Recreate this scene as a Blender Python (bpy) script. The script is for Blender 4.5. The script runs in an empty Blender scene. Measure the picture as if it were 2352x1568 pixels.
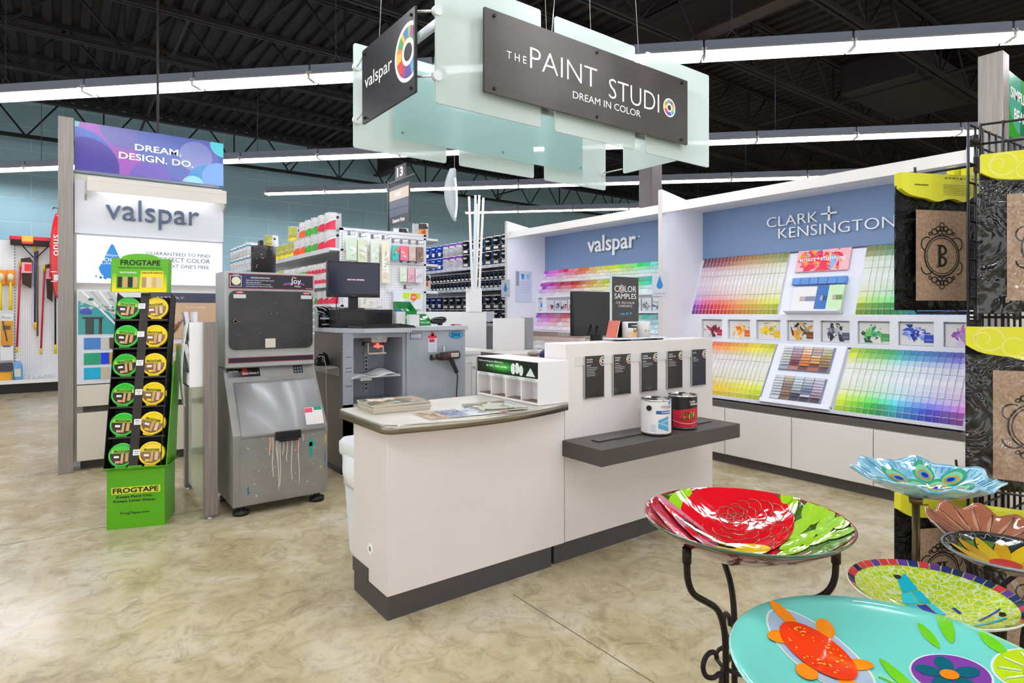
import bpy, bmesh, math, random
from mathutils import Vector, Matrix
S = bpy.context.scene
COL = S.collection
rad = math.radians
random.seed(7)

# ---------------------------------------------------------------- camera, world, exposure
TH = rad(36.8)
cam_d = bpy.data.cameras.new('camera'); cam = bpy.data.objects.new('camera', cam_d); COL.objects.link(cam)
cam.location = (0, 0, 1.35); cam.rotation_euler = (rad(90), 0, -TH)
cam_d.sensor_width = 36; cam_d.sensor_fit = 'HORIZONTAL'; cam_d.lens = 1380 / 2352 * 36
cam_d.shift_y = -68 / 2352; cam_d.clip_start = .02; cam_d.clip_end = 200
S.camera = cam
world = bpy.data.worlds.new('world'); S.world = world; world.use_nodes = True
bg = world.node_tree.nodes['Background']; bg.inputs[0].default_value = (1, .985, .97, 1); bg.inputs[1].default_value = 1.15
S.view_settings.view_transform = 'Standard'; S.view_settings.look = 'None'
S.view_settings.gamma = 1; S.view_settings.use_curve_mapping = False; S.view_settings.exposure = 0.62
TUBE_E = 28.0      # fluorescent tubes
LED_E = 3.6        # strips under the canopies of the colour displays

# ---------------------------------------------------------------- helpers
def lin(h):
    if not isinstance(h, str): return tuple(h)
    h = h.lstrip('#'); o = []
    for i in (0, 2, 4):
        v = int(h[i:i+2], 16) / 255
        o.append(v / 12.92 if v <= .04045 else ((v + .055) / 1.055) ** 2.4)
    return tuple(o)
_M = {}
def M(c, r=.5, metal=0, spec=.5, coat=0, emit=0, trans=0, alpha=1, ior=1.45, key=None):
    k = key or (c, r, metal, spec, coat, emit, trans, alpha, ior)
    if k in _M: return _M[k]
    m = bpy.data.materials.new('mat_' + str(len(_M))); m.use_nodes = True
    p = m.node_tree.nodes['Principled BSDF']; rgb = (*lin(c), 1)
    p.inputs['Base Color'].default_value = rgb; p.inputs['Roughness'].default_value = r; p.inputs['Metallic'].default_value = metal
    p.inputs['Specular IOR Level'].default_value = spec; p.inputs['Coat Weight'].default_value = coat
    p.inputs['Transmission Weight'].default_value = trans; p.inputs['Alpha'].default_value = alpha; p.inputs['IOR'].default_value = ior
    if emit: p.inputs['Emission Color'].default_value = rgb; p.inputs['Emission Strength'].default_value = emit
    m.diffuse_color = rgb; _M[k] = m
    return m
def nodes(m): return m.node_tree.nodes, m.node_tree.links, m.node_tree.nodes['Principled BSDF']
def tex_mat(key, c1, c2, scale=5, r=.5, metal=0, stretch=(1, 1, 1), detail=4, lo=.35, hi=.65, bump=0, spec=.5, coat=0, rough2=None):
    """two-colour noise material in object coordinates"""
    if key in _M: return _M[key]
    m = M(c1, r, metal, spec, coat, key=key); n, l, p = nodes(m)
    tc = n.new('ShaderNodeTexCoord'); mp = n.new('ShaderNodeMapping'); mp.inputs['Scale'].default_value = stretch
    nz = n.new('ShaderNodeTexNoise'); nz.inputs['Scale'].default_value = scale; nz.inputs['Detail'].default_value = detail
    cr = n.new('ShaderNodeValToRGB'); cr.color_ramp.elements[0].position = lo; cr.color_ramp.elements[1].position = hi
    cr.color_ramp.elements[0].color = (*lin(c1), 1); cr.color_ramp.elements[1].color = (*lin(c2), 1)
    l.new(tc.outputs['Object'], mp.inputs[0]); l.new(mp.outputs[0], nz.inputs['Vector']); l.new(nz.outputs['Fac'], cr.inputs[0]); l.new(cr.outputs[0], p.inputs['Base Color'])
    if bump:
        b = n.new('ShaderNodeBump'); b.inputs['Strength'].default_value = bump; b.inputs['Distance'].default_value = .01
        l.new(nz.outputs['Fac'], b.inputs['Height']); l.new(b.outputs[0], p.inputs['Normal'])
    return m
def attr_mat(key, r=.5, coat=0, spec=.5, metal=0):
    if key in _M: return _M[key]
    m = M('#ffffff', r, metal, spec, coat, key=key); n, l, p = nodes(m)
    a = n.new('ShaderNodeAttribute'); a.attribute_name = 'Col'; l.new(a.outputs['Color'], p.inputs['Base Color'])
    return m

W = {}
def setp(o, label=None, cat=None, group=None, kind=None):
    if label: o['label'] = label
    if cat: o['category'] = cat
    if group: o['group'] = group
    if kind: o['kind'] = kind
    return o
def T(name, label, cat, loc=(0, 0, 0), rz=0, group=None):
    o = bpy.data.objects.new(name, None); COL.objects.link(o); o.empty_display_size = .1
    o.location = loc; o.rotation_euler = (0, 0, rz)
    W[o.name] = Matrix.Translation(loc) @ Matrix.Rotation(rz, 4, 'Z')
    return setp(o, label, cat, group)

class B:
    """collects shapes in world (or local) coordinates into ONE mesh"""
    def __init__(s): s.bm = bmesh.new(); s.ms = []; s.cl = None
    def mi(s, m):
        if m not in s.ms: s.ms.append(m)
        return s.ms.index(m)
    def face(s, vs, m, smooth=False):
        try: f = s.bm.faces.new(vs)
        except ValueError: return None
        f.material_index = s.mi(m); f.smooth = smooth
        return f
    def poly(s, pts, m): return s.face([s.bm.verts.new(p) for p in pts], m)
    def box(s, x0, x1, y0, y1, z0, z1, m, bev=0, seg=2, f=None):
        v = [s.bm.verts.new(f(x, y, z) if f else (x, y, z)) for x in (x0, x1) for y in (y0, y1) for z in (z0, z1)]
        fs = [s.face([v[i] for i in q], m) for q in ((0, 1, 3, 2), (4, 6, 7, 5), (0, 4, 5, 1), (2, 3, 7, 6), (0, 2, 6, 4), (1, 5, 7, 3))]
        if bev:
            es = list({e for f_ in fs for e in f_.edges})
            r = bmesh.ops.bevel(s.bm, geom=es, offset=bev, segments=seg, affect='EDGES', profile=.5)
            for f_ in r['faces']: f_.material_index = s.mi(m); f_.smooth = True
        return s
    def obox(s, c, ax, ay, az, m, bev=0):
        """box centred on c with half-axis vectors ax, ay, az"""
        c, ax, ay, az = map(Vector, (c, ax, ay, az))
        return s.box(-1, 1, -1, 1, -1, 1, m, bev, 2, lambda x, y, z: c + ax*x + ay*y + az*z)
    def prism(s, pts, vec, m, m2=None, smooth=False):
        a = [s.bm.verts.new(p) for p in pts]; b = [s.bm.verts.new(Vector(p) + Vector(vec)) for p in pts]; n = len(a)
        s.face(a[::-1], m); s.face(b, m)
        for i in range(n): s.face([a[i], a[(i+1) % n], b[(i+1) % n], b[i]], m2 or m, smooth)
        return s
    def cyl(s, p, q, r, m, r2=None, n=16, caps=True, m2=None):
        p, q = Vector(p), Vector(q); d = (q - p); z = d.normalized(); x = z.orthogonal().normalized(); y = z.cross(x)
        r2 = r if r2 is None else r2
        cs = [(math.cos(2*math.pi*i/n), math.sin(2*math.pi*i/n)) for i in range(n)]
        a = [s.bm.verts.new(p + r*(x*u + y*w)) for u, w in cs]; b = [s.bm.verts.new(q + r2*(x*u + y*w)) for u, w in cs]
        for i in range(n): s.face([a[i], a[(i+1) % n], b[(i+1) % n], b[i]], m, True)
        if caps: s.face(a[::-1], m2 or m); s.face(b, m2 or m)
        return s
    def tube(s, pts, r, m, n=8, closed=False, r_end=None):
        P = [Vector(p) for p in pts]; k = len(P); rings = []; x = None
        for i in range(k):
            a = P[i-1] if (i or closed) else P[0]; c = P[(i+1) % k] if (i < k-1 or closed) else P[i]
            t = (c - a).normalized()
            if t.length == 0: t = Vector((0, 0, 1))
            x = (t.orthogonal() if x is None else x - t*x.dot(t)).normalized(); y = t.cross(x)
            rr = r if r_end is None else r + (r_end - r)*i/max(1, k-1)
            rings.append([s.bm.verts.new(P[i] + rr*(x*math.cos(2*math.pi*j/n) + y*math.sin(2*math.pi*j/n))) for j in range(n)])
        for i in range(k if closed else k-1):
            A, C = rings[i], rings[(i+1) % k]
            for j in range(n): s.face([A[j], A[(j+1) % n], C[(j+1) % n], C[j]], m, True)
        if not closed: s.face(rings[0][::-1], m); s.face(rings[-1], m)
        return s
    def lathe(s, prof, m, c=(0, 0, 0), n=32, mats=None, smooth=True):
        """prof: [(r,z)...]; mats: optional material per segment"""
        c = Vector(c); R = []
        for r, z in prof:
            if r < 1e-6: R.append([s.bm.verts.new(c + Vector((0, 0, z)))])
            else: R.append([s.bm.verts.new(c + Vector((r*math.cos(2*math.pi*j/n), r*math.sin(2*math.pi*j/n), z))) for j in range(n)])
        for i in range(len(R)-1):
            mm = mats[i] if mats else m
            flat = abs(prof[i][1] - prof[i+1][1]) < 1e-5
            for j in range(n):
                j2 = (j+1) % n; A, D = R[i], R[i+1]
                if len(A) == 1 and len(D) == 1: continue
                q = [A[0], D[j2], D[j]] if len(A) == 1 else [A[j], A[j2], D[0]] if len(D) == 1 else [A[j], A[j2], D[j2], D[j]]
                s.face(q, mm, smooth and not flat)
        return s
    def grid(s, f, nu, nv, m, smooth=True, close_u=False):
        V = [[s.bm.verts.new(f(i/nu, j/nv)) for j in range(nv+1)] for i in range(nu if close_u else nu+1)]
        for i in range(nu):
            for j in range(nv):
                i2 = (i+1) % len(V)
                mm = m(i, j) if callable(m) else m
                s.face([V[i][j], V[i2][j], V[i2][j+1], V[i][j+1]], mm, smooth)
        return s
    def disc(s, c, ux, uy, r, m, n=24, ry=None):
        c, ux, uy = map(Vector, (c, ux, uy)); ry = ry or r
        return s.poly([c + ux*r*math.cos(2*math.pi*i/n) + uy*ry*math.sin(2*math.pi*i/n) for i in range(n)], m)
    def text(s, t, o, ux, uy, w, h, m, ext=.0008, bold=0, al='l', sp=1.0):
        """text t, baseline box lower-left o (al='c': centre), fitted to width w and height h"""
        V, F = glyphs(t, bold, sp)
        ux, uy, o = Vector(ux), Vector(uy), Vector(o); nn = ux.cross(uy)
        xs = [v[0] for v in V]; ys = [v[1] for v in V]; x0, x1, y0, y1 = min(xs), max(xs), min(ys), max(ys)
        sx = (w/(x1-x0)) if w else h/(y1-y0); sy = (h/(y1-y0)) if h else sx
        if al == 'c': o = o - ux*(x1-x0)*sx/2 - uy*(y1-y0)*sy/2
        vs = [s.bm.verts.new(o + ux*(x-x0)*sx + uy*(y-y0)*sy + nn*(ext if z > 0 else 0)) for x, y, z in V]
        for f in F: s.face([vs[i] for i in f], m)
        return s
    def done(s, name, loc=(0, 0, 0), mat=None):
        me = bpy.data.meshes.new(name)
        if mat is not None: s.bm.transform(mat)
        s.bm.normal_update()
        bmesh.ops.recalc_face_normals(s.bm, faces=s.bm.faces) if not s.cl else None
        s.bm.to_mesh(me); s.bm.free()
        for m in s.ms: me.materials.append(m)
        o = bpy.data.objects.new(name, me); COL.objects.link(o)
        return o
_G = {}
def glyphs(t, bold, sp):
    k = (t, bold, sp)
    if k not in _G:
        c = bpy.data.curves.new('t', 'FONT'); c.body = t; c.extrude = .02; c.offset = bold; c.resolution_u = 3; c.space_character = sp
        o = bpy.data.objects.new('t', c); COL.objects.link(o)
        me = o.to_mesh(); V = [tuple(v.co) for v in me.vertices]; F = [tuple(p.vertices) for p in me.polygons]
        o.to_mesh_clear(); bpy.data.objects.remove(o); bpy.data.curves.remove(c); _G[k] = (V, F)
    return _G[k]

def part(b, name, par, label=None, local=False, kind=None):
    """finish b as a child of par (par: thing root, or a part for a sub-part)"""
    o = b.done(name, mat=None if local else W[par.name].inverted())
    o.parent = par; W[o.name] = W[par.name]
    if label: o['label'] = label
    if kind: o['kind'] = kind
    return o
def solo(b, name, label, cat, group=None, kind=None, base=None):
    """finish b (world coordinates) as a top-level thing with its origin at its base"""
    if base is None:
        xs = [v.co for v in b.bm.verts]
        base = ((min(v.x for v in xs)+max(v.x for v in xs))/2, (min(v.y for v in xs)+max(v.y for v in xs))/2, min(v.z for v in xs))
    o = b.done(name, mat=Matrix.Translation(base).inverted()); o.location = base; W[o.name] = Matrix.Translation(base)
    return setp(o, label, cat, group, kind)
def struct(b, name, par=None):
    o = b.done(name, mat=W[par.name].inverted() if par else None)
    if par: o.parent = par
    o['kind'] = 'structure'; W[o.name] = W[par.name] if par else Matrix()
    return o
def dup(root, loc, rz=None, label=None, group=None, cat=None):
    r = root.copy(); COL.objects.link(r); r.location = loc
    if rz is not None: r.rotation_euler = (0, 0, rz)
    setp(r, label, cat, group)
    for ch in list(root.children):
        c = ch.copy(); COL.objects.link(c); c.parent = r
        for g in ch.children:
            d = g.copy(); COL.objects.link(d); d.parent = c
    W[r.name] = Matrix.Translation(loc) @ Matrix.Rotation(r.rotation_euler.z, 4, 'Z')
    return r
def retint(root, old, new):
    """a copy of a thing whose meshes swap material old for new"""
    for o in [root] + list(root.children):
        if o.data and any(s is old for s in o.data.materials):
            o.data = o.data.copy()
            for i, s in enumerate(o.data.materials):
                if s is old: o.data.materials[i] = new
ORD = 'first second third fourth fifth sixth seventh eighth ninth tenth eleventh twelfth thirteenth fourteenth fifteenth sixteenth seventeenth eighteenth nineteenth twentieth'.split()
ORD += ['twenty-' + w for w in ORD[:9]] + ['thirtieth'] + ['thirty-' + w for w in ORD[:9]] + ['fortieth']
def smooth(pts, n=2):
    P = [Vector(p) for p in pts]
    for _ in range(n):
        Q = [P[0]]
        for a, c in zip(P, P[1:]): Q += [a*.75 + c*.25, a*.25 + c*.75]
        P = Q + [P[-1]]
    return P
X_, Y_, Z_ = Vector((1, 0, 0)), Vector((0, 1, 0)), Vector((0, 0, 1))

# common materials
WHITE = M('#e8e5e2', .38); WHITE2 = M('#eceaea', .4); GREYD = M('#4b4746', .5); STEELC = tex_mat('brushed', '#8d877a', '#aaa497', 3, .34, 1, (1, 1, 40))
BLACK = M('#161415', .4); BLACKG = M('#141214', .15); CHROME = M('#d8d8d8', .15, 1); BLUEP = M('#748db0', .45); PURE = M('#f6f6f6', .45)
CARD = attr_mat('card', .45)
# ================================================================ the setting
def concrete():
    m = M('#d2c29c', .22, key='concrete'); n, l, p = nodes(m)
    tc = n.new('ShaderNodeTexCoord')
    def noise(sc, det, dist, rough=.6):
        z = n.new('ShaderNodeTexNoise'); z.inputs['Scale'].default_value = sc; z.inputs['Detail'].default_value = det
        z.inputs['Distortion'].default_value = dist; z.inputs['Roughness'].default_value = rough; l.new(tc.outputs['Object'], z.inputs['Vector']); return z
    a, b, c = noise(2.1, 10, .7, .68), noise(7, 12, 1.1, .78), noise(.45, 4, .5)
    r1 = n.new('ShaderNodeValToRGB'); e = r1.color_ramp.elements
    e[0].position = .32; e[0].color = (*lin('#aa9973'), 1); e[1].position = .7; e[1].color = (*lin('#d6cdb8'), 1)
    k = e.new(.5); k.color = (*lin('#c0b18d'), 1); l.new(a.outputs['Fac'], r1.inputs[0])
    r2 = n.new('ShaderNodeValToRGB'); r2.color_ramp.elements[0].position = .36; r2.color_ramp.elements[0].color = (.45, .4, .33, 1)
    r2.color_ramp.elements[1].position = .52; r2.color_ramp.elements[1].color = (1, 1, 1, 1); l.new(b.outputs['Fac'], r2.inputs[0])
    mx = n.new('ShaderNodeMix'); mx.data_type = 'RGBA'; mx.blend_type = 'MULTIPLY'; mx.inputs[0].default_value = .62
    l.new(r1.outputs[0], mx.inputs[6]); l.new(r2.outputs[0], mx.inputs[7])
    r3 = n.new('ShaderNodeValToRGB'); r3.color_ramp.elements[0].color = (.9, .89, .86, 1); r3.color_ramp.elements[1].color = (1.05, 1.06, 1.09, 1)
    r3.color_ramp.elements[0].position = .35; r3.color_ramp.elements[1].position = .65; l.new(c.outputs['Fac'], r3.inputs[0])
    m2 = n.new('ShaderNodeMix'); m2.data_type = 'RGBA'; m2.blend_type = 'MULTIPLY'; m2.inputs[0].default_value = 1
    l.new(mx.outputs[2], m2.inputs[6]); l.new(r3.outputs[0], m2.inputs[7]); l.new(m2.outputs[2], p.inputs['Base Color'])
    rr = n.new('ShaderNodeMapRange'); rr.inputs['To Min'].default_value = .13; rr.inputs['To Max'].default_value = .27
    l.new(b.outputs['Fac'], rr.inputs['Value']); l.new(rr.outputs[0], p.inputs['Roughness'])
    return m
b = B(); b.box(-12, 26, -9, 13.9, -.1, 0, concrete()); struct(b, 'floor')
JOINT = M('#6f5f44', .7)
b = B(); b.box(1.722, 1.727, -1, 2.3, 0, .0006, JOINT); struct(b, 'trim_1')
b = B(); b.box(-3, .82, 4.548, 4.553, 0, .0006, JOINT); struct(b, 'trim_2')

def block_wall():
    m = M('#7fb4bd', .55, key='block'); n, l, p = nodes(m)
    tc = n.new('ShaderNodeTexCoord'); sx = n.new('ShaderNodeSeparateXYZ'); cb = n.new('ShaderNodeCombineXYZ')
    l.new(tc.outputs['Object'], sx.inputs[0]); l.new(sx.outputs[0], cb.inputs[0]); l.new(sx.outputs[2], cb.inputs[1])
    bk = n.new('ShaderNodeTexBrick'); bk.inputs['Scale'].default_value = 1; bk.inputs['Brick Width'].default_value = .9; bk.inputs['Row Height'].default_value = .42
    bk.inputs['Mortar Size'].default_value = .012; bk.inputs['Mortar Smooth'].default_value = .6
    bk.inputs['Color1'].default_value = (*lin('#94bac8'), 1); bk.inputs['Color2'].default_value = (*lin('#99bdca'), 1); bk.inputs['Mortar'].default_value = (*lin('#b3d0d4'), 1)
    l.new(cb.outputs[0], bk.inputs['Vector']); l.new(bk.outputs['Color'], p.inputs['Base Color'])
    bp = n.new('ShaderNodeBump'); bp.inputs['Strength'].default_value = .5; bp.inputs['Distance'].default_value = .012; bp.invert = True
    l.new(bk.outputs['Fac'], bp.inputs['Height']); l.new(bp.outputs[0], p.inputs['Normal'])
    return m
b = B(); b.box(-12, 26, 13.7, 13.9, 0, 5.3, block_wall()); struct(b, 'wall_back')
b = B(); b.box(26, 26.2, -9, 13.9, 0, 5.3, M('#4b6a70', .6)); struct(b, 'wall_right')
# ribbed roof deck, ribs along Y
DECK = M('#1d1718', .75); JOI = M('#1c1718', .65)
b = B(); x = -12; pts = []
while x < 26: pts += [(x, 5.15), (x+.09, 5.15), (x+.11, 5.2), (x+.18, 5.2)]; x += .2
va = [b.bm.verts.new((q[0], -9, q[1])) for q in pts]; vb = [b.bm.verts.new((q[0], 13.9, q[1])) for q in pts]
for i in range(len(pts)-1): b.face([va[i], vb[i], vb[i+1], va[i+1]], DECK)
b.box(-12, 26, -9, 13.9, 5.24, 5.34, DECK)
b.cl = True; struct(b, 'ceiling')
# open-web roof joists along X, a girder along Y with its column
def joist(y, x0, x1, zb=4.5, zt=5.12, n=1.1):
    b = B()
    for z in (zb, zt):
        b.box(x0, x1, y-.05, y-.012, z-.025, z+.025, JOI); b.box(x0, x1, y+.012, y+.05, z-.025, z+.025, JOI)
    x = x0; k = 0
    while x < x1 - n/2:
        b.cyl((x, y, zb), (x+n/2, y, zt), .016, JOI, n=6); b.cyl((x+n/2, y, zt), (x+n, y, zb), .016, JOI, n=6)
        if k % 2 == 0: b.box(x-.012, x+.012, y-.012, y+.012, zb, zt, JOI)
        x += n; k += 1
    return struct(b, 'roof_joist')
for i in range(8): joist(1.6 + 1.4*i, -6, 18)
joist(13.2, -6, 18, 4.35)
b = B(); G = M('#3a3030', .55)
b.box(6.0, 6.22, -4, 13.6, 4.62, 4.65, G); b.box(6.1, 6.12, -4, 13.6, 4.65, 5.1, G); b.box(6.0, 6.22, -4, 13.6, 5.08, 5.12, G); struct(b, 'roof_girder')
b = B(); G2 = M('#5d5453', .5); b.box(5.99, 6.2, 5.05, 5.26, 0, 4.62, G2, .01); b.box(5.94, 6.25, 5.0, 5.31, 4.56, 4.62, G2); struct(b, 'column')
for xx in (1.1, 3.9, 9.5):
    b = B(); b.cyl((xx, 0, 4.54), (xx, 13.5, 4.54), .018, JOI, n=6); struct(b, 'roof_bridging')
# duct between the joists
b = B(); b.box(9.2, 11.2, 3.2, 4.2, 4.55, 5.0, M('#241d20', .6), .02); solo(b, 'roof_unit', 'dark square rooftop unit hanging under the black roof deck at right', 'duct')

# ================================================================ strip lights, diagonal rows
TUBE = M('#f8faff', .5, emit=TUBE_E, key='tube'); SPINE = M('#8f97aa', .4); REFL = M('#f4f2ee', .35)
LZ = 3.57
def make_light():
    t = T('strip_light', 'white fluorescent strip light', 'strip light', (0, 0, 0), 0, 'fluorescent strip lights under the roof')
    b = B(); b.box(-.603, .603, -.055, .055, .075, .155, SPINE, .006); part(b, 'housing', t)
    b = B()
    for sg in (-1, 1):
        b.prism([(-.603, sg*.05, .085), (-.603, sg*.13, .035), (-.603, sg*.13, .03), (-.603, sg*.05, .075)], (1.206, 0, 0), REFL)
    part(b, 'reflector', t)
    for sg in (-1, 1):
        b = B(); b.cyl((-.585, sg*.045, .045), (.585, sg*.045, .045), .0165, TUBE, n=10); part(b, 'tube', t)
    for sg in (-1, 1):
        b = B(); b.box(sg*.595-.006, sg*.595+.006, -.075, .075, .015, .085, REFL); part(b, 'end_clip', t)
    return t
def chain(b, x, y, z0, z1, m, link=.04):
    z = z0; k = 0
    while z < z1:
        d = .008
        u = (X_ if k % 2 else Y_)*d
        q = [Vector((x, y, z)) - u, Vector((x, y, z+link*.6)) - u, Vector((x, y, z+link*.6)) + u, Vector((x, y, z)) + u]
        b.tube(q, .0022, m, n=4, closed=True); z += link*.8; k += 1
    return b
proto = make_light(); first = True; CH = M('#5a6478', .4, .6)
DIAG = rad(-45); stp = 1.22/math.sqrt(2)
ROWS = [(7.76, -.22-stp*1.5, 10, 'nearest row'), (11.75, -1.3, 14, 'second row'), (15.15, 3.12, 9, 'third row of lights'), (18.95, 7.35, 7, 'farthest short row')]
ROWS += [(3.9, -2.6, 9, 'row behind the camera'), (.0, -3.6, 9, 'row far behind the camera')]
for ri, (sm, x0, n, nm) in enumerate(ROWS):
    for i in range(n):
        x = x0 + stp*(i + .5); y = sm - x
        lab = 'white strip light, %s from the left in the %s' % (ORD[i], nm)
        if first: o = proto; o.location = (x, y, LZ); o.rotation_euler = (0, 0, DIAG); o['label'] = lab; first = False
        else: o = dup(proto, (x, y, LZ), DIAG, lab)
        if i % 3 == 1 and ri < 4:
            b = B(); xx, yy = x - stp*.3, y + stp*.3
            if ri == 0:
                chain(b, xx, yy, LZ+.25, 5.0, CH); b.tube([(xx-.05, yy+.05, LZ+.155), (xx, yy, LZ+.25), (xx+.05, yy-.05, LZ+.155)], .003, CH, n=5)
            else: b.cyl((xx, yy, LZ+.155), (xx, yy, 5.0), .004, CH, n=6)
            solo(b, 'hanging_chain', 'thin chain holding up the %s strip light of the %s' % (ORD[i], nm), 'chain', 'chains of the strip lights')
# ================================================================ colour display wall along X = 4.74
import colorsys
def hsv(h, s, v):
    return tuple((c/12.92 if c <= .04045 else ((c+.055)/1.055)**2.4) for c in colorsys.hsv_to_rgb(h % 1, min(1, max(0, s)), min(1, v)))
def hexhsv(h):
    h = h.lstrip('#'); return colorsys.rgb_to_hsv(*(int(h[i:i+2], 16)/255 for i in (0, 2, 4)))
def cname(h, s, v):
    h = (h % 1)*360
    if s < .1: return 'white' if v > .85 else 'pale grey' if v > .6 else 'grey' if v > .35 else 'charcoal'
    nm = ('red' if h < 12 or h > 350 else 'orange' if h < 38 else 'yellow' if h < 66 else 'lime' if h < 95 else 'green' if h < 155 else 'teal' if h < 190
          else 'blue' if h < 245 else 'purple' if h < 290 else 'magenta' if h < 325 else 'pink')
    if nm == 'orange' and v < .6: nm = 'brown'
    return ('pale ' if s < .35 and v > .8 else 'dull ' if s < .45 and v < .85 else 'dark ' if v < .5 else 'vivid ' if s > .75 else '') + nm
CARDM = attr_mat('card', .45)
def setcol(me, cols):
    a = me.color_attributes.new('Col', 'FLOAT_COLOR', 'CORNER')
    for p, c in zip(me.polygons, cols):
        for li in p.loop_indices: a.data[li].color = (*c, 1)
def card_obj(name, corners, n, sw, label, group, cat='paint chip', th=.0015, lift=0):
    """card of len(sw) swatches between corners (top-left, top-right, bottom-left); n = facing normal; white line above the last swatch"""
    tl, tr, bl = map(Vector, corners); n = Vector(n).normalized(); u = tr - tl; d = bl - tl; k = len(sw)
    V = []; F = []; C = []
    base = tl + d*.5 + u*.5
    cuts = [0]
    for i in range(k): cuts.append((i+1)/k)
    rows = []
    for i, t in enumerate(cuts):
        bow = n*(.006*math.sin(math.pi*t))
        rows.append((len(V), len(V)+1)); V += [tl + d*t + n*th + bow - base, tr + d*t + n*(th+lift) + bow - base]
    for i in range(k):
        a, b_ = rows[i], rows[i+1]; F.append((a[0], b_[0], b_[1], a[1])); C.append(sw[i])
        if k > 2 and i == k-1:      # white dividing line
            s0 = len(V); e = .06
            for q in (0, e):
                t = cuts[i] + q/k; bow = n*(.006*math.sin(math.pi*t))
                V += [tl + d*t + n*(th+.0006) + bow - base, tr + d*t + n*(th+lift+.0006) + bow - base]
            F.append((s0, s0+2, s0+3, s0+1)); C.append((.85, .85, .88))
    r0 = rows[0]; r1 = rows[-1]; s0 = len(V)
    V += [tl - base, tr - base, bl - base, tr + d - base]; wc = (.75, .75, .78)
    F += [(r0[0], r0[1], s0+1, s0), (r1[1], r1[0], s0+2, s0+3), (s0, s0+1, s0+3, s0+2)]; C += [wc]*3
    F += [tuple([s0] + [s0+2] + [r[0] for r in rows[::-1]]), tuple([s0+3, s0+1] + [r[1] for r in rows])]; C += [wc]*2
    me = bpy.data.meshes.new(name); me.from_pydata([tuple(v) for v in V], [], F); setcol(me, C); me.materials.append(CARDM)
    o = bpy.data.objects.new(name, me); COL.objects.link(o); o.location = base
    return setp(o, label, cat, group)

DW = M('#e6e8f0', .4); DLED = M('#e6ecff', .5, emit=LED_E, key='led'); DBASE = M('#e7e3df', .38)
XF, XB = 4.737, 5.36
YA, YM, YE = 6.40, 3.835, 1.36      # left end, joint, right end
def bay(y0, y1, label, right_panel):
    """y0 = far (left) end, y1 = near (right) end"""
    t = T('color_display', label, 'paint display', (XF, (y0+y1)/2, 0))
    b = B(); b.box(XF, 5.5, y1, y0, .08, .50, DBASE); b.box(5.42, 5.5, y1, y0, .5, 2.40, DW); part(b, 'cabinet', t)
    b = B(); b.box(XF+.02, 5.4, y1, y0, 0, .08, GREYD); part(b, 'kick_plate', t)
    b = B(); b.box(XF-.012, 5.4, y1, y0, .502, .552, M('#57524f', .4)); part(b, 'ledge', t)
    return t
def beam(t, y0, y1):
    b = B()
    b.prism([(XF-.03, y1, 2.32), (XF-.03, y0, 2.32), (XF-.005, y0, 2.41), (XF-.005, y1, 2.41)], (.05, 0, 0), M('#dedad4', .4))
    b.box(XF+.02, 5.42, y1, y0, 2.385, 2.41, DW); part(b, 'canopy', t)
    for k in range(2):
        a, c = y0-.08-(y0-y1-.16)*k/2, y0-.08-(y0-y1-.16)*(k+1)/2
        b = B(); b.box(XF+.03, XF+.09, c+.03, a-.03, 2.355, 2.384, DLED); part(b, 'led_strip', t)
def side_panel(t, y, th=.045):
    b = B(); b.prism([(XF-.03, y, 0), (XF-.03, y, 2.55), (5.5, y, 2.42), (5.5, y, 0)], (0, th, 0), DW); b.box(XF-.034, XF-.03, y, y+th, 0, 2.55, M('#cfcac4', .4))
    part(b, 'side_panel', t)
def rack(t, y0, y1, P0, P1, name, m=DW):
    (xa, za), (xb, zb) = P0, P1
    b = B(); b.prism([(xa, y1, za-.012), (xb, y1, zb-.012), (5.42, y1, zb-.012), (5.42, y1, za-.012)], (0, y0-y1, 0), m)
    b.box(xa-.022, xa, y1, y0, za-.02, za+.006, m); part(b, name, t)

# ---- far bay: "valspar"
t = bay(YM+.05, YA, '', None) if False else bay(YA, YM+.045, 'white paint display with small square chips, farther of the two', None)
VAL = t
side_panel(t, YA-.0); side_panel(t, YM)
beam(t, YA, YM+.045)
b = B(); b.box(5.36, 5.42, YM+.045, YA, 1.9, 2.386, BLUEP); part(b, 'blue_panel', t)
b = B(); b.text('valspar', (5.345, 5.53, 2.036), -Y_, Z_, .80, .262, PURE, ext=.016, bold=.012); b.disc((5.34, 4.69, 2.222), -Y_, Z_, .011, PURE, 12); part(b, 'raised_lettering', t)
VU = ((5.225, 1.565), (5.355, 1.92)); VL = ((4.80, .60), (5.24, 1.335))
rack(t, YA, YM+.045, *VU, 'upper_chip_rack'); rack(t, YA, YM+.045, *VL, 'lower_chip_rack')
b = B(); yy = YM+.045
b.box(5.26, 5.42, yy, YA, 1.335, 1.565, DW)
for z0, z1 in ((1.335, 1.362), (1.54, 1.565)): b.box(5.205, 5.26, yy, YA, z0, z1, DW)
ys = [(YA-.03, YA-.13), (YA-.21, 5.66), (5.55, 4.95), (4.86, 4.25), (4.16, yy+.02)]
edges = [YA] + [e for p in ys for e in p] + [yy]
for i in range(0, len(edges), 2): b.box(5.205, 5.26, edges[i+1], edges[i], 1.362, 1.54, DW)
part(b, 'pocket_frame', t)
def lerp(P, k): return Vector((P[0][0] + (P[1][0]-P[0][0])*k, 0, P[0][1] + (P[1][1]-P[0][1])*k))
def rack_n(P): return Vector((-(P[1][1]-P[0][1]), 0, P[1][0]-P[0][0])).normalized()
rnd = random.Random(3)
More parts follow.
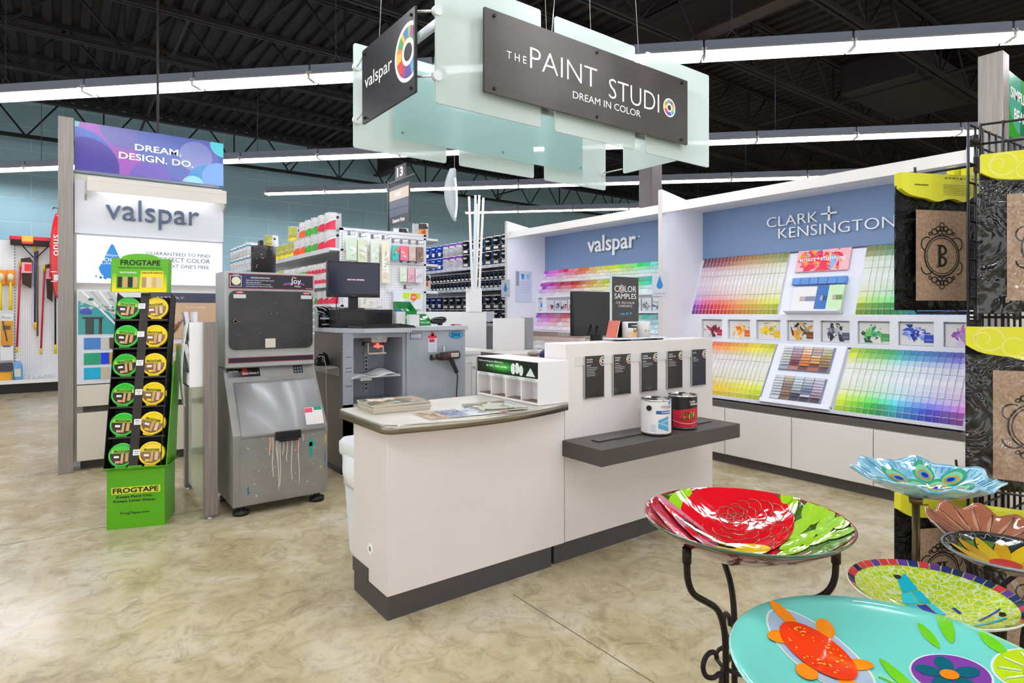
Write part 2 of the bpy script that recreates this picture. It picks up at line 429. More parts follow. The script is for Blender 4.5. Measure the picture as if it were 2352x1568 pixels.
def vhue(c, n):
    stops = [(0, .81), (.05, .83), (.1, .9), (.2, .985), (.3, 1.04), (.4, 1.12), (.48, 1.16), (.56, 1.19), (.64, 1.27), (.7, 1.38), (.78, 1.47), (.86, 1.51), (.93, 1.56), (1, 1.61)]
    k = c/(n-1)
    for (a, x), (b_, y) in zip(stops, stops[1:]):
        if k <= b_: return x + (y-x)*(k-a)/(b_-a)
    return stops[-1][1]
chips = []
NC = 25; pit = (YA - YM - .09)/NC
for rk, P, bands in (('upper', VU, ((.985, .53), (.5, .02))), ('lower', VL, ((.985, .70), (.66, .38)))):
    n = rack_n(P)
    for bi, (k0, k1) in enumerate(bands):
        for r in range(4):
            ka = k0 + (k1-k0)*r/4; kb = k0 + (k1-k0)*(r+1)/4 + (k1-k0)*.02
            for c in range(NC):
                off = (.5 if r % 2 else 0)*pit - .0
                y0 = YA - .01 - c*pit - off
                if y0 - pit < YM + .045: continue
                h = vhue(c, NC) + rnd.uniform(-.012, .012)
                if rk == 'upper': s, v = [(.72, .93), (.45, .96), (.17, .97), (.04, .97)][r] if bi == 0 else [(.85, .76), (.58, .88), (.27, .93), (.09, .95)][r]
                else:
                    s, v = [(.5, .72), (.36, .84), (.2, .92), (.1, .95)][r] if bi == 0 else [(.3, .52), (.2, .7), (.1, .82), (.04, .9)][r]
                    if bi == 1 and c < NC*.75: h = .07 + rnd.uniform(-.05, .05)
                s *= rnd.uniform(.45, 1.2); v *= rnd.uniform(.93, 1.03); h += rnd.uniform(-.015, .015)
                g = .0035
                a = lerp(P, ka); d = lerp(P, kb)
                chips.append((rk, bi, r, c, (Vector((a.x, y0, a.z)), Vector((a.x, y0-pit+g, a.z)), Vector((d.x, y0, d.z))), n, (h, s, v)))
chips.sort(key=lambda q: (0 if q[0] == 'upper' else 1, q[4][0].length))
bn = {('upper', 0): 'top band', ('upper', 1): 'second band', ('lower', 0): 'third band', ('lower', 1): 'bottom band'}
for rk, bi, r, c, cs, n, q in chips[:300]:
    nn = n*(.001 + .0015*(3-r))
    card_obj('paint_chip', [cs[0] + nn, cs[1] + nn, cs[2] + nn + n*.005], n, [hsv(q[0], q[1]*1.1, q[2]*.93)], '%s square chip, row %d of the %s, %s from left, far display' % (cname(*q), r+1, bn[rk, bi], ORD[c]), 'square chips on the far display')
b = B(); fc = []
for rk, bi, r, c, cs, n, q in chips[300:]:
    nn = n*(.003 + .003*(3-r)); tl, tr, bl = [v + nn for v in cs]
    bl = bl + n*.004; b.prism([tl, bl, bl + tr - tl, tr], -n*.0012, CARDM); fc += [hsv(*q)]*6
b.cl = True; o = solo(b, 'paint_chips', 'many small square chips filling the lower rack of the far display', 'paint chips', None, 'stuff'); setcol(o.data, fc)

# ---- near bay: "CLARK+KENSINGTON"
t = bay(YM, YE, 'white paint display with long chip strips, nearer of the two', None); CKD = t
b = B(); b.prism([(XF-.03, YE-.05, 0), (XF-.03, YE-.05, 2.42), (5.5, YE-.05, 2.42), (5.5, YE-.05, 0)], (0, .05, 0), DW); part(b, 'side_panel', t)
beam(t, YM, YE)
b = B(); b.box(5.36, 5.42, YE, YM, 1.9, 2.386, BLUEP); part(b, 'blue_panel', t)
b = B()
b.text('CLARK', (5.345, 3.107, 2.145), -Y_, Z_, .478, .092, PURE, ext=.012, bold=-.012)
b.box(5.333, 5.345, 2.466, 2.60, 2.199, 2.214, PURE); b.box(5.333, 5.345, 2.524, 2.541, 2.145, 2.268, PURE)
b.text('KENSINGTON', (5.345, 2.992, 2.03), -Y_, Z_, .98, .094, PURE, ext=.012, bold=-.012)
b.text('R', (5.345, 1.998, 2.10), -Y_, Z_, .012, .012, PURE); part(b, 'raised_lettering', t)
CU = ((5.128, 1.322), (5.35, 1.895)); CL = ((4.79, .585), (5.08, 1.06))
rack(t, YM, YE, *CU, 'upper_chip_rack'); rack(t, YM, YE, *CL, 'lower_chip_rack')
b = B(); b.box(5.16, 5.42, YE, YM, 1.06, 1.322, DW)
for z0, z1 in ((1.06, 1.097), (1.277, 1.322)): b.box(5.1, 5.16, YE, YM, z0, z1, DW)
pk = [3.666 - .2935*i for i in range(8)]; ed = [YM]
for y in pk: ed += [y, y-.235]
ed += [YE]
for i in range(0, len(ed), 2):
    if ed[i+1] < ed[i]: b.box(5.1, 5.16, ed[i+1], ed[i], 1.097, 1.277, DW)
part(b, 'pocket_frame', t)
for i, y in enumerate((3.83, 3.149, 2.538, 1.925)):
    y2 = (3.149, 2.538, 1.925, 1.365)[i]
    b = B(); b.box(XF-.018, XF, y2+.004, y-.004, .085, .495, DBASE, .003); part(b, 'door', t)
# the dark and bright colours of the strips, left to right
def ramp(stops, k):
    for (a, x), (b_, y) in zip(stops, stops[1:]):
        if k <= b_: u = (k-a)/(b_-a); return tuple(p + (q-p)*u for p, q in zip(x, y))
    return stops[-1][1]
U1 = [(0, (.93, .42, .5)), (.25, (1.0, .5, .62)), (.5, (1.07, .55, .75)), (.75, (1.12, .5, .72)), (1, (1.18, .4, .62))]
U2 = [(0, (.79, .6, .68)), (.12, (.93, .8, .75)), (.3, (1.0, .78, .88)), (.55, (1.08, .82, .92)), (.8, (1.14, .85, .8)), (1, (1.18, .9, .72))]
R1 = [(0, (.18, .35, .6)), (.3, (.38, .25, .62)), (.6, (.52, .3, .65)), (1, (.62, .35, .62))]
R2 = [(0, (.2, .75, .68)), (.25, (.33, .6, .6)), (.45, (.5, .75, .6)), (.7, (.6, .68, .8)), (.9, (.66, .5, .85)), (1, (.74, .5, .7))]
L1 = [(0, (.97, .75, .9)), (.25, (1.03, .7, .95)), (.55, (1.1, .85, .97)), (.8, (1.15, .88, .95)), (1, (1.17, .85, .82))]
L2 = [(0, (1.08, .85, 1.)), (.5, (1.13, .95, 1.)), (1, (1.18, 1., .85))]
Q1 = [(0, (.185, .95, .82)), (.25, (.3, .55, .7)), (.45, (.52, .75, .7)), (.6, (.57, .65, .75)), (.8, (.62, .55, .75)), (1, (.71, .45, .8))]
Q2 = [(0, (.185, 1., .88)), (.2, (.27, .9, .8)), (.35, (.42, .85, .62)), (.5, (.53, .85, .75)), (.7, (.62, .8, .8)), (.88, (.72, .6, .68)), (1, (.82, .6, .62))]
def strips(P, ya, yb, n, top, bot, where, wide_last):
    nr = rack_n(P); wd = 1.5; tot = n - 1 + wd; w = (ya-yb)/tot; y = ya
    for c in range(n):
        cw = w*(wd if (c == n-1) == wide_last and c in (0, n-1) and (c == n-1 or not wide_last) else 1)
        k = c/(n-1); T3 = ramp(top, k); B3 = ramp(bot, k); j = rnd.uniform(-.008, .008)
        for r in range(3):
            k0 = 1 - r/3 - .004; k1 = 1 - (r+1)/3 + .002
            a = lerp(P, k0); d = lerp(P, k1)
            cs = [Vector((a.x, y, a.z)), Vector((a.x, y-cw+.0006, a.z)), Vector((d.x, y, d.z))]
            if r == 0: sw = [(T3[0]+j, T3[1], T3[2]*.94), (T3[0], T3[1]*.75, min(1, T3[2]*1.1)), (T3[0], T3[1]*.3, .92), (T3[0], .06, .96)]; q = T3; nm = '%s to white strip'
            elif r == 1: sw = [(T3[0], .06, .96), (B3[0], .03, .98), (B3[0], .08, .97), (B3[0], .12, .96)]; q = (B3[0], B3[1], .9); nm = 'whitest strip, in the %s column'
            else: sw = [(B3[0], B3[1]*.28, .96), (B3[0], B3[1]*.6, .95), (B3[0], B3[1]*.92, min(1, B3[2]*1.02)), (B3[0]+j, B3[1], B3[2]*.86)]; q = B3; nm = 'white to %s strip'
            lab = '%s, %s column of the %s rack, %s row' % (nm % cname(*q), ORD[c], where, ('top', 'middle', 'bottom')[r])
            card_obj('paint_strip', [v + nr*.002 for v in cs], nr, [hsv(s[0], s[1]*1.12, s[2]*.92) for s in sw], lab, 'chip strips on the near display', lift=.008)
        y -= cw
strips(CU, 3.80, 2.885, 22, U1, U2, 'upper left', True)
strips(CU, 2.225, 1.40, 18, R1, R2, 'upper right', False)
strips(CL, 3.80, 2.86, 22, L1, L2, 'lower left', True)
strips(CL, 2.235, 1.40, 18, Q1, Q2, 'lower right', False)

# centre of the upper rack: splashed art board, blue pocket row, three brochures
def onp(P, k, y, off=0): return lerp(P, k) + Vector((0, y, 0)) + rack_n(P)*off
def splat(b, c, ux, uy, w, h, cols, n, seed, lift=.0004, size=(.12, .34)):
    """soft irregular paint splashes with droplets on a card centred on c, inside w x h"""
    R = random.Random(seed); ux, uy, c = Vector(ux), Vector(uy), Vector(c); nn = ux.cross(uy)
    for i in range(n*2):
        big = i < n; px, py = R.gauss(0, .2)*w, R.gauss(0, .2)*h; rr = R.uniform(*size)*h*(.8 if big else .22); m = cols[R.randrange(len(cols))]
        ph = [R.uniform(0, 6) for _ in range(4)]; rot = R.uniform(0, 3.14); asp = R.uniform(.3, .75); pts = []
        for j in range(18):
            a = 2*math.pi*j/18; q = rr*(1 + .25*math.sin(2*a+ph[0]) + .2*math.sin(3*a+ph[1]) + .16*math.sin(5*a+ph[2]) + .08*math.sin(8*a+ph[3]))
            u, v = q*1.2*math.cos(a), q*asp*math.sin(a)
            x = max(-w/2, min(w/2, px + u*math.cos(rot) - v*math.sin(rot))); y = max(-h/2, min(h/2, py + u*math.sin(rot) + v*math.cos(rot)))
            pts.append(c + ux*x + uy*y + nn*(lift + i*.00005))
        b.poly(pts, m)
upn = (Vector((CU[1][0]-CU[0][0], 0, CU[1][1]-CU[0][1]))).normalized()
c = onp(CU, .825, 2.57, .012); b = B(); b.obox(c, -Y_*.228, upn*.102, rack_n(CU)*.006, M('#f3b9bd', .45)); bo = solo(b, 'sign_board', 'pink paint-splashed slogan board at the top of the near display', 'sign', base=c)
b = B(); splat(b, c + rack_n(CU)*.0065, -Y_, upn, .45, .2, [M('#e8274f'), M('#ee3f62'), M('#e8274f'), M('#f6891f'), M('#f06a8a'), M('#e54a35'), M('#7fb8e6'), M('#f7a13b'), M('#ec3f86')], 34, 5, size=(.16, .40)); part(b, 'paint_splash', bo)
b = B(); b.text('smart+stunning', c + rack_n(CU)*.011 + Y_*.2 - upn*.02, -Y_, upn, .40, .055, PURE, ext=.001, bold=.008); part(b, 'lettering', bo)
BL = M('#5a8ccb', .4)
t6 = T('pocket_tray', 'row of six blue pockets below the paint-splashed slogan board', 'tray', onp(CU, .545, 2.56, .01))
for i in range(6):
    cc = onp(CU, .5, 2.755 - .078*i, .02); b = B(); b.obox(cc, -Y_*.0375, upn*.033, rack_n(CU)*.016, BL, .004); part(b, 'pocket', t6)
tb = T('brochure_box', 'white open box holding three colour booklets below the blue pockets', 'box', onp(CU, .2, 2.56, .01))
b = B(); b.obox(onp(CU, .215, 2.56, .006), -Y_*.235, upn*.13, rack_n(CU)*.006, DW); part(b, 'back', tb)
b = B(); b.obox(onp(CU, .02, 2.56, .045), -Y_*.235, upn*.008, rack_n(CU)*.045, DW); part(b, 'tray', tb)
for i, (y, w, m, nm) in enumerate(((2.66, .105, M('#e9e7e4', .5), 'large pale grey'), (2.495, .052, M('#2f6cb5', .4), 'deep blue'), (2.385, .062, M('#c9e6b8', .45), 'pale green'))):
    cc = onp(CU, .225, y, .024 + .012*i); b = B(); b.obox(cc, -Y_*w, upn*.115, rack_n(CU)*.009, m, .003)
    bo = solo(b, 'booklet', '%s booklet standing in the white box on the near display' % nm, 'booklet', base=cc)
    b = B(); n = rack_n(CU)*.0096
    b.obox(cc + n - upn*.0 - Y_*(w*.55), -Y_*w*.42, upn*.022, rack_n(CU)*.0004, M(('#7f86a6', '#1f4f93', '#6a9a55')[i], .5)); b.obox(cc + n + Y_*(w*.1), -Y_*w*.2, upn*.022, rack_n(CU)*.0005, M('#b9a6a0', .5)); part(b, 'cover_picture', bo)
# two trays of framed swatches in the centre of the lower rack
lpn = (Vector((CL[1][0]-CL[0][0], 0, CL[1][1]-CL[0][1]))).normalized(); ln = rack_n(CL); LLn = math.hypot(CL[1][0]-CL[0][0], CL[1][1]-CL[0][1])
b = B(); b.obox(onp(CL, .5, 2.545, .016), -Y_*.29, lpn*(LLn*.5), ln*.016, DW, .004)
TRY = solo(b, 'swatch_board', 'white sloping board with two grids of framed swatches in the near display', 'display board', base=onp(CL, 0, 2.545, 0))
b = B(); b.obox(onp(CL, .0, 2.545, .02), -Y_*.29, lpn*.02, ln*.03, DW, .004); part(b, 'lip', TRY)
TA = [['#c9cbc9', '#b9b2bf', '#d6bfae', '#c6b2a8', '#bfc0aa'], ['#c3c6c5', '#a692a8', '#e3bd9a', '#b99c90', '#b3b193'], ['#bcc0bd', '#b79ba6', '#e8bf95', '#ab96a0', '#b1ae84'],
      ['#c4c6bc', '#ac7f7f', '#dd8c52', '#d9bd85', '#b58f45'], ['#c9c6a9', '#996a75', '#e58a53', '#d9963d', '#a1886a'], ['#bfc3be', '#7d3d48', '#d9762b', '#dba24e', '#96793f'],
      ['#b9bdbb', '#6e3040', '#dd7a28', '#7c3a20', '#9c774c'], ['#9a9fae', '#b16d62', '#6d3327', '#a5553c', '#5d4143']]
TB_ = [['#c6cac9', '#b4ae99', '#c0c7cf', '#b7bccb', '#b6b3c6'], ['#c2c6c8', '#a99e86', '#c0c9cc', '#b3b7c8', '#b9b4c3'], ['#c5c9cb', '#9a8070', '#bcc6c8', '#a1a6b5', '#b4b0bf'],
       ['#c0c4c8', '#8d7467', '#a7b4b8', '#8690a8', '#b7aab9'], ['#c3c7c9', '#876a50', '#a6b2b2', '#67708f', '#b3a2b4'], ['#bfc5c8', '#94835a', '#858d97', '#6a7699', '#a58ca0'],
       ['#c1c7ca', '#8b6552', '#43455a', '#d6d4d6', '#97788a'], ['#c4cacc', '#6f5c3e', '#2e2c35', '#352c40', '#3d3236']]
FR = M('#8f95ad', .4)
for tray, (k0, k1, tab) in enumerate(((.95, .53, TA), (.44, .03, TB_))):
    b = B(); b.obox(onp(CL, (k0+k1)/2, 2.545, .035), -Y_*.215, lpn*(LLn*(k0-k1)/2), ln*.003, FR); part(b, 'tray_frame', TRY)
    for r in range(8):
        for c in range(5):
            y = 2.545 + .166 - .083*c; ka = k0 - .012 - (k0-k1-.02)*r/8.6; kb = k0 - .012 - (k0-k1-.02)*(r+.93+(.65 if r == 7 else 0))/8.6
            a = onp(CL, ka, y+.038, .046 - .001*r); a2 = onp(CL, ka, y-.038, .046 - .001*r); d = onp(CL, kb, y+.038, .05)
            q = hexhsv(tab[r][c])
            card_obj('color_swatch', [a, a2, d], ln, [hsv(*q)], '%s swatch, row %d, %s column of the %s framed grid' % (cname(*q), r+1, ORD[c], ('upper', 'lower')[tray]), 'framed swatches on the near display', cat='swatch', th=.004)
# brochures in the pockets
PIC = [('red', ['#d9234d', '#b91c3c', '#6b2433', '#e8557a'], '#b22a4c'), ('orange', ['#f08a1d', '#f5b04a', '#d9641a', '#f7c77b'], '#d96a1c'), ('yellow', ['#f4d31c', '#f7e56b', '#c9b21a', '#5d4a1a'], '#f0c11a'),
       ('brown', ['#3d2a22', '#6b4a38', '#d9a03c', '#8d8f93'], '#85471f'), ('grey', ['#4a4c5c', '#8c90a2', '#2b2c38', '#b9bcc8'], '#5a5c78'), ('green', ['#2e9a57', '#1c5c3a', '#7bc36b', '#3db07a'], '#4a9a55'),
       ('blue', ['#2f4fc0', '#6d86e0', '#1d2f86', '#9db0ef'], '#2b48b0'), ('purple', ['#b58bc9', '#8a4fa3', '#d6bfe2', '#c06bb3'], '#9a5bb0')]
for i, y in enumerate(pk):
    nm, cs, blk = PIC[i]; cc = Vector((5.128, y-.1175, 1.181)); b = B(); b.obox(cc, -Y_*.112, Z_*.082, X_*.003, M('#dcdad8', .45))
    bo = solo(b, 'brochure', 'brochure with %s paint splashes in the pocket row of the near display' % nm, 'brochure', 'splash brochures in the pocket row')
    b = B(); splat(b, cc - X_*.0034, -Y_, Z_, .2, .15, [M(q, .45) for q in cs], 16, 30+i, size=(.08, .3)); part(b, 'paint_splash', bo)
    b = B(); b.box(5.1225, 5.1235, y-.226, y-.165, 1.12, 1.18, M(blk, .45)); b.text('Color Collection', (5.1222, y-.172, 1.14), -Y_, Z_, .045, .006, PURE, ext=.0001); part(b, 'color_block', bo)
# booklets in the far display's pockets
def drop(b, c, ux, uy, h, m):
    ux, uy, c = Vector(ux), Vector(uy), Vector(c); pts = []
    for i in range(28):
        a = 2*math.pi*i/28; r = h*.31
        x = r*math.sin(a)*(1 if math.cos(a) < 0 else (1 - .6*math.cos(a)**1.0)); y = -r*.6 + (r*math.cos(a) if math.cos(a) < 0 else r*2.15*math.cos(a)**1.4)
        pts.append(c + ux*x + uy*y)
    return b.poly(pts, m)
VP = [(ys[1], 4, 'left'), (ys[2], 4, 'middle'), (ys[3], 4, 'right')]
vc = [['#e58a94', '#9a9fa5', '#c22b35', '#b0b5bd'], ['#5a8a5a', '#c9b28a', '#8a9fc0', '#d6a0a0'], ['#8d94a8', '#4c5a70', '#5d6b4a', '#a9b57a']]
for pi, ((a, c), n, nm) in enumerate(VP):
    for i in range(4):
        y = a - (a-c)*(i+.5)/4; cc = Vector((5.235, y, 1.435)); b = B(); b.obox(cc, -Y_*((a-c)/8-.008), Z_*.07, X_*.004, M('#d5d6dc', .45))
        bo = solo(b, 'booklet', '%s picture booklet in the %s pocket of the far display' % (ORD[i], nm), 'booklet', 'picture booklets in the far display')
        b = B(); splat(b, cc - X_*.0045 - Z_*.012, -Y_, Z_, (a-c)/4-.02, .1, [M(vc[pi][(i+j) % 4], .45) for j in range(3)] + [M('#34363e')], 7, pi*7+i, size=(.15, .4)); part(b, 'cover_picture', bo)
cc = Vector((5.235, YA-.08, 1.45)); b = B(); b.obox(cc, -Y_*.045, Z_*.08, X_*.004, M('#c9ced8', .45)); bo = solo(b, 'leaflet', 'narrow grey leaflet with a blue drop in the far display', 'leaflet')
b = B(); drop(b, cc - X_*.005, -Y_, Z_, .075, M('#2f8fd0', .4)); part(b, 'drop_emblem', bo)
# flag signs clipped to the panel edges, poster holder on the far side panel
for y, z, lab, side in ((YM+.02, 1.62, 'grey flag sign with a blue drop between the two paint displays', 1), (YA+.02, 1.66, 'grey flag sign with a blue drop at the far end panel', 1)):
    b = B(); w = .095; b.box(XF-.042, XF-.038, y-w, y+w, z-.115, z+.115, M('#c3c6ce', .4)); bo = solo(b, 'flag_sign', lab, 'sign')
    b = B(); drop(b, (XF-.0425, y, z+.02), -Y_, Z_, .13, M('#2580bd', .35)); b.text('LOVE YOUR COLOR', (XF-.0425, y, z-.09), -Y_, Z_, .14, .012, M('#7a7f8a'), ext=.0003, al='c'); part(b, 'emblem', bo)
b = B(); b.box(4.84, 5.12, YA-.008, YA-.003, 1.48, 1.90, M('#c9d3e4', .15)); bo = solo(b, 'poster_holder', 'clear poster holder with leaflets on the far side panel', 'poster holder')
b = B(); yq = YA-.0085
b.box(4.85, 4.90, yq-.001, yq, 1.70, 1.89, M('#8f95a6')); b.poly([(4.935, yq-.001, 1.86), (4.99, yq-.001, 1.86), (4.985, yq-.001, 1.79), (4.945, yq-.001, 1.79)], M('#2b8fd0')); b.poly([(5.02, yq-.001, 1.86), (5.08, yq-.001, 1.86), (5.08, yq-.001, 1.79), (5.03, yq-.001, 1.79)], M('#8fbcd9'))
for k in range(5): b.box(4.93, 5.09, yq-.001, yq, 1.75-.035*k, 1.758-.035*k, M('#a9b4d4'))
part(b, 'leaflet_print', bo)
# ================================================================ front counter, tall counter unit and what stands on them
LAM = tex_mat('laminate', '#e4ddd9', '#e9e3df', 1.5, .36); TOPM = tex_mat('counter_top', '#b9b2a4', '#c3bcae', 6, .32)
t = T('service_counter', 'low white counter with curved steel-edged top in the middle of the floor', 'counter', (1.6, 2.65, 0))
b = B(); b.box(1.133, 2.165, 2.423, 2.80, .105, .83, LAM, .003); part(b, 'body', t)
b = B(); b.box(1.136, 2.075, 2.427, 2.80, 0, .105, GREYD); b.box(1.128, 1.134, 2.62, 2.80, .1, .165, GREYD); part(b, 'kick_plate', t)
# top: rounded left corners, front edge bowed outwards
def top_outline(o=0):
    P = []
    for i in range(25):
        k = i/24; x = 1.155 + (2.163-1.155)*k; y = 2.40 - .115*math.sin(math.pi*(.12 + .76*k)) + .035 * k
        P.append((x, y - o))
    fl = P[0]; R = [(2.163, 2.925)] + [(1.15, 2.925)]
    for a in range(1, 5): t_ = rad(90 + 18*a); R.append((1.15 + (.05+o)*math.cos(t_), 2.875 + (.05+o)*math.sin(t_)))
    R.append((1.10-o, 2.875))
    y0 = fl[1] + .06; R.append((1.10-o, y0))
    for a in range(1, 6): t_ = rad(180 + 15*a); R.append((1.16 + (.06+o)*math.cos(t_), y0 + (.06+o)*math.sin(t_)))
    return P + R
b = B(); b.prism([(x, y, .832) for x, y in top_outline()], (0, 0, .034), TOPM); part(b, 'top', t)
b = B(); Q0, Q1 = top_outline(0.0003), top_outline(.0035); z0, z1 = .826, .8668
v = [[b.bm.verts.new((x, y, z)) for x, y in Q] for Q, z in ((Q0, z0), (Q1, z0), (Q1, z1), (Q0, z1))]
for k in range(4):
    for i in range(len(Q0)):
        j = (i+1) % len(Q0)
        if abs(Q0[i][0]-2.163) < .002 and abs(Q0[j][0]-2.163) < .002: continue
        b.face([v[k][i], v[k][j], v[(k+1) % 4][j], v[(k+1) % 4][i]], STEELC, k == 1)
part(b, 'steel_edge', t)
b = B(); b.lathe([(.012, 0), (.012, .004), (.026, .004), (.027, .0)], PURE, n=24); b.disc((0, 0, .001), X_, Y_, .0122, M('#6b5b3a')); b.bm.transform(Matrix.Translation((1.1328, 2.60, .262)) @ Matrix.Rotation(rad(-90), 4, 'Y')); part(b, 'cable_grommet', t)

t = T('counter_unit', 'tall white counter partition with a dark shelf and row of black cards', 'counter', (2.84, 2.5, 0))
b = B(); b.box(2.172, 3.50, 2.427, 2.60, .105, 1.176, LAM, .003); part(b, 'body', t)
b = B(); b.box(2.105, 2.172, 2.44, 2.60, .0, .105, GREYD); b.box(2.172, 3.46, 2.44, 2.60, 0, .105, GREYD); part(b, 'kick_plate', t)
SHM = M('#4a4442', .42)
b = B(); b.box(2.15, 3.355, 2.13, 2.4265, .575, .66, SHM, .003); sh = part(b, 'shelf', t)
b = B(); b.box(2.27, 3.26, 2.27, 2.325, .6603, .666, M('#3a3534', .3), .001); part(b, 'shelf_strip', sh)
b = B(); b.box(2.25, 3.42, 2.4215, 2.4268, 1.055, 1.10, M('#d9d6d3', .3)); part(b, 'card_rail', t)
WHEEL = ['#4aa564', '#8cc63f', '#f2c330', '#f08a24', '#d93a2b', '#b03a8a', '#5b4a9e', '#3b7fc4', '#5cb8c9']
def wheel(b, c, ux, uy, r, off, hole=True, half=None):
    """colour wheel logo"""
    ux, uy, c = Vector(ux), Vector(uy), Vector(c); nn = ux.cross(uy)
    def seg(a0, a1, r0, r1, m, o, n=6):
        ps = []
        for i in range(n+1): a = a0 + (a1-a0)*i/n; ps.append((a, r1))
        for i in range(n+1): a = a1 - (a1-a0)*i/n; ps.append((a, r0))
        pts = [c + nn*o + ux*q*math.cos(a) + uy*q*math.sin(a) for a, q in ps]
        if half is not None: pts = [p - ux*max(0, (p-c).dot(ux) - half) for p in pts]
        b.poly(pts, m)
    for i in range(24): seg(2*math.pi*i/24, 2*math.pi*(i+1)/24, r*.30, r, PURE, off, 2)
    for i in range(9): seg(2*math.pi*i/9 + .4, 2*math.pi*(i+1)/9 + .4, r*.46, r*.86, M(WHEEL[i], .45), off + .0004)
    for i in range(9): seg(2*math.pi*i/9 + .15, 2*math.pi*i/9 + .62, r*.5, r*.84, M(WHEEL[(i*2+3) % 9], .45), off + .0008, 3)
CARDB = M('#1d1918', .18)
cards = [('VALSPAR', 'OPTIMUS', 2.311, .15, 6), ('VALSPAR', 'ASPIRE', 2.536, .146, 5), ('VALSPAR', 'PROFESSIONAL', 2.774, .147, 3), ('CLARK+', 'KENSINGTON', 3.018, .147, 4), ('ROYAL', '', 3.263, .147, 2)]
for i, (l1, l2, x, w, n) in enumerate(cards):
    b = B(); b.box(x, x+w, 2.4165, 2.4205, .87, 1.104, CARDB if i < 4 else M('#2b2a33', .25)); tt = solo(b, 'info_card', ('%s black card from the left on the tall counter rail' % ORD[i]) if i < 4 else 'greyish card at the right end of the tall counter rail', 'info card', 'black cards on the counter rail')
    b = B(); o = Vector((x+.012, 2.416, 1.08)); b.text(l1, o, X_, Z_, len(l1)*.0066, .009, PURE, ext=.0003)
    if l2: b.text(l2, o - Z_*.014, X_, Z_, len(l2)*.0066, .009, PURE, ext=.0003)
    b.text('INTERIOR', o - Z_*.032, X_, Z_, .035, .006, PURE, ext=.0003)
    rr = random.Random(i)
    for k in range(n): b.box(o.x, o.x + rr.uniform(.05, .09), 2.4158, 2.416, 1.038-.009*k, 1.0405-.009*k, M('#c9c4c0'))
    part(b, 'lettering', tt)
    b = B(); wheel(b, (x+w-.012, 2.4162, 1.072), X_, Z_, .026, .0, half=.0115); part(b, 'color_wheel', tt)
    b = B(); b.box(x-.003, x+w+.003, 2.4152, 2.4156, .868, .872, M('#8d8884', .2)); b.box(x-.003, x, 2.4152, 2.42, .868, 1.104, M('#b9b6b3', .2)); part(b, 'holder_edge', tt)

# ---- paint cans on the dark shelf
def can(name, x, y, z, lab, cat, r, h, cols, group=None, rz=0):
    """cols: callable(b) puts the label art; returns thing"""
    t = T(name, lab, cat, (x, y, z), rz, group)
    b = B(); b.lathe([(0, .002), (r*.96, 0), (r, .004), (r, .010)], CHROME, n=40); part(b, 'base_rim', t, local=True)
    b = B(); b.lathe([(r, h-.008), (r*1.02, h-.006), (r*1.02, h), (r*.97, h+.002), (r*.93, h-.004), (r*.86, h-.006), (r*.84, h-.002), (0, h-.002)], CHROME, n=40); part(b, 'lid', t, local=True)
    b = B(); b.lathe([(r*.995, .010), (r*.995, h-.008)], cols['base'], n=48); part(b, 'label', t, local=True)
    return t
def on_can(b, r, a0, a1, z0, z1, m, n=10):
    """patch on a can's wall from angle a0 to a1 (degrees, -90 faces the viewer), z may be functions of k"""
    f0 = z0 if callable(z0) else (lambda k: z0); f1 = z1 if callable(z1) else (lambda k: z1)
    def f(u, v):
        a = rad(a0 + (a1-a0)*u); z = f0(u) + (f1(u)-f0(u))*v
        return (r*math.cos(a), r*math.sin(a), z)
    b.grid(f, n, 2, m)
def can_text(b, s, r, a0, z, w, h, m, rr=.0008):
    """text wrapped round a can, starting at angle a0 (degrees)"""
    V, F = glyphs(s, 0, 1.0); xs = [v[0] for v in V]; ys = [v[1] for v in V]; x0, x1, y0, y1 = min(xs), max(xs), min(ys), max(ys)
    vs = []
    for q in V:
        a = rad(a0) + (q[0]-x0)/(x1-x0)*w/r; R = r + (rr if q[2] > 0 else 0)
        vs.append(b.bm.verts.new((R*math.cos(a), R*math.sin(a), z + (q[1]-y0)/(y1-y0)*h)))
    for f in F: b.face([vs[i] for i in f], m)
r, h = .0845, .194; LBW = M('#eceae8', .35)
t = can('paint_can', 2.69, 2.235, .6665, 'white paint can with a blue band on the dark shelf', 'paint can', r, h, {'base': LBW}, 'cans on the counter shelf', rad(-48))
b = B(); on_can(b, r, -92, -28, .118, .137, M('#1f5c9a', .4), 14); on_can(b, r+.0001, -84, -40, lambda k: .02 + .02*(1-k), lambda k: .085 + .022*k, M('#5da3c9', .4), 10); on_can(b, r+.0003, -84, -40, lambda k: .045 + .02*(1-k), lambda k: .055 + .022*(1-k), M('#8cc3dd', .4), 8); on_can(b, r+.0004, -70, -40, lambda k: .07 + .01*k, lambda k: .076 + .012*k, M('#a9d3e6', .4), 6); on_can(b, r, -112, -92, .02, .06, M('#cfd3da', .4)); on_can(b, r, -40, -26, .17, .184, M('#2f86d6', .4)); part(b, 'label_art', t, local=True)
b = B(); can_text(b, 'valspar', r, -74, .142, .075, .03, M('#8f939b'), .001); can_text(b, 'PROFESSIONAL', r+.0003, -72, .123, .07, .009, PURE, .001); part(b, 'lettering', t, local=True)
b = B(); a = rad(-118); b.cyl((r*math.cos(a), r*math.sin(a), .15), ((r+.006)*math.cos(a), (r+.006)*math.sin(a), .15), .015, BLACK, n=20); part(b, 'handle_ear', t, local=True)
t = can('paint_can', 2.955, 2.255, .6665, 'black and red paint can with a food picture on the dark shelf', 'paint can', r, h, {'base': M('#151215', .3)}, 'cans on the counter shelf', rad(-44))
RED = M('#c21a34', .35)
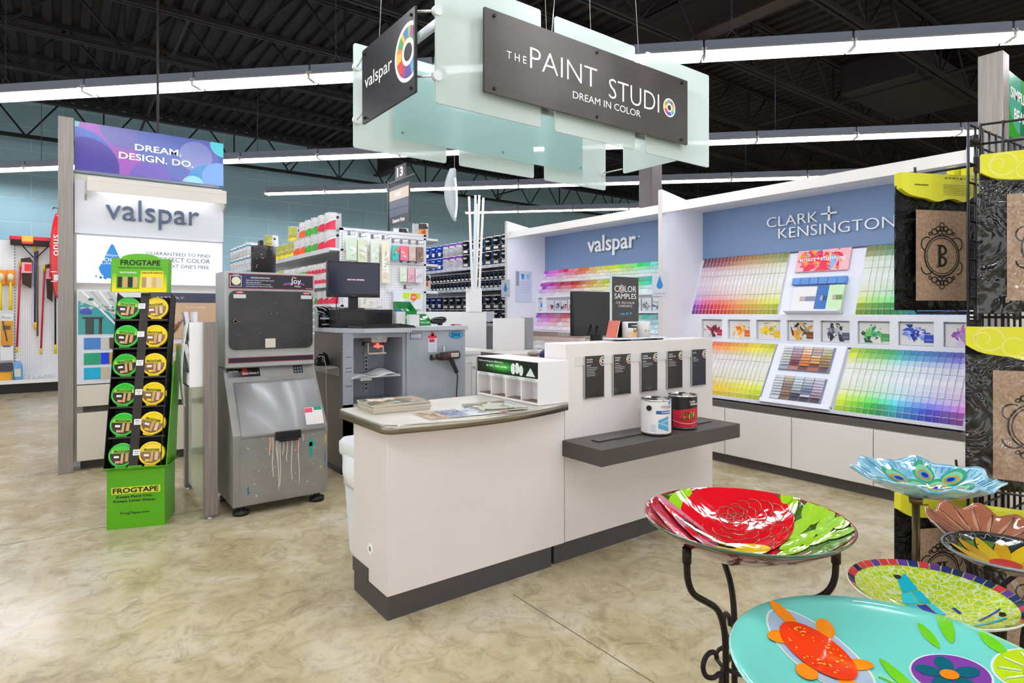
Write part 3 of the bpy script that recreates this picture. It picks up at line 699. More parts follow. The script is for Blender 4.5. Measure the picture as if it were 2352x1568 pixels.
b = B(); on_can(b, r, -140, -20, .012, lambda k: .118 - .012*math.cos(k*3.2)*1.3 - .02*(k-.5), RED, 24); on_can(b, r+.0003, -110, -45, lambda k: .052+.012*k, lambda k: .064 + .01*k, M('#7a2a12', .4), 14)
rr = random.Random(2)
for k in range(26):
    a = -108 + 58*rr.random(); z = .062 + .02*rr.random(); on_can(b, r+.0006+.0002*k/26, a, a+rr.uniform(3, 7), z, z + rr.uniform(.01, .03), M(rr.choice(['#e2a52c', '#5c7a25', '#9b2a1c', '#d9772a', '#3c2a16', '#c9c23a', '#2d3a18']), .4), 3)
on_can(b, r+.0002, -140, -20, lambda k: .048 - .016*math.sin(k*3.0), lambda k: .051 - .016*math.sin(k*3.0), M('#e8d8d0', .4), 20)
part(b, 'label_art', t, local=True)
b = B(); can_text(b, 'CLARK+', r, -72, .155, .045, .011, PURE, .001); can_text(b, 'KENSINGTON', r, -68, .14, .065, .011, PURE, .001); part(b, 'lettering', t, local=True)

# ---- leaflet box for light bulbs
t = T('leaflet_box', 'white light-bulb leaflet box with four slots and a green-black header', 'leaflet box', (2.05, 2.66, .867))
x0, x1, y0, y1, z0, z1 = 1.955, 2.042, 2.388, 2.955, .868, 1.092
b = B()
b.box(2.03, 2.165, y0, y1, z0, z1, WHITE2); b.box(x0, 2.03, y0, y1, z1-.105, z1, WHITE2); b.box(x0, 2.03, y0, y1, z0, z0+.012, WHITE2)
for k in range(5): yy = y0 + (y1-y0-.008)*k/4; b.box(x0, 2.03, yy, yy+.008, z0+.012, z1-.105, WHITE2)
part(b, 'box', t)
b = B(); b.box(x0-.001, x0, y0+.003, y1-.003, z1-.088, z1-.004, M('#141a14', .3)); hd = part(b, 'header_card', t)
GR = [M(c, .35) for c in ('#12331a', '#1c5a22', '#2c8a2c', '#3fae34')]
b = B(); nx = -Y_
for i in range(4): b.poly([(x0-.0012-.0001*i, 2.70 - .21*(1-i*.22)*math.cos(a), z1-.046 + .0395*(1-i*.2)*math.sin(a)) for a in [2*math.pi*j/28 for j in range(28)]], GR[i])
part(b, 'green_glow_print', hd)
b = B(); b.text('Understanding the differences', (x0-.0018, y1-.02, z1-.03), -Y_, Z_, .24, .013, PURE, ext=.0002, bold=.008); b.text('in CFL light bulbs', (x0-.0018, y1-.10, z1-.055), -Y_, Z_, .2, .015, PURE, ext=.0002, bold=.02); part(b, 'lettering', hd)
b = B(); xq = x0 - .0022
for (yc, w_, zc, h_) in ((2.60, .022, -.05, .03), (2.565, .02, -.045, .03), (2.53, .018, -.055, .028)): b.disc((xq, yc, z1+zc), -Y_, Z_, w_, M('#e8efe9', .3), 20, h_)
b.poly([(xq, 2.49, z1-.08), (xq, 2.45, z1-.035), (xq, 2.41, z1-.08)], M('#dfe8e2', .3)); part(b, 'bulb_picture', hd)
b = B()
for k, s in enumerate(('Soft White', 'Natural', 'Cool White', 'Daylight')): b.text(s, (x0-.0005, y1-.03-.142*k, z1-.1025), -Y_, Z_, .085, .011, M('#2f9a6a'), ext=.0003)
part(b, 'slot_lettering', t)
b = B(); b.box(1.96, 2.03, y0+.01, y1-.01, z0+.0125, z0+.014, M('#7d5b48', .5)); part(b, 'slot_base', t)

# ---- magazines and brochures
PAGE = M('#c9c2b0', .5)
def cover(b, c, ux, uy, w, h, cols, seed, n=16):
    splat(b, c, ux, uy, w*.98, h*.96, cols, n, seed, .0003, (.25, .6))
def magazine(c, ang, w, h, th, cols, lab, group, seed, cat='magazine', base='#857c5f'):
    ux = Vector((math.cos(ang), math.sin(ang), 0)); uy = Vector((-math.sin(ang), math.cos(ang), 0)); c = Vector(c)
    b = B(); b.obox(c + Z_*th/2, ux*w/2, uy*h/2, Z_*(th/2), PAGE, .0008)
    for s_ in (0,): b.obox(c + Z_*(th+.0003), ux*w/2, uy*h/2, Z_*.0003, M(base, .25))
    o = solo(b, 'magazine' if cat == 'magazine' else 'brochure', lab, cat, group, base=c)
    b = B(); cover(b, c + Z_*(th+.0007), ux, uy, w, h, cols, seed); part(b, 'cover_picture', o)
    return o
CV = [M(q, .25) for q in ('#8a9a4a', '#6b4c2a', '#c9b48a', '#3a4a2a', '#d9d2c2', '#a9743a', '#7da0b8')]
rr = random.Random(9)
for k in range(6):
    magazine((1.325 + rr.uniform(-.006, .006), 2.76 + rr.uniform(-.006, .006), .8665 + .0072*k), rad(-3 + rr.uniform(-1.5, 1.5)), .30, .21, .0065, CV, 'garden magazine, %s from the bottom of the stack on the counter' % ORD[k] if k < 5 else 'topmost garden magazine of the stack on the low counter', 'stacked magazines on the counter', 40+k)
BR = [('brown wood-grain brochure, leftmost of the fan on the counter', ['#a98a6c', '#c2a284', '#7d5f48'], '#b89678'), ('blue grey brochure, second from left in the counter fan', ['#7a8296', '#55607a', '#9aa0b0'], '#8a90a2'), ('pale brochure with circular tool, middle of the counter fan', ['#d5dbe2', '#b9c4d0', '#8f9aa8'], '#dfe3e8'), ('white brochure with red print, fourth in the counter fan', ['#d98a72', '#eae4dc', '#8a3a2a', '#3c3432'], '#e6e1d8')]
for k, (lab, cs, bs) in enumerate(BR):
    magazine((1.375 + .105*k, 2.465 - .012*k, .8666 + .0012*k), rad(86 - 4*k), .215, .105, .001, [M(q, .22) for q in cs], lab, 'brochures fanned on the counter', 60+k, 'brochure', bs)
magazine((1.74, 2.475, .872), rad(-8), .24, .27, .006, [M(q, .25) for q in ('#8c9a70', '#5d6b55', '#c9cdb8', '#3f4a44', '#a9b9c4', '#d9d3c0')], 'open garden magazine lying right of the brochure fan', None, 77)
# ================================================================ hanging "paint studio" sign
def frosted(key, c, tr=.45, alpha=1.0, rough=.25):
    if key in _M: return _M[key]
    m = M(c, rough, key=key); n, l, p = nodes(m)
    t = n.new('ShaderNodeBsdfTranslucent'); t.inputs[0].default_value = (*lin(c), 1); mx = n.new('ShaderNodeMixShader'); mx.inputs[0].default_value = tr
    out = n['Material Output']; l.new(p.outputs[0], mx.inputs[1]); l.new(t.outputs[0], mx.inputs[2])
    if alpha < 1:
        tp = n.new('ShaderNodeBsdfTransparent'); m2 = n.new('ShaderNodeMixShader'); m2.inputs[0].default_value = alpha
        l.new(tp.outputs[0], m2.inputs[1]); l.new(mx.outputs[0], m2.inputs[2]); l.new(m2.outputs[0], out.inputs[0])
    else: l.new(mx.outputs[0], out.inputs[0])
    return m
FROST = frosted('frost', '#dfe9e4', .42, .93); TEALG = frosted('tealglass', '#c6e3e0', .45, .68, .08)
DARKS = tex_mat('signmetal', '#3b3633', '#48423e', 4, .38, .35, spec=.6)
ALU = M('#cfd3d2', .3, .7)
t = T('hanging_sign', 'hanging sign of frosted panels with two dark boards over the counter', 'hanging sign', (2.15, 2.63, 2.22)); HS = t
def rpanel(name, o, ux, w, h, th, m, r=.012, par=t, lab=None):
    """thin board with rounded corners; o lower-left, ux direction, up Z"""
    o, ux = Vector(o), Vector(ux); pts = []
    for (cx, cy, a0) in ((w-r, r, -90), (w-r, h-r, 0), (r, h-r, 90), (r, r, 180)):
        for k in range(5): a = rad(a0 + 22.5*k); pts.append(o + ux*(cx + r*math.cos(a)) + Z_*(cy + r*math.sin(a)))
    b = B(); b.prism(pts, ux.cross(Z_)*th, m); return part(b, name, par, lab)
for x in (1.278, 1.952, 2.628): rpanel('frosted_panel', (x, 2.262, 2.245), X_, .582, .57, .010, FROST)
for x in (1.225, 1.878, 2.533): rpanel('frosted_panel', (x, 3.035, 2.214), X_, .562, .55, .010, FROST)
rpanel('frosted_panel', (3.085, 2.37, 2.30), Y_, .48, .36, .010, FROST)
rpanel('teal_panel', (1.444, 3.0, 2.295), X_, 1.395, .40, .008, TEALG, .004)
rpanel('teal_panel', (1.26, 2.46, 2.40), Y_, .42, .26, .008, TEALG, .004)
bb = rpanel('title_board', (1.5, 2.222, 2.33), X_, 1.442, .376, .012, DARKS, .003, lab='dark brushed board with white lettering')
TX = M('#efefee', .4)
b = B(); yk = 2.2092
b.text('THE', (1.622, yk, 2.508), X_, Z_, .115, .034, TX, sp=1.5); b.text('PAINT', (1.758, yk, 2.497), X_, Z_, .44, .098, TX, bold=-.012); b.text('STUDI', (2.285, yk, 2.468), X_, Z_, .40, .104, TX, bold=-.012)
b.text('DREAM IN COLOR', (2.03, yk, 2.412), X_, Z_, .50, .036, TX, bold=-.002); part(b, 'lettering', bb)
b = B(); wheel(b, (2.775, yk, 2.515), X_, Z_, .053, 0); part(b, 'color_wheel', bb)
b = B()
pts = [(x, 2.2105, z) for x in (1.555, 2.2, 2.885) for z in (2.352, 2.682)]
for p in pts: bx = B(); bx.cyl(p, (p[0], p[1]-.008, p[2]), .008, M('#2c2a2a', .3, .6), n=12); part(bx, 'bolt', bb)
b.bm.free()
lb = rpanel('side_board', (1.21, 2.85, 2.285), -Y_, .56, .365, .012, M('#262325', .3), .003, lab='dark board with white lettering and a colour wheel')
b = B(); xk = 1.1972
b.text('valspar', (xk, 2.815, 2.43), -Y_, Z_, .305, .085, TX, bold=.004)
wheel(b, (xk, 2.352, 2.475), -Y_, Z_, .128, .0, half=.052); part(b, 'lettering', lb)
for y in (2.325, 2.82):
    for z in (2.31, 2.625): bx = B(); bx.cyl((1.198, y, z), (1.190, y, z), .007, M('#2c2a2a', .3, .6), n=12); part(bx, 'bolt', lb)
# rods, clips, frame bars and cables
for z in (2.36, 2.64):
    for p, q in (((1.21, 2.32, z), (1.285, 2.255, z)), ((1.21, 2.84, z-.0), (1.24, 3.02, z)), ((3.075, 2.85, z-.03), (3.06, 3.02, z-.03)), ((3.075, 2.39, z), (3.17, 2.27, z))):
        b = B(); b.cyl(p, q, .005, ALU, n=8); part(b, 'rod', t)
        b = B(); q = Vector(q); d = Vector((0, 1, 0)); b.cyl(q - d*.012, q + d*.012, .022, M('#dfe5e3', .3), n=16); part(b, 'clip', t)
for p, q in (((1.30, 2.285, 2.345), (3.15, 2.285, 2.345)), ((1.30, 2.285, 2.66), (3.15, 2.285, 2.66)), ((1.27, 3.02, 2.66), (3.06, 3.02, 2.66)), ((1.30, 2.285, 2.60), (1.30, 3.015, 2.60)), ((3.03, 2.285, 2.60), (3.03, 3.015, 2.60))):
    p, q = Vector(p), Vector(q); b = B(); b.obox((p+q)/2, (q-p)/2, (q-p).normalized().cross(Z_)*.008, Z_*.02, ALU); part(b, 'frame_bar', t)
for p in ((1.46, 2.994, 2.33), (2.14, 2.994, 2.33), (2.79, 2.994, 2.33)): b = B(); b.cyl((p[0]+.03, p[1]-.004, p[2]), (p[0]+.03, p[1]+.001, p[2]), .008, M('#9fa8a6', .2, .8), n=12); part(b, 'bolt', t)
CBL = M('#c9c7c2', .3, .8)
for p, q in (((1.93, 2.29, 2.67), (1.86, 2.33, 5.0)), ((2.62, 2.29, 2.67), (2.46, 2.33, 5.0)), ((1.35, 3.0, 2.67), (1.45, 2.95, 5.0)), ((2.95, 3.0, 2.67), (2.8, 2.95, 5.0)), ((1.95, 2.285, 2.67), (2.02, 2.33, 3.0))):
    b = B(); b.cyl(p, q, .0022, CBL, n=6); part(b, 'cable', t)
b = B(); b.cyl((1.9, 2.29, 2.94), (1.9, 2.29, 2.99), .012, ALU, n=10); part(b, 'cable_grip', t)

# ================================================================ left end cap with valspar lettering
ACRY = M('#dfe3ea', .1)
t = T('display_endcap', 'tall grey and white end cap headed DREAM. DESIGN. DO. at left', 'end cap', (.61, 6.5, 0)); EC = t
GRAIN = tex_mat('greygrain', '#857d77', '#978f88', 4, .4, 0, (25, 25, .6)); SIDEC = M('#d6d0c6', .4); PAN = M('#cfd0d4', .35); YF = 6.28
b = B(); b.box(-.03, .075, YF-.03, 6.75, 0, 2.98, GRAIN, .003); part(b, 'post', t)
b = B(); b.box(.078, 1.236, 6.33, 6.75, .07, 2.53, SIDEC); part(b, 'carcass', t)
b = B(); b.box(.13, 1.20, 6.36, 6.70, 0, .07, GREYD); part(b, 'kick_plate', t)
hp = None
b = B(); b.box(.081, 1.236, YF, 6.40, 2.556, 2.965, M('#3a5aa8', .25)); hp = part(b, 'header_panel', t, 'blue and purple header panel with white lettering')
# overlapping circles printed on the header
def clipcirc(b, cx, cz, r, m, off, hole=None):
    pts = []
    from_ = [(.081, 2.557), (1.236, 2.557), (1.236, 2.964), (.081, 2.964)]
    poly = [(cx + r*math.cos(2*math.pi*i/64), cz + r*math.sin(2*math.pi*i/64)) for i in range(64)]
    def clip(P, f, inter):
        o = []
        for i in range(len(P)):
            a, c = P[i-1], P[i]
            if f(c):
                if not f(a): o.append(inter(a, c))
                o.append(c)
            elif f(a): o.append(inter(a, c))
        return o
    for ax, lim, sg in ((0, .081, 1), (0, 1.236, -1), (1, 2.557, 1), (1, 2.964, -1)):
        if not poly: return
        poly = clip(poly, lambda p: (p[ax]-lim)*sg >= 0, lambda a, c: tuple(a[k] + (c[k]-a[k])*(lim-a[ax])/(c[ax]-a[ax]) for k in (0, 1)))
    if len(poly) > 2: b.poly([(p[0], YF-.0006-off, p[1]) for p in poly], m)
b = B()
for i, (cx, cz, r, c) in enumerate(((.10, 2.98, .26, '#7fd0d0'), (.46, 2.85, .36, '#9a4bb0'), (.08, 2.62, .3, '#3d5fc0'), (.45, 2.98, .20, '#5d58a8'), (.16, 2.6, .24, '#3b2a94'), (.90, 2.86, .30, '#5a5fae'), (.78, 2.86, .27, '#4c5fb0'), (.64, 2.53, .17, '#6a55b4'), (1.24, 2.95, .12, '#55c5d2'), (1.0, 2.8, .14, '#7a82c0'), (1.12, 2.54, .2, '#2f86c8'), (.98, 2.52, .1, '#8fd0dc'), (1.2, 2.62, .15, '#6a9ade'))):
    clipcirc(b, cx, cz, r, M(c, .22), .00012*i)
part(b, 'circle_print', hp)
b = B(); b.text('DREAM.', (.515, YF-.0032, 2.785), X_, Z_, .365, .058, PURE, bold=.02); b.text('DESIGN. DO.', (.395, YF-.0032, 2.695), X_, Z_, .585, .06, PURE, bold=.02); part(b, 'lettering', hp)
b = B(); b.box(.165, 1.242, YF-.115, YF+.04, 2.455, 2.49, SIDEC, .002); b.box(.165, 1.242, YF-.115, YF-.10, 2.37, 2.455, SIDEC); part(b, 'canopy', t)
for x in (.15, 1.227): b = B(); b.prism([(x, YF-.1, 2.45), (x, YF+.04, 2.45), (x, YF+.04, 2.28), (x, YF-.07, 2.34)], (.015, 0, 0), M('#b9b6b2', .4)); part(b, 'bracket', t)
b = B(); b.box(.25, 1.15, YF-.09, YF-.05, 2.43, 2.454, M('#f4f5ff', .5, emit=5, key='ecled')); part(b, 'led_strip', t)
b = B(); b.box(.081, 1.236, YF, 6.33, 2.02, 2.47, PAN); bp = part(b, 'logo_panel', t)
b = B(); b.text('valspar', (.30, YF-.003, 2.095), X_, Z_, .725, .245, M('#43536e', .3), ext=.02, bold=-.002); part(b, 'raised_lettering', bp)
LB = M('#eef1ff', .4, emit=.28, key='lightbox')
b = B(); b.box(.096, 1.222, YF-.03, 6.33, 1.598, 2.0, LB); lbx = part(b, 'light_box', t, 'lit white panel with a blue drop and grey lettering')
b = B(); drop(b, (.345, YF-.0305, 1.79), X_, Z_, .31, M('#1f86d8', .3)); 
for k in range(7): b.disc((.23 + .033*k, YF-.0303, 1.655 - .01*math.sin(k*1.1)), X_, Z_, .008 + .004*(k % 3), M('#1f86d8', .3), 10)
part(b, 'drop_print', lbx)
b = B(); yk = YF-.0315; DK = M('#3d4658', .4)
b.text('valspar', (.285, yk, 1.825), X_, Z_, .11, .028, PURE); b.text('COLOR', (.245, yk, 1.785), X_, Z_, .19, .032, PURE, bold=.02); b.text('GUARANTEE', (.245, yk, 1.76), X_, Z_, .2, .018, PURE)
for k, (s, z, h, x0) in enumerate((('GUARANTEED TO FIND', 1.86, .03, .60), ('THE PERFECT COLOR', 1.805, .038, .555), ("OR THE NEXT ONE'S FREE.", 1.75, .034, .56))): b.text(s, (x0, yk, z), X_, Z_, 1.115-x0, h, DK)
b.text('See store associate for guarantee details.', (.75, yk, 1.725), X_, Z_, .3, .008, M('#8a93a5')); part(b, 'lettering', lbx)
b = B(); b.box(.096, 1.222, YF-.012, 6.33, .735, 1.54, M('#dfe2ea', .35)); part(b, 'swatch_frame', t)
# left room picture over swatch boxes; right picture panel with dark header
def roompic(x0, x1, z0, z1, name, teal=True):
    b = B(); y = YF-.014
    b.box(x0, x1, y-.003, y, z0, z1, M('#3f9a9c' if teal else '#cfae8f', .25)); p = part(b, name, t)
    b = B(); y -= .0035
    if teal:
        b.poly([(x0, y, z1), (x0, y, z1-.22*(z1-z0)), (x1, y, z0+.42*(z1-z0)), (x1, y, z1)], M('#c9cac9', .3))
        for k in range(5): b.poly([(x0+.02+.06*k, y-.0003, z1), (x0+.04+.06*k, y-.0003, z1), (x1, y-.0003, z1-.11-.05*(4-k)), (x1, y-.0003, z1-.13-.05*(4-k))], M('#aeb0b0' if k % 2 else '#eceded', .3))
        rr = random.Random(4)
        for k in range(22): b.disc((x0+.02+rr.random()*.24, y-.0005-.0001*k, z0+.20+rr.random()*.10), X_, Z_, rr.uniform(.008, .024), M(rr.choice(['#8fb5ae', '#c3cfc0', '#5d8f8f', '#2f6f74']), .3), 12, rr.uniform(.006, .014))
        b.box(x0+.03, x1-.12, y-.004, y-.003, z0+.13, z0+.145, M('#4a2f2a')); b.box(x0+.05, x0+.11, y-.004, y-.003, z0+.0, z0+.13, M('#3f4a44')); b.box(x1-.15, x1-.13, y-.004, y-.003, z0, z0+.13, M('#5d2f2a')); b.box(x0+.16, x1-.13, y-.004, y-.003, z0+.08, z0+.13, M('#6b3a30'))
        for k in range(5): b.disc((x0+.03+.012*k, y-.0045-.0001*k, z0+.19+.012*(k % 2)), X_, Z_, .02, M('#4a4fb0'), 10)
    else:
        b.box(x0, x1, y-.0006, y, z1-.09, z1, M('#4b4a5c', .3)); b.text('EARTHLY', (x0+.06, y-.001, z1-.055), X_, Z_, .22, .018, PURE)
        b.text('EARTHSONG', (x1-.30, y-.001, z1-.14), X_, Z_, .17, .014, M('#efe2d6'))
        for k in range(9): a = -1.2 + .3*k; b.tube([(x0+.16, y-.001, z0+.02), (x0+.16+.05*a, y-.001, z0+.09), (x0+.16+.09*a, y-.001, z0+.14+.02*(k % 3))], .005, M('#6b4a3c'), n=5)
    part(b, 'picture', p); return p
roompic(.105, .40, 1.16, 1.525, 'picture_panel', True); roompic(.62, 1.215, 1.10, 1.525, 'picture_panel', False)
rows = [(1.03, ['#4a7fc4', '#c9c6c2', '#5d4a3c']), (.90, ['#2a9a72', '#1f3fd0', '#c9a02c']), (.775, ['#1fa8cf', '#c4b9a0', '#a9dccf'])]
for z, cs in rows:
    b = B(); x = .145
    for c, w in zip(cs, (.12, .062, .055)): b.box(x, x+w-.004, YF-.018, YF-.012, z, z+.098, M(c, .3)); x += w
    part(b, 'swatch_row', t)
rows = [(.98, ['#d9c09a', '#b98a5a', '#8d6b3c']), (.86, ['#c9a880', '#a9824a', '#7d93a9']), (.76, ['#bfae9a', '#8fa3bd', '#6b7f9d'])]
for z, cs in rows:
    b = B(); x = .66
    for c in cs: b.box(x, x+.16, YF-.018, YF-.012, z, z+.08, M(c, .3)); x += .17
    part(b, 'swatch_row', t)
DOOR = M('#d9d2c2', .35)
b = B(); b.box(.096, 1.222, YF-.015, 6.33, .545, .725, DOOR, .003); part(b, 'drawer', t)
b = B(); b.box(.14, 1.2, YF+.02, 6.33, .49, .545, GREYD); part(b, 'recess', t)
b = B(); b.box(.096, .65, YF-.015, 6.33, .085, .49, DOOR, .003); part(b, 'door', t)
b = B(); b.box(.66, 1.222, YF-.015, 6.33, .085, .49, DOOR, .003); part(b, 'door', t)
# pole hanging in front, beside the light row
b = B(); b.cyl((.70, 6.36, 2.966), (.70, 6.36, 5.0), .011, M('#4b4340', .5), n=10); solo(b, 'ceiling_pole', 'thin dark pole from the roof down to the DREAM header', 'pole')
# ================================================================ tape display, literature stand, paint shakers
GRN = M('#57a80c', .35); GRN2 = M('#4d960d', .4); YEL = M('#f2d413', .3); INK = M('#15160f', .4); TGR = M('#2fb52f', .22, coat=.4); TYE = M('#f0cf12', .22, coat=.4)
AF = rad(-20.2); t = T('tape_display', 'bright green cardboard floor display with two leaning columns of tape', 'floor display', (.219, 4.48, 0), AF); FD = t
MF = W[t.name]
FW = .319
b = B()
b.box(0, FW, 0, .26, 0, .36, GRN); part(b, 'base_box', t, local=True)
b = B(); b.prism([(0, 0, .36), (FW, 0, .36), (FW+.03, -.035, .385), (-.035, -.035, .385)], (0, .002, .0015), GRN); b.prism([(FW, 0, .36), (FW, .26, .36), (FW+.03, .27, .39), (FW+.03, -.035, .385)], (.002, 0, 0), GRN2); b.box(.12, .2, -.03, -.024, .375, .395, GRN2, .004); part(b, 'flared_lip', t, local=True)
b = B(); yk = -.0008
b.box(.025, .295, yk-.0004, yk, .215, .258, M('#d7dd3a', .35)); b.text('FROGTAPE', (.033, yk-.0006, .221), X_, Z_, .252, .032, INK, bold=.028); b.text('Keeps Paint Out.', (.052, yk, .186), X_, Z_, .2, .019, INK, bold=.02); b.text('Keeps Lines Sharp.', (.036, yk, .160), X_, Z_, .235, .019, INK, bold=.02); b.text('FrogTape.com', (.075, yk, .085), X_, Z_, .16, .018, INK, bold=.012); part(b, 'lettering', t, local=True)
# leaning tray: front face from (y .0, z .37) to (y .31, z 1.47)
P0, P1 = Vector((0, -.01, .37)), Vector((0, .25, 1.475)); SL = (P1-P0).normalized(); SN = Vector((0, -SL.z, SL.y)); LEN = (P1-P0).length
def onf(x, s_, off=0): return P0 + SL*s_ + SN*off + X_*(x - .035*s_/LEN)
BK = M('#17140f', .55)
b = B(); DP = .12
for x in (.002, FW-.004): b.obox(onf(x, LEN/2, -DP/2), X_*.002, SL*(LEN/2), SN*(DP/2), BK)
b.obox(onf(FW/2, LEN/2, -DP), X_*(FW/2), SL*(LEN/2), SN*.002, BK); part(b, 'tray', t, local=True)
b = B(); b.obox(onf(FW/2+.003, LEN/2, -.012), X_*.025, SL*(LEN/2), SN*.012, M('#2a241c', .5)); part(b, 'divider', t, local=True)
RWS = 6; RH = LEN/RWS
for r in range(RWS): b = B(); b.obox(onf(FW/2, RH*r+.004, -DP/2), X_*(FW/2-.003), SL*.002, SN*(DP/2), BK); b.obox(onf(FW/2, RH*r+.006, 0), X_*(FW/2-.003), SL*.006, SN*.0015, M('#2a251e', .5)); part(b, 'shelf', t, local=True)
b = B(); b.prism([(FW+.001, .02, .36), (FW+.001, .26, .36), (FW+.001, .36, 1.0), (FW+.001, .36, 1.12), (FW+.001, .30, 1.12), (FW+.001, .26, 1.02), (FW+.001, .215, 1.02)], (.006, 0, 0), GRN); b.box(.01, FW, .255, .262, .36, 1.0, GRN2); part(b, 'side_support', t, local=True)
# header
hd = [(-.006, 0), (FW+.006, 0), (FW+.006, .225)] + [(FW/2 + .11*math.cos(a), .225 + .032*math.sin(a)) for a in [math.pi*k/12 for k in range(13)]] + [(-.006, .225)]
HU = Vector((0, .10, 1)).normalized(); HO = Vector((-.04, .215, 1.48))
b = B(); b.prism([HO + X_*x + HU*z for x, z in hd], (0, .09, 0), GRN); h = part(b, 'header', t, local=True)
b = B(); hn = HU.cross(X_)*-1; hn = Vector((0, -HU.z, HU.y)); f = lambda x, z, o=.0006: HO + X_*x + HU*z + hn*o
def hb(b, x0, x1, z0, z1, m, o): b.poly([f(x0, z0, o), f(x1, z0, o), f(x1, z1, o), f(x0, z1, o)], m)
for i in range(6): hb(b, .001, FW-.001, .0 + .02*i, .02*(i+1), M(('#efd214', '#e3d016', '#d2cb18', '#bfc51a', '#a6c01a', '#86bc17')[i], .35), .0005)
hb(b, .025, .158, .022, .142, M('#5aa81c', .35), .001); hb(b, .165, .298, .022, .142, M('#e9d21a', .35), .001)
for x0, cs in ((.032, ('#1c1c1a', '#c89a62', '#1c1c1a', '#c9a36b')), (.172, ('#a98a66', '#d9c9a9', '#c9a36b', '#cbb9a2'))):
    for i in range(4): hb(b, x0+.03*i, x0+.03*i+.026, .03, .10, M(cs[i], .4), .0015)
part(b, 'header_print', h, local=True)
b = B(); b.text('FROGTAPE', f(.045, .178, .001), X_, HU, .232, .036, INK, bold=.028); b.text('Keeps Paint Out. Keeps Lines Sharp.', f(.035, .155, .001), X_, HU, .255, .012, M('#1d3a0c'), bold=.02); b.text('MULTI-SURFACE', f(.045, .124, .0018), X_, HU, .095, .011, PURE, bold=.015); b.text('DELICATE SURFACE', f(.172, .124, .0018), X_, HU, .12, .011, INK, bold=.015); b.box(0, .001, 0, .001, 0, .001, INK) if False else None; part(b, 'lettering', h, local=True)
# rolls, one per compartment
def roll(col, nm):
    """tape roll in a round case, lying in its own frame: face looks along -y, up z"""
    t = T('tape_roll', 'tape roll', 'tape roll')
    R = .074; b = B()
    b.lathe([(R*.94, -.04), (R, -.034), (R, -.004), (R*.97, 0), (R*.84, .002), (R*.80, -.004)], col, n=40); b.prism([(-.028, -R-.006, -.03), (.028, -R-.006, -.03), (.034, -R+.02, -.03), (-.034, -R+.02, -.03)], (0, 0, .028), col)
    b.bm.transform(Matrix.Rotation(rad(90), 4, 'X')); part(b, 'case', t, local=True)
    b = B(); Rl = R*.82
    def seg(z0, z1, m, o):
        pts = []
        for k in range(13): a = math.asin(z0/Rl) + (math.asin(z1/Rl)-math.asin(z0/Rl))*k/12; pts.append((Rl*math.cos(a), a))
        L = [(x, -.0005-o, Rl*math.sin(a)) for x, a in pts]; b.poly(L + [(-x, y, z) for x, y, z in L[::-1]], m)
    y = col is TYE
    seg(-Rl*.999, -.02, M('#7d5a34' if y else '#3a2a20', .3), 0); seg(-.02, .01, M('#8a6a42' if y else '#2c2320', .3), 0); seg(.01, .032, M('#e3cf1c' if y else '#9ccf3a', .3), 0); seg(.032, Rl*.999, TYE if y else TGR, 0)
    for x0, x1, z0, z1, c in ((-.002, .012, -.05, .008, '#c9a06a'), (.022, .04, -.04, .008, '#c49a5e' if not y else '#d9b99a'), (-.04, -.012, -.018, -.005, '#efe9e2'), (-.03, -.004, -.05, -.036, '#d99a7c' if not y else '#e8c31c')): b.box(x0, x1, -.0012, -.0008, z0, z1, M(c, .35))
    part(b, 'label', t, local=True)
    b = B(); b.text('FROGTAPE', (-.043, -.0014, .013), X_, Z_, .086, .016, INK, bold=.025); part(b, 'lettering', t, local=True)
    return t
protos = {}
TILT = math.atan2(P1.y-P0.y, P1.z-P0.z)
rr = random.Random(5)
for r in range(RWS):
    for c in range(2):
        nm = ('green', 'yellow')[c]; col = (TGR, TYE)[c]
        loc = MF @ onf((.078, FW-.076)[c], RH*r + .089, -.004)
        lab = '%s round tape roll, %s from the top of the green floor display' % (nm, ORD[5-r])
        if nm not in protos: protos[nm] = roll(col, nm); o = protos[nm]; o['label'] = lab; o['group'] = '%s tape rolls' % nm; o.location = loc
        else: o = dup(protos[nm], loc, None, lab, '%s tape rolls' % nm)
        rx = Matrix.Rotation(AF, 3, 'Z') @ Matrix.Rotation(-TILT, 3, 'X') @ Matrix.Rotation(rr.uniform(-.12, .12) + (.18 if (r, c) == (1, 1) else 0), 3, 'Y')
        o.rotation_euler = rx.to_euler()
    b = B(); c0 = onf(FW/2+.003, RH*r+.1, .0015); b.obox(c0, X_*.02, SL*.018, SN*.0008, PURE)
    pr = solo(b, 'price_tag', 'white price tag, %s from the top on the green floor display' % ORD[5-r], 'price tag', 'price tags on the tape display', base=c0); pr.location = MF @ c0; pr.rotation_euler = (0, 0, AF)
    b = B(); b.text('%dmm' % (60, 48, 36, 36, 24, 24)[r], c0 - X_*.014 + SL*.003 + SN*.0012, X_, SL, .028, .008, INK); b.text('1.88 in', c0 - X_*.01 - SL*.01 + SN*.0012, X_, SL, .02, .006, INK); part(b, 'lettering', pr)

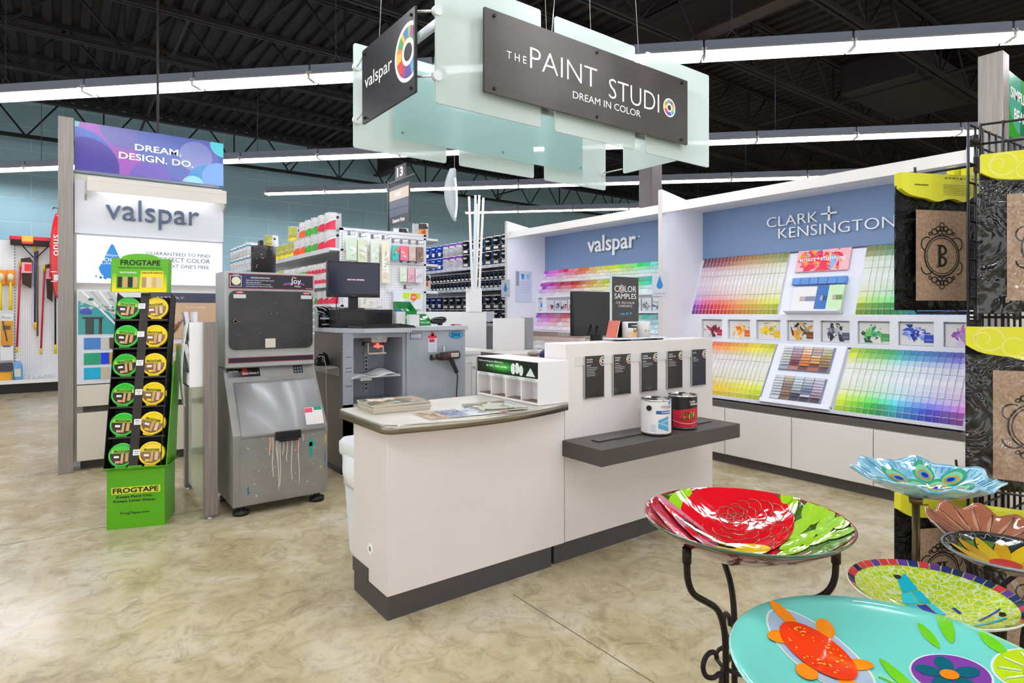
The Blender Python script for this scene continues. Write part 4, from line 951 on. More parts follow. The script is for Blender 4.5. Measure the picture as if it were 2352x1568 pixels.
# ---- literature stand
t = T('literature_stand', 'waist-high stand with grey posts, frosted panel and white leaflet pockets', 'stand', (.775, 4.7, 0))
GR2 = tex_mat('greygrain2', '#766e69', '#8b827c', 4, .4, 0, (30, 30, .7))
b = B(); b.box(.737, .815, 4.307, 4.372, .02, 1.285, GR2, .002); part(b, 'post', t)
b = B(); b.box(.742, .81, 5.12, 5.19, .02, 1.285, GR2, .002); part(b, 'post', t)
b = B(); b.box(.765, .785, 4.372, 5.12, .06, 1.26, M('#cdd4bf', .12)); part(b, 'frosted_panel', t)
for y in (4.34, 5.155): b = B(); b.lathe([(.018, 0), (.018, .012), (.008, .014), (.008, .021)], ALU, c=(.776, y, 0), n=16); part(b, 'foot', t)
b = B(); x0, x1 = .66, .764
b.box(x0, x1, 4.376, 4.386, .86, 1.28, PURE); b.box(x0, x1, 4.66, 4.67, .86, 1.28, PURE); b.box(x1-.004, x1, 4.386, 4.66, .86, 1.28, PURE)
for z in (.86, 1.07): b.box(x0, x1-.004, 4.386, 4.66, z, z+.008, PURE); b.box(x0, x0+.004, 4.386, 4.66, z, z+.09, PURE)
part(b, 'leaflet_pockets', t)
for i, (z, y, cs, lab, lean) in enumerate(((1.08, 4.46, ['#8d8690', '#c9c2c4', '#5a2a3a'], 'dark red picture leaflet in the top pocket of the stand', .0), (1.08, 4.57, ['#b9b4c0', '#8a7f94'], 'grey violet leaflet leaning in the top pocket of the stand', .02), (.87, 4.46, ['#d5d9df', '#aab4c4'], 'pale leaflet in the lower pocket of the stand', .03), (.87, 4.58, ['#e5e3e0', '#c4b0a6'], 'white folder in the lower pocket of the stand', .01))):
    b = B(); c = Vector((.70 - lean, y, z+.14)); b.obox(c, X_*.012, Y_*.048, (Z_*.13 - X_*lean), M('#dcdce2', .4)); o = solo(b, 'leaflet', lab, 'leaflet')
    b = B(); splat(b, c - X_*.0128, -Y_, (Z_*.13 - X_*lean).normalized(), .09, .22, [M(q, .4) for q in cs], 6, i, size=(.15, .35)); part(b, 'print', o)
b = B(); b.grid(lambda u, v: (.655 - .03*math.sin(3.0*v) + .01*u, 4.40 + .06*v + .20*u - .02*math.sin(5*v), 1.28 - .56*v), 4, 14, M('#dfe6d6', .3)); o = solo(b, 'paper_sheet', 'long curled pale green sheet hanging on the stand', 'paper'); md = o.modifiers.new('s', 'SOLIDIFY'); md.thickness = .002

# ---- lower shaker ("Speed Demon 5")
MET = tex_mat('shaker_grey', '#8a8783', '#92908c', 7, .36, .25, lo=.4, hi=.6); METD = tex_mat('shaker_dark', '#6f6e6d', '#7c7b7a', 6, .4, .2); HOOD = M('#979796', .36, .2, coat=.08)
x0, x1, y0 = .892, 1.52, 4.24
t = T('paint_shaker', 'scuffed grey paint shaker with dripped paint, under the box mixer', 'paint shaker', (1.2, 4.45, 0)); SD = t
b = B(); b.prism([(x0, y0, .065), (x0, y0, .535), (x0, 4.49, .885), (x0, 4.53, .957), (x0, 4.76, .957), (x0, 4.76, .065)], (x1-x0, 0, 0), MET, MET); part(b, 'body', t)
for x in (x0+.06, x1-.06):
    for y in (y0+.05, 4.70): b = B(); b.lathe([(0, 0), (.05, 0), (.053, .012), (.05, .03), (.022, .034), (.022, .066)], BLACK, c=(x, y, 0), n=20); part(b, 'foot', t)
def hood(u, v):
    x = x0 + .05 + (x1-x0-.075)*u; y = 4.462 + (4.226-4.462)*v; z = .862 + (.515-.862)*v
    bu = .026*math.sin(math.pi*min(1, v))**.75
    return (x, y - bu*.83, z + bu*.56)
pr = [hood(0, k/18) for k in range(19)]; pr += [(pr[-1][0], pr[-1][1]+.02, pr[-1][2]), (pr[-1][0], 4.26, .53), (pr[-1][0], 4.47, .85)]
b = B(); b.prism(pr, (x1-x0-.075, 0, 0), HOOD, HOOD, True); part(b, 'hood', t)
b = B(); b.box(x0+.045, x1-.02, y0-.004, y0, .08, .512, MET); fr = part(b, 'front_panel', t)
b = B()
rr = random.Random(8)
for k, (u, l, c) in enumerate(((.37, .12, 0), (.40, .27, 0), (.44, .16, 0), (.455, .36, 0), (.475, .34, 0), (.51, .13, 0), (.55, .18, 0), (.60, .31, 0), (.66, .12, 1), (.675, .33, 0), (.72, .05, 0), (.385, .09, 1))):
    x = x0 + (x1-x0)*u; pts = [(x + .006*math.sin(k+q)*q/6, y0-.0052, .50 - l*q/6) for q in range(7)]
    b.tube(pts, .0032, M(('#d9d3c6', '#e2895a')[c], .35), n=6)
rr2 = random.Random(3)
for k in range(40):
    x = rr2.uniform(x0+.06, x1-.03); z = rr2.uniform(.12, .5); s_ = rr2.uniform(.001, .004); b.disc((x, y0-.0045, z), X_, Z_, s_, M(rr2.choice(['#dcdcd8', '#c7c9cb', '#e8e6e0']), .4), 7, s_*rr2.uniform(.5, 2))
for (x, z, w, h_, c) in ((1.40, .40, .012, .08, '#1f9a86'), (1.405, .42, .03, .015, '#2aa08c'), (.985, .165, .004, .03, '#1f5fa0'), (.99, .15, .008, .004, '#1f5fa0'), (1.505, .45, .006, .03, '#c9b53a'), (1.50, .30, .003, .06, '#2f6fb5'), (1.47, .25, .006, .012, '#c9c03a')): b.disc((x, y0-.0047, z), X_, Z_, w, M(c, .4), 12, h_)
part(b, 'paint_drips', fr)
b = B(); b.box(1.155, 1.325, y0-.03, y0-.008, .478, .535, BLACK, .004); b.box(1.175, 1.305, y0-.042, y0-.028, .468, .485, BLACK, .003); part(b, 'latch_handle', t)
nv = Vector((0, -.072, .04)).normalized(); up = Vector((0, .04, .072)).normalized()
def tp(x, k, o=.001): return Vector((x, 4.49 + .04*k, .885 + .072*k)) + nv*o
b = B(); b.poly([tp(x0+.02, .12), tp(x0+.235, .12), tp(x0+.235, .92), tp(x0+.02, .92)], BLACKG); b.poly([tp(x0+.11, .3, .0015), tp(x0+.16, .3, .0015), tp(x0+.15, .9, .0015), tp(x0+.12, .9, .0015)], M('#8a1a14', .3)); lp = part(b, 'brand_label', t)
b = B(); b.poly([tp(x1-.16, .2), tp(x1-.09, .2), tp(x1-.09, .92), tp(x1-.16, .92)], M('#22262c', .3)); part(b, 'keypad', t)
b = B(); b.text('Speed Demon 5', tp(x0+.12, .3, .002), X_, up, .105, .018, PURE); b.text('Red Devil', tp(x0+.03, .6, .002), X_, up, .06, .012, PURE)
for k in range(6): b.disc(tp(x1-.145 + .02*(k % 3), .4 + .3*(k//3), .0015), X_, up, .006, M('#8d949c'), 10)
part(b, 'lettering', lp)
b = B(); b.box(1.38, 1.445, 4.222, 4.226, .57, .67, PURE) if False else None
def hp_(x, v, o=.003): p = Vector(hood((x-x0-.05)/(x1-x0-.075), v)); return p + Vector((0, -.8, .55)).normalized()*o
b.grid(lambda u, v: hp_(1.37 + .125*u, .60 + .30*v, .002), 2, 4, M('#e5dedb', .4)); b.grid(lambda u, v: hp_(1.372 + .055*u, .61 + .08*v, .0030), 2, 2, M('#d64a62', .4)); b.grid(lambda u, v: hp_(1.437 + .055*u, .60 + .06*v, .0030), 2, 2, M('#1f8f6f', .4)); part(b, 'warning_sticker', t)

# ---- upper mixer ("The Joy Mixer")
t = T('paint_mixer', 'box-shaped grey paint mixer with a dark window, standing on the shaker', 'paint mixer', (1.2, 4.64, .958)); z0, z1, yj = .960, 1.632, 4.49
JM = tex_mat('mixer_grey', '#9fa2a0', '#a8aba9', 8, .4, .2, lo=.4, hi=.6)
b = B(); b.box(x0, 1.512, yj, 4.80, z0, z1, JM, .006); part(b, 'body', t)
b = B(); b.box(x0+.025, 1.50, yj-.002, yj, 1.512, 1.618, M('#b5274a', .4)); b.box(x0+.029, 1.496, yj-.0028, yj-.001, 1.516, 1.614, M('#131420', .3)); b.box(x0+.029, x0+.22, yj-.0032, yj-.002, 1.516, 1.614, M('#1a2450', .3)); hp = part(b, 'instruction_panel', t)
b = B(); yk = yj-.0036
b.text('OPERATING INSTRUCTIONS', (1.06, yk, 1.585), X_, Z_, .13, .011, PURE)
for k, s in enumerate(('Place can in Holder, Secure Both Latches', 'Shut and Latch Door', 'Turn Timer to Desired Time Setting', 'Do Not Operate Without Can in Place')): b.text(s, (1.03, yk, 1.568-.0145*k), X_, Z_, (.19, .10, .165, .18)[k], .0085, PURE)
b.text('Joy', (1.335, yk-.001, 1.545), X_, Z_, .075, .05, PURE); b.text('The', (1.345, yk, 1.595), X_, Z_, .03, .011, PURE); b.text('Mixer', (1.365, yk-.001, 1.531), X_, Z_, .045, .012, PURE); b.text('Model JM4', (1.445, yk, 1.519), X_, Z_, .045, .006, PURE); b.text('TIMER', (.945, yk, 1.604), X_, Z_, .04, .007, PURE); part(b, 'lettering', hp)
b = B()
for c, z in (('#2f6fd0', 1.556), ('#d0286a', 1.548)): b.grid(lambda u, v: (1.285 + .15*u, yk+.0002, z - .006 + .012*math.sin(2.6*u) + .006*v - .004*u), 10, 1, M(c, .3))
part(b, 'swoosh', hp)
b = B(); b.box(.925, 1.0, yj-.0036, yj-.003, 1.527, 1.602, PURE); b.box(.928, .997, yj-.0042, yj-.0036, 1.53, 1.599, M('#1b2038', .3)); b.cyl((.9625, yj-.004, 1.5645), (.9625, yj-.02, 1.5645), .028, M('#e2d9b8', .4), n=28); part(b, 'timer_dial', t)
wx0, wx1, wz0, wz1, r = .918, 1.492, 1.085, 1.498, .045
pts = []
for cx, cz, a0 in ((wx1-r, wz0+r, -90), (wx1-r, wz1-r, 0), (wx0+r, wz1-r, 90), (wx0+r, wz0+r, 180)):
    for k in range(6): a = rad(a0+18*k); pts.append((cx + r*math.cos(a), yj-.0005, cz + r*math.sin(a)))
b = B(); b.prism(pts, (0, -.016, 0), tex_mat('smoked', '#1c1b1b', '#2c2a2a', 5, .18)); dr = part(b, 'window_door', t)
b = B(); rr = random.Random(12)
for k in range(16):
    s_ = rr.uniform(.0008, .0026); b.disc((rr.uniform(wx0+.03, wx1-.03), yj-.0168, rr.uniform(wz0+.05, wz1-.05)), X_, Z_, s_, M(rr.choice(['#d5d3cf', '#9aa0a6', '#c9b9a9']), .4), 6, s_*rr.uniform(.5, 1.5))
b.box(1.155, 1.225, yj-.0172, yj-.0165, 1.095, 1.16, M('#d6cfbf', .5)); part(b, 'paint_specks', dr)
for x in (.945, 1.405):
    b = B(); b.box(x, x+.08, yj-.018, yj-.0165, 1.445, 1.472, M('#c4cfcb', .4)); b.disc((x+.04, yj-.0178, 1.486), X_, Z_, .026, M('#d95a4a', .4), 16, .008); b.text('DANGER', (x+.022, yj-.0182, 1.483), X_, Z_, .036, .006, PURE, ext=.0002); part(b, 'danger_sticker', t)
for k in range(6): b = B(); b.cyl((1.502, yj, 1.44-.05*k), (1.502, yj-.008, 1.44-.05*k), .009, M('#d5d5d3', .3), n=14); part(b, 'bolt', t)
b = B(); b.cyl((.95, yj-.016, 1.285), (.95, yj-.035, 1.285), .013, M('#6b6660', .4, .6), n=12); b.box(.945, .985, yj-.035, yj-.028, 1.278, 1.29, M('#55504a', .4, .6)); part(b, 'door_knob', t)
b = B(); b.box(x0+.022, 1.502, yj-.002, yj, .993, 1.032, M('#b5274a', .4)); b.box(x0+.026, 1.498, yj-.003, yj-.001, .997, 1.028, M('#1c1a26', .3)); part(b, 'lower_strip', t)
b = B(); b.lathe([(0, 0), (.086, 0), (.086, .195), (.082, .2), (0, .2)], M('#211f22', .35), c=(1.185, 4.64, 1.633), n=36); o = solo(b, 'canister', 'black paint-spattered canister with slot handle on top of the mixer', 'canister')
b = B(); b.box(1.188, 1.222, 4.552, 4.556, 1.70, 1.80, M('#0c0b0c', .5), .001); part(b, 'handle_slot', o)
b = B(); b.box(1.15, 1.175, 4.6, 4.66, 1.833, 1.872, M('#1a191b', .4), .004); part(b, 'lid_handle', o)
b = B(); rr = random.Random(3)
for k in range(9):
    a = rad(rr.uniform(-160, -60)); z = 1.65 + rr.random()*.16; R = .0866; s_ = rr.uniform(.002, .005); c = Vector((1.185 + R*math.cos(a), 4.64 + R*math.sin(a), z)); b.disc(c, (-math.sin(a), math.cos(a), 0), Z_, s_, M(rr.choice(['#d9d9d5', '#c9607a', '#b9bcc0']), .4), 6)
part(b, 'paint_specks', o)

# ---- white bin behind the low counter
PL = M('#e6e9ea', .3)
t = T('waste_bin', 'white plastic waste bin with liner behind the low counter', 'bin', (1.43, 3.13, 0))
def sq(w, d, z, r=.05): return [((w-r)*sx + r*math.cos(a), (d-r)*sy + r*math.sin(a), z) for sx, sy, a0 in ((1, 1, 0), (-1, 1, 90), (-1, -1, 180), (1, -1, 270)) for a in [rad(a0+22.5*k) for k in range(5)]]
def loft(b, rings, m, caps=True):
    V = [[b.bm.verts.new(p) for p in r] for r in rings]; n = len(V[0])
    for i in range(len(V)-1):
        for j in range(n): b.face([V[i][j], V[i][(j+1) % n], V[i+1][(j+1) % n], V[i+1][j]], m, True)
    if caps: b.face(V[0][::-1], m); b.face(V[-1], m)
b = B(); loft(b, [sq(.15, .11, 0), sq(.155, .115, .03), sq(.185, .145, .56)], PL); part(b, 'body', t, local=True)
b = B(); loft(b, [sq(.195, .155, .56), sq(.20, .16, .575), sq(.20, .16, .63), sq(.185, .145, .65)], PL); part(b, 'lid', t, local=True)
b = B(); b.grid(lambda u, v: (-.188 - .035*math.sin(math.pi*v)*math.sin(math.pi*u) - .01*(1-v), -.14 + .22*u, .58 - .18*v), 8, 8, M('#eef2f3', .25)); o = part(b, 'liner', t, local=True); o.modifiers.new('s', 'SOLIDIFY').thickness = .002
# ================================================================ paint dispenser station and what stands on it
DG = tex_mat('dispenser_grey', '#a2a8b1', '#aab0b9', 6, .38, .2, lo=.4, hi=.6); DGL = M('#bdc2c9', .35, .15); DSIDE = M('#5d5650', .45, .1)
t = T('paint_dispenser', 'grey metal paint dispenser cabinet with a blue oval badge and open bay', 'paint dispenser', (2.45, 5.15, 0)); DV = t
b = B(); b.box(2.432, 3.04, 4.80, 5.50, .06, 1.18, DG, .003); part(b, 'cabinet', t)
b = B(); b.box(2.42, 3.057, 4.775, 5.52, 1.181, 1.222, DGL, .003); part(b, 'cabinet_top', t)
b = B(); b.box(1.836, 1.85, 4.80, 5.50, .06, 1.175, DSIDE); b.box(1.85, 1.94, 4.80, 4.815, .06, 1.175, DG); b.box(1.85, 2.43, 5.20, 5.50, .06, 1.175, DG); b.box(1.85, 2.43, 4.80, 5.20, .06, .58, DG); b.box(1.94, 2.43, 4.815, 5.20, 1.13, 1.175, DG); b.box(2.40, 2.431, 4.82, 5.20, .58, 1.175, DG); part(b, 'open_bay', t)
b = B(); b.prism([(1.826, 4.90, 1.176), (1.985, 4.68, 1.176), (2.418, 4.68, 1.176), (2.418, 5.52, 1.176), (1.826, 5.52, 1.176)], (0, 0, .036), DGL); part(b, 'desk_top', t)
b = B(); b.box(1.85, 3.02, 4.84, 5.46, 0, .06, BLACK); part(b, 'plinth', t)
b = B(); b.prism([(2.125, 4.88, 1.175), (2.30, 4.88, 1.175), (2.275, 4.88, 1.085), (2.14, 4.88, 1.085)], (0, .2, 0), M('#c3c4c0', .35)); nz = part(b, 'nozzle_head', t)
b = B(); b.cyl((2.215, 4.88, 1.155), (2.215, 4.87, 1.155), .013, M('#7a1c22', .3), n=14); b.box(2.19, 2.235, 4.877, 4.88, 1.115, 1.135, M('#e8e8ea')); part(b, 'button', nz)
b = B(); b.box(2.12, 2.28, 4.90, 5.05, 1.055, 1.082, M('#6b2a30', .4)); b.box(2.16, 2.25, 4.89, 4.90, 1.04, 1.06, M('#cfcbc9', .3)); part(b, 'nozzle_ring', nz)
b = B(); b.cyl((2.195, 4.888, 1.068), (2.195, 4.882, 1.068), .012, M('#ff2a1c', .4, emit=6, key='redled'), n=12); b.cyl((2.2, 4.888, 1.046), (2.2, 4.882, 1.046), .014, M('#ff2a1c', key='redled'), n=12); part(b, 'red_lamp', nz)
b = B(); b.box(2.10, 2.265, 4.86, 5.02, .985, .998, M('#cfcdc2', .35)); b.box(2.11, 2.12, 4.9, 4.96, .998, 1.08, DGL); b.box(2.25, 2.26, 4.9, 4.96, .998, 1.08, DGL); part(b, 'can_shelf', t)
b = B(); b.box(2.205, 2.235, 5.19, 5.20, .62, .97, M('#c3c6c9', .3, .4))
for k in range(9): b.box(2.212, 2.228, 5.187, 5.19, .645+.035*k, .662+.035*k, BLACK)
part(b, 'slotted_rail', t)
for z in (.73, .85, .88, .97):
    b = B(); b.box(1.875, 1.925, 4.7975, 4.80, z, z+.006, M('#5d6068', .4)); part(b, 'vent_slot', t)
b = B(); b.box(1.93, 2.37, 4.80, 5.1, .79, .806, M('#c9cccf', .3, .2)); b.box(2.0, 2.1, 4.795, 4.80, .77, .806, M('#d5d7d9', .3)); part(b, 'lift_shelf', t)
b = B(); b.grid(lambda u, v: (1.915 + .40*u, 4.76 + .30*v, .811 + .05*max(0, u-.3)*v + .012*math.sin(9*u) - .05*max(0, .35-u)*(1-v)), 12, 6, M('#e5e6e8', .6)); o = solo(b, 'crumpled_paper', 'crumpled white paper lying on the shelf in the dispenser bay', 'paper'); o.modifiers.new('s', 'SOLIDIFY').thickness = .0015
b = B(); b.box(2.465, 2.58, 4.797, 4.80, 1.105, 1.162, M('#2f3450', .4)); b.box(2.47, 2.575, 4.796, 4.797, 1.11, 1.157, M('#c5c8d6', .35)); lb = part(b, 'rating_label', t)
b = B(); b.text('Serial Number', (2.478, 4.7955, 1.145), X_, Z_, .06, .008, INK); b.text('Manufacturer  USA', (2.478, 4.7955, 1.118), X_, Z_, .075, .007, INK); part(b, 'lettering', lb)
b = B(); b.disc((2.938, 4.796, 1.136), X_, Z_, .077, M('#1c3a5a', .3), 32, .034); b.disc((2.938, 4.7955, 1.136), X_, Z_, .073, M('#2f9fdc', .3), 32, .030); b.text('DVX', (2.89, 4.7945, 1.119), X_, Z_, .095, .034, M('#0e1c2a', .3), bold=.03); part(b, 'badge', t)
for x, z in ((2.455, 1.1), (3.02, 1.12), (1.862, 1.06), (1.862, .74), (2.455, .62), (3.02, .62)): b = B(); b.cyl((x, 4.80, z), (x, 4.796, z), .006, CHROME, n=10); part(b, 'screw', t)
b = B(); b.box(2.643, 2.732, 4.796, 4.7985, .985, 1.112, M('#d9dbe6', .4)); b.box(2.655, 2.708, 4.7945, 4.796, 1.075, 1.105, M('#c93a4c', .4)); b.box(2.646, 2.729, 4.794, 4.7985, 1.112, 1.135, M('#d22a3c', .35)); b.cyl((2.688, 4.7985, 1.15), (2.688, 4.794, 1.15), .018, M('#d22a3c', .35), n=16); b.box(2.675, 2.70, 4.794, 4.7985, 1.13, 1.15, M('#d22a3c', .35))
for k in range(5): b.box(2.655, 2.715, 4.7955, 4.796, 1.0+.012*k, 1.003+.012*k, M('#b0a9bd'))
solo(b, 'hang_tag', 'red and white clip tag hanging on the dispenser front', 'tag')
# heat gun on its hook
b = B(); b.tube([(2.80, 4.798, 1.03), (2.80, 4.785, 1.03), (2.80, 4.78, .99), (2.80, 4.772, .985)], .006, M('#e3e3e3', .4), n=8); part(b, 'tool_hook', t)
t = T('heat_gun', 'dirty black heat gun hanging on the front of the dispenser', 'heat gun', (2.80, 4.74, .95))
HG = tex_mat('heatgun', '#2c2320', '#6b3222', 14, .45, lo=.5, hi=.75)
b = B(); b.cyl((2.74, 4.745, .945), (2.93, 4.745, .955), .036, HG, r2=.038, n=18); b.cyl((2.70, 4.745, .943), (2.74, 4.745, .945), .025, HG, r2=.036, n=18); part(b, 'body', t)
b = B(); b.cyl((2.648, 4.745, .94), (2.70, 4.745, .943), .024, M('#5d5346', .35, .7), n=18); b.cyl((2.644, 4.745, .94), (2.65, 4.745, .94), .027, M('#3a342c', .4, .6), n=18); part(b, 'nozzle', t)
b = B(); b.tube([(2.85, 4.745, .93), (2.87, 4.745, .88), (2.895, 4.745, .83), (2.915, 4.745, .79)], .022, M('#2a2a2d', .5), n=10, r_end=.018); part(b, 'handle', t)
b = B(); b.box(2.83, 2.91, 4.703, 4.707, .94, .975, M('#d9d2cf', .4)); b.text('HEAT GUN', (2.838, 4.7025, .95), X_, Z_, .065, .012, INK); part(b, 'label', t)
b = B(); b.tube([(2.915, 4.745, .79), (2.925, 4.75, .75), (2.93, 4.77, .65), (2.93, 4.785, .50), (2.93, 4.785, .1), (2.93, 4.785, .008)], .006, M('#4a3028', .5), n=8); part(b, 'cord', t)
# monitor on a flat computer, keyboard, printer
def monitor(x0, x1, z0, z1, y, lab, back=False, zb=None, base_z=0):
    cx = (x0+x1)/2; t = T('monitor', lab, 'monitor', (cx, y+.05, base_z))
    b = B(); b.box(x0, x1, y, y+.045, z0, z1, M('#1a191b', .3), .006); part(b, 'housing', t)
    if not back: b = B(); b.box(x0+.014, x1-.014, y-.001, y, z0+.03, z1-.014, M('#23263c', .12)); part(b, 'screen', t)
    b = B(); b.box(cx-.035, cx+.045, y+.03, y+.06, base_z+.012, z0+.08, BLACK); b.box(cx-.09, cx+.09, y-.01, y+.14, base_z, base_z+.012, BLACK, .003); part(b, 'stand', t)
    return t
b = B(); b.box(1.87, 2.395, 5.0, 5.18, 1.2125, 1.372, M('#1f1d1f', .35), .005); o = solo(b, 'desktop_computer', 'flat black computer case under the dispenser monitor', 'computer')
b = B(); b.box(2.16, 2.38, 4.997, 5.0, 1.25, 1.345, M('#17161a', .2)); b.box(1.9, 2.12, 4.998, 5.0, 1.28, 1.35, M('#2a282b', .3)); part(b, 'drive_bay', o)
m = monitor(1.815, 2.297, 1.478, 1.792, 5.06, 'black monitor with a dark blue screen on the dispenser', base_z=1.3725)
b = B(); b.text('INPUT NOT SUPPORTED', (1.99, 5.0575, 1.626), X_, Z_, .155, .012, M('#f0c3d6', .4, emit=.8)); b.text('acer', (2.04, 5.0585, 1.485), X_, Z_, .03, .007, M('#9a9a9c')); part(b, 'lettering', m)
b = B(); b.tube([(1.93, 5.11, 1.50), (1.925, 5.15, 1.45), (1.94, 5.19, 1.40), (1.95, 5.19, 1.25)], .004, BLACK, n=6); part(b, 'cable', m)
t = T('keyboard', 'black keyboard on the front edge of the dispenser desk', 'keyboard', (2.2, 4.80, 1.213))
b = B(); b.prism([(1.99, 4.70, 1.213), (1.99, 4.70, 1.222), (1.93, 4.90, 1.240), (1.93, 4.90, 1.213)], (.48, 0, 0), M('#2b2724', .45)); part(b, 'case', t)
b = B(); rr = random.Random(1)
for r in range(5):
    for c in range(19):
        k = r/5; y = 4.715 + .036*r; x = 1.99 - .06*k + .012 + .0245*c; z = 1.2225 + .018*k
        b.box(x, x+.021, y, y+.030, z, z+.009, M('#1c1a1a', .5))
part(b, 'keys', t, kind='stuff')
t = T('label_printer', 'small black and silver label printer left of the dispenser monitor', 'printer', (1.855, 5.28, 1.213))
b = B(); prof = [(5.20, 1.213), (5.20, 1.30)] + [(5.20 + .09*(1-math.cos(a)), 1.30 + .10*math.sin(a)) for a in [rad(15*k) for k in range(1, 7)]] + [(5.37, 1.39), (5.37, 1.213)]
b.prism([(1.785, y, z) for y, z in prof], (.14, 0, 0), BLACKG, BLACKG, True); part(b, 'body', t)
b = B(); b.prism([(1.777, y, z) for y, z in prof], (.008, 0, 0), M('#8b9591', .3)); part(b, 'side_cover', t, 'silver side cover')
b = B(); b.box(1.80, 1.91, 5.18, 5.20, 1.285, 1.30, M('#b9bcc0', .3)); b.text('LabelWriter', (1.815, 5.1995, 1.235), X_, Z_, .08, .012, PURE); b.box(1.82, 1.87, 5.198, 5.20, 1.31, 1.316, M('#2f8fd0')); part(b, 'slot', t)
# side bracket with a black charger and cord
b = B(); b.box(1.70, 1.834, 4.84, 5.40, .884, .896, M('#8d8a86', .4)); b.box(1.826, 1.835, 4.84, 5.40, .82, .896, M('#8d8a86', .4)); br = solo(b, 'side_shelf', 'small grey shelf bracket on the left side of the dispenser', 'shelf')
b = B(); b.lathe([(0, 0), (.06, 0), (.058, .04), (.045, .09), (.02, .11), (0, .112)], BLACKG, c=(1.765, 5.05, .897), n=24); b.box(1.72, 1.81, 5.12, 5.30, .897, .945, BLACK, .006); o = solo(b, 'charger_cradle', 'black charging cradle on the side shelf of the dispenser', 'charger')
b = B(); b.tube([(1.76, 5.0, .98), (1.74, 4.93, .96), (1.725, 4.84, .90), (1.72, 4.83, .75), (1.73, 4.83, .40), (1.74, 4.9, .01)], .004, M('#8d8a86', .4), n=6); part(b, 'cord', o)
# cartons, green boxes, scanner, pen
b = B(); b.box(2.425, 2.515, 4.99, 5.06, 1.2225, 1.352, M('#d9d7d3', .45), .002); o = solo(b, 'carton', 'small white carton with blue lid beside the computer', 'carton'); b = B(); b.box(2.43, 2.49, 5.0, 5.04, 1.352, 1.372, M('#2a62c0', .35), .003); part(b, 'lid', o)
b = B(); b.box(2.515, 2.612, 4.90, 4.97, 1.2225, 1.325, M('#dddcd9', .45), .002); solo(b, 'carton', 'plain white carton between blue lid and green box', 'carton')
def green_box(x0, x1, y0, y1, z0, zf, zb, lab, seed, n=16, items=True):
    b = B(); GB = M('#17803a', .4); z1 = zb
    b.box(x0, x1, y0, y1, z0, z0+.004, GB); b.box(x0, x1, y0, y0+.003, z0, zf, GB); b.box(x0, x1, y1-.003, y1, z0, z1, GB)
    for x in (x0, x1-.003): b.prism([(x, y0, z0), (x, y0, zf), (x, y1, z1), (x, y1, z0)], (.003, 0, 0), GB)
    t = solo(b, 'dispenser_box', lab, 'box')
    b = B(); b.text('Pocket Sample', (x0+.012, y0-.0006, z0+(zf-z0)*.35), X_, Z_, x1-x0-.025, (zf-z0)*.4, PURE); part(b, 'lettering', t)
    rr = random.Random(seed)
    for k in range(n):
        c = Vector((x0+.02+(x1-x0-.04)*rr.random(), y0+.02+(y1-y0-.04)*rr.random(), z0+.03+(zf-z0)*rr.random()*.9)); w = .022
        b = B(); a = Vector((rr.uniform(-1, 1), rr.uniform(-.3, .3), rr.uniform(-.4, .4))).normalized()*w; u = a.cross(Vector((rr.uniform(-.4, .4), -1, .8))).normalized()*.014
        b.obox(c, a, u, a.cross(u).normalized()*.002, M(rr.choice(['#e3e9e3', '#e3e9e3', '#3a8a52', '#c9d9c9']), .35), .001); part(b, 'sachet', t)
green_box(2.56, 2.74, 5.20, 5.34, 1.2225, 1.36, 1.45, 'open green box of white sachets behind the small cartons', 1, 22)
green_box(2.625, 2.745, 4.93, 5.03, 1.2225, 1.275, 1.33, 'small green sachet box beside the barcode scanner', 2, 10)
b = B()
pr = [(2.75, .012), (2.77, .026), (2.81, .034), (2.86, .036), (2.90, .03), (2.915, .018)]
V = [[b.bm.verts.new((x, 4.95 + r*1.0*math.cos(2*math.pi*j/14), 1.262 + (x-2.75)*.1 + r*math.sin(2*math.pi*j/14))) for j in range(14)] for x, r in pr]
for i in range(5):
    for j in range(14): b.face([V[i][j], V[i][(j+1) % 14], V[i+1][(j+1) % 14], V[i+1][j]], BLACKG, True)
b.face(V[0][::-1], BLACKG); b.face(V[-1], BLACKG); b.box(2.84, 2.87, 4.93, 4.97, 1.2225, 1.245, BLACK); solo(b, 'barcode_scanner', 'glossy black barcode scanner lying right of the green box', 'scanner')
b = B(); b.cyl((2.915, 4.86, 1.2285), (3.02, 4.84, 1.2285), .005, M('#d23a30', .35), n=8); b.cyl((2.93, 4.857, 1.2285), (2.955, 4.852, 1.2285), .0062, BLACK, n=8); solo(b, 'marker_pen', 'thin red marker pen on the right top of the dispenser', 'pen')
b = B(); b.box(2.66, 2.86, 4.80, 4.90, 1.2223, 1.2235, PURE); solo(b, 'paper_sheet', 'flat white paper in front of the small green box', 'paper')

# ================================================================ inner white counters
WC = M('#e6e4e2', .38)
t = T('back_cabinet', 'white back cabinet with panelled door and knob right of the dispenser', 'cabinet', (3.3, 5.3, 0))
b = B(); b.box(3.09, 3.51, 5.02, 5.6, .08, .93, WC); b.box(3.08, 3.515, 5.0, 5.6, .93, .965, M('#dedcd8', .3), .002); part(b, 'body', t)
b = B(); b.box(3.12, 3.5, 5.05, 5.6, 0, .08, GREYD); part(b, 'kick_plate', t)
for x0, x1 in ((3.1, 3.29), (3.305, 3.505)):
    b = B(); b.box(x0, x1, 5.003, 5.02, .12, .90, WC); b.box(x0, x0+.05, 4.995, 5.003, .12, .90, WC); b.box(x1-.05, x1, 4.995, 5.003, .12, .90, WC); b.box(x0+.05, x1-.05, 4.995, 5.003, .12, .17, WC); b.box(x0+.05, x1-.05, 4.995, 5.003, .85, .90, WC); d = part(b, 'door', t)
    b = B(); b.cyl((x1-.03, 4.995, .80), (x1-.03, 4.972, .80), .013, CHROME, n=14); part(b, 'knob', d)
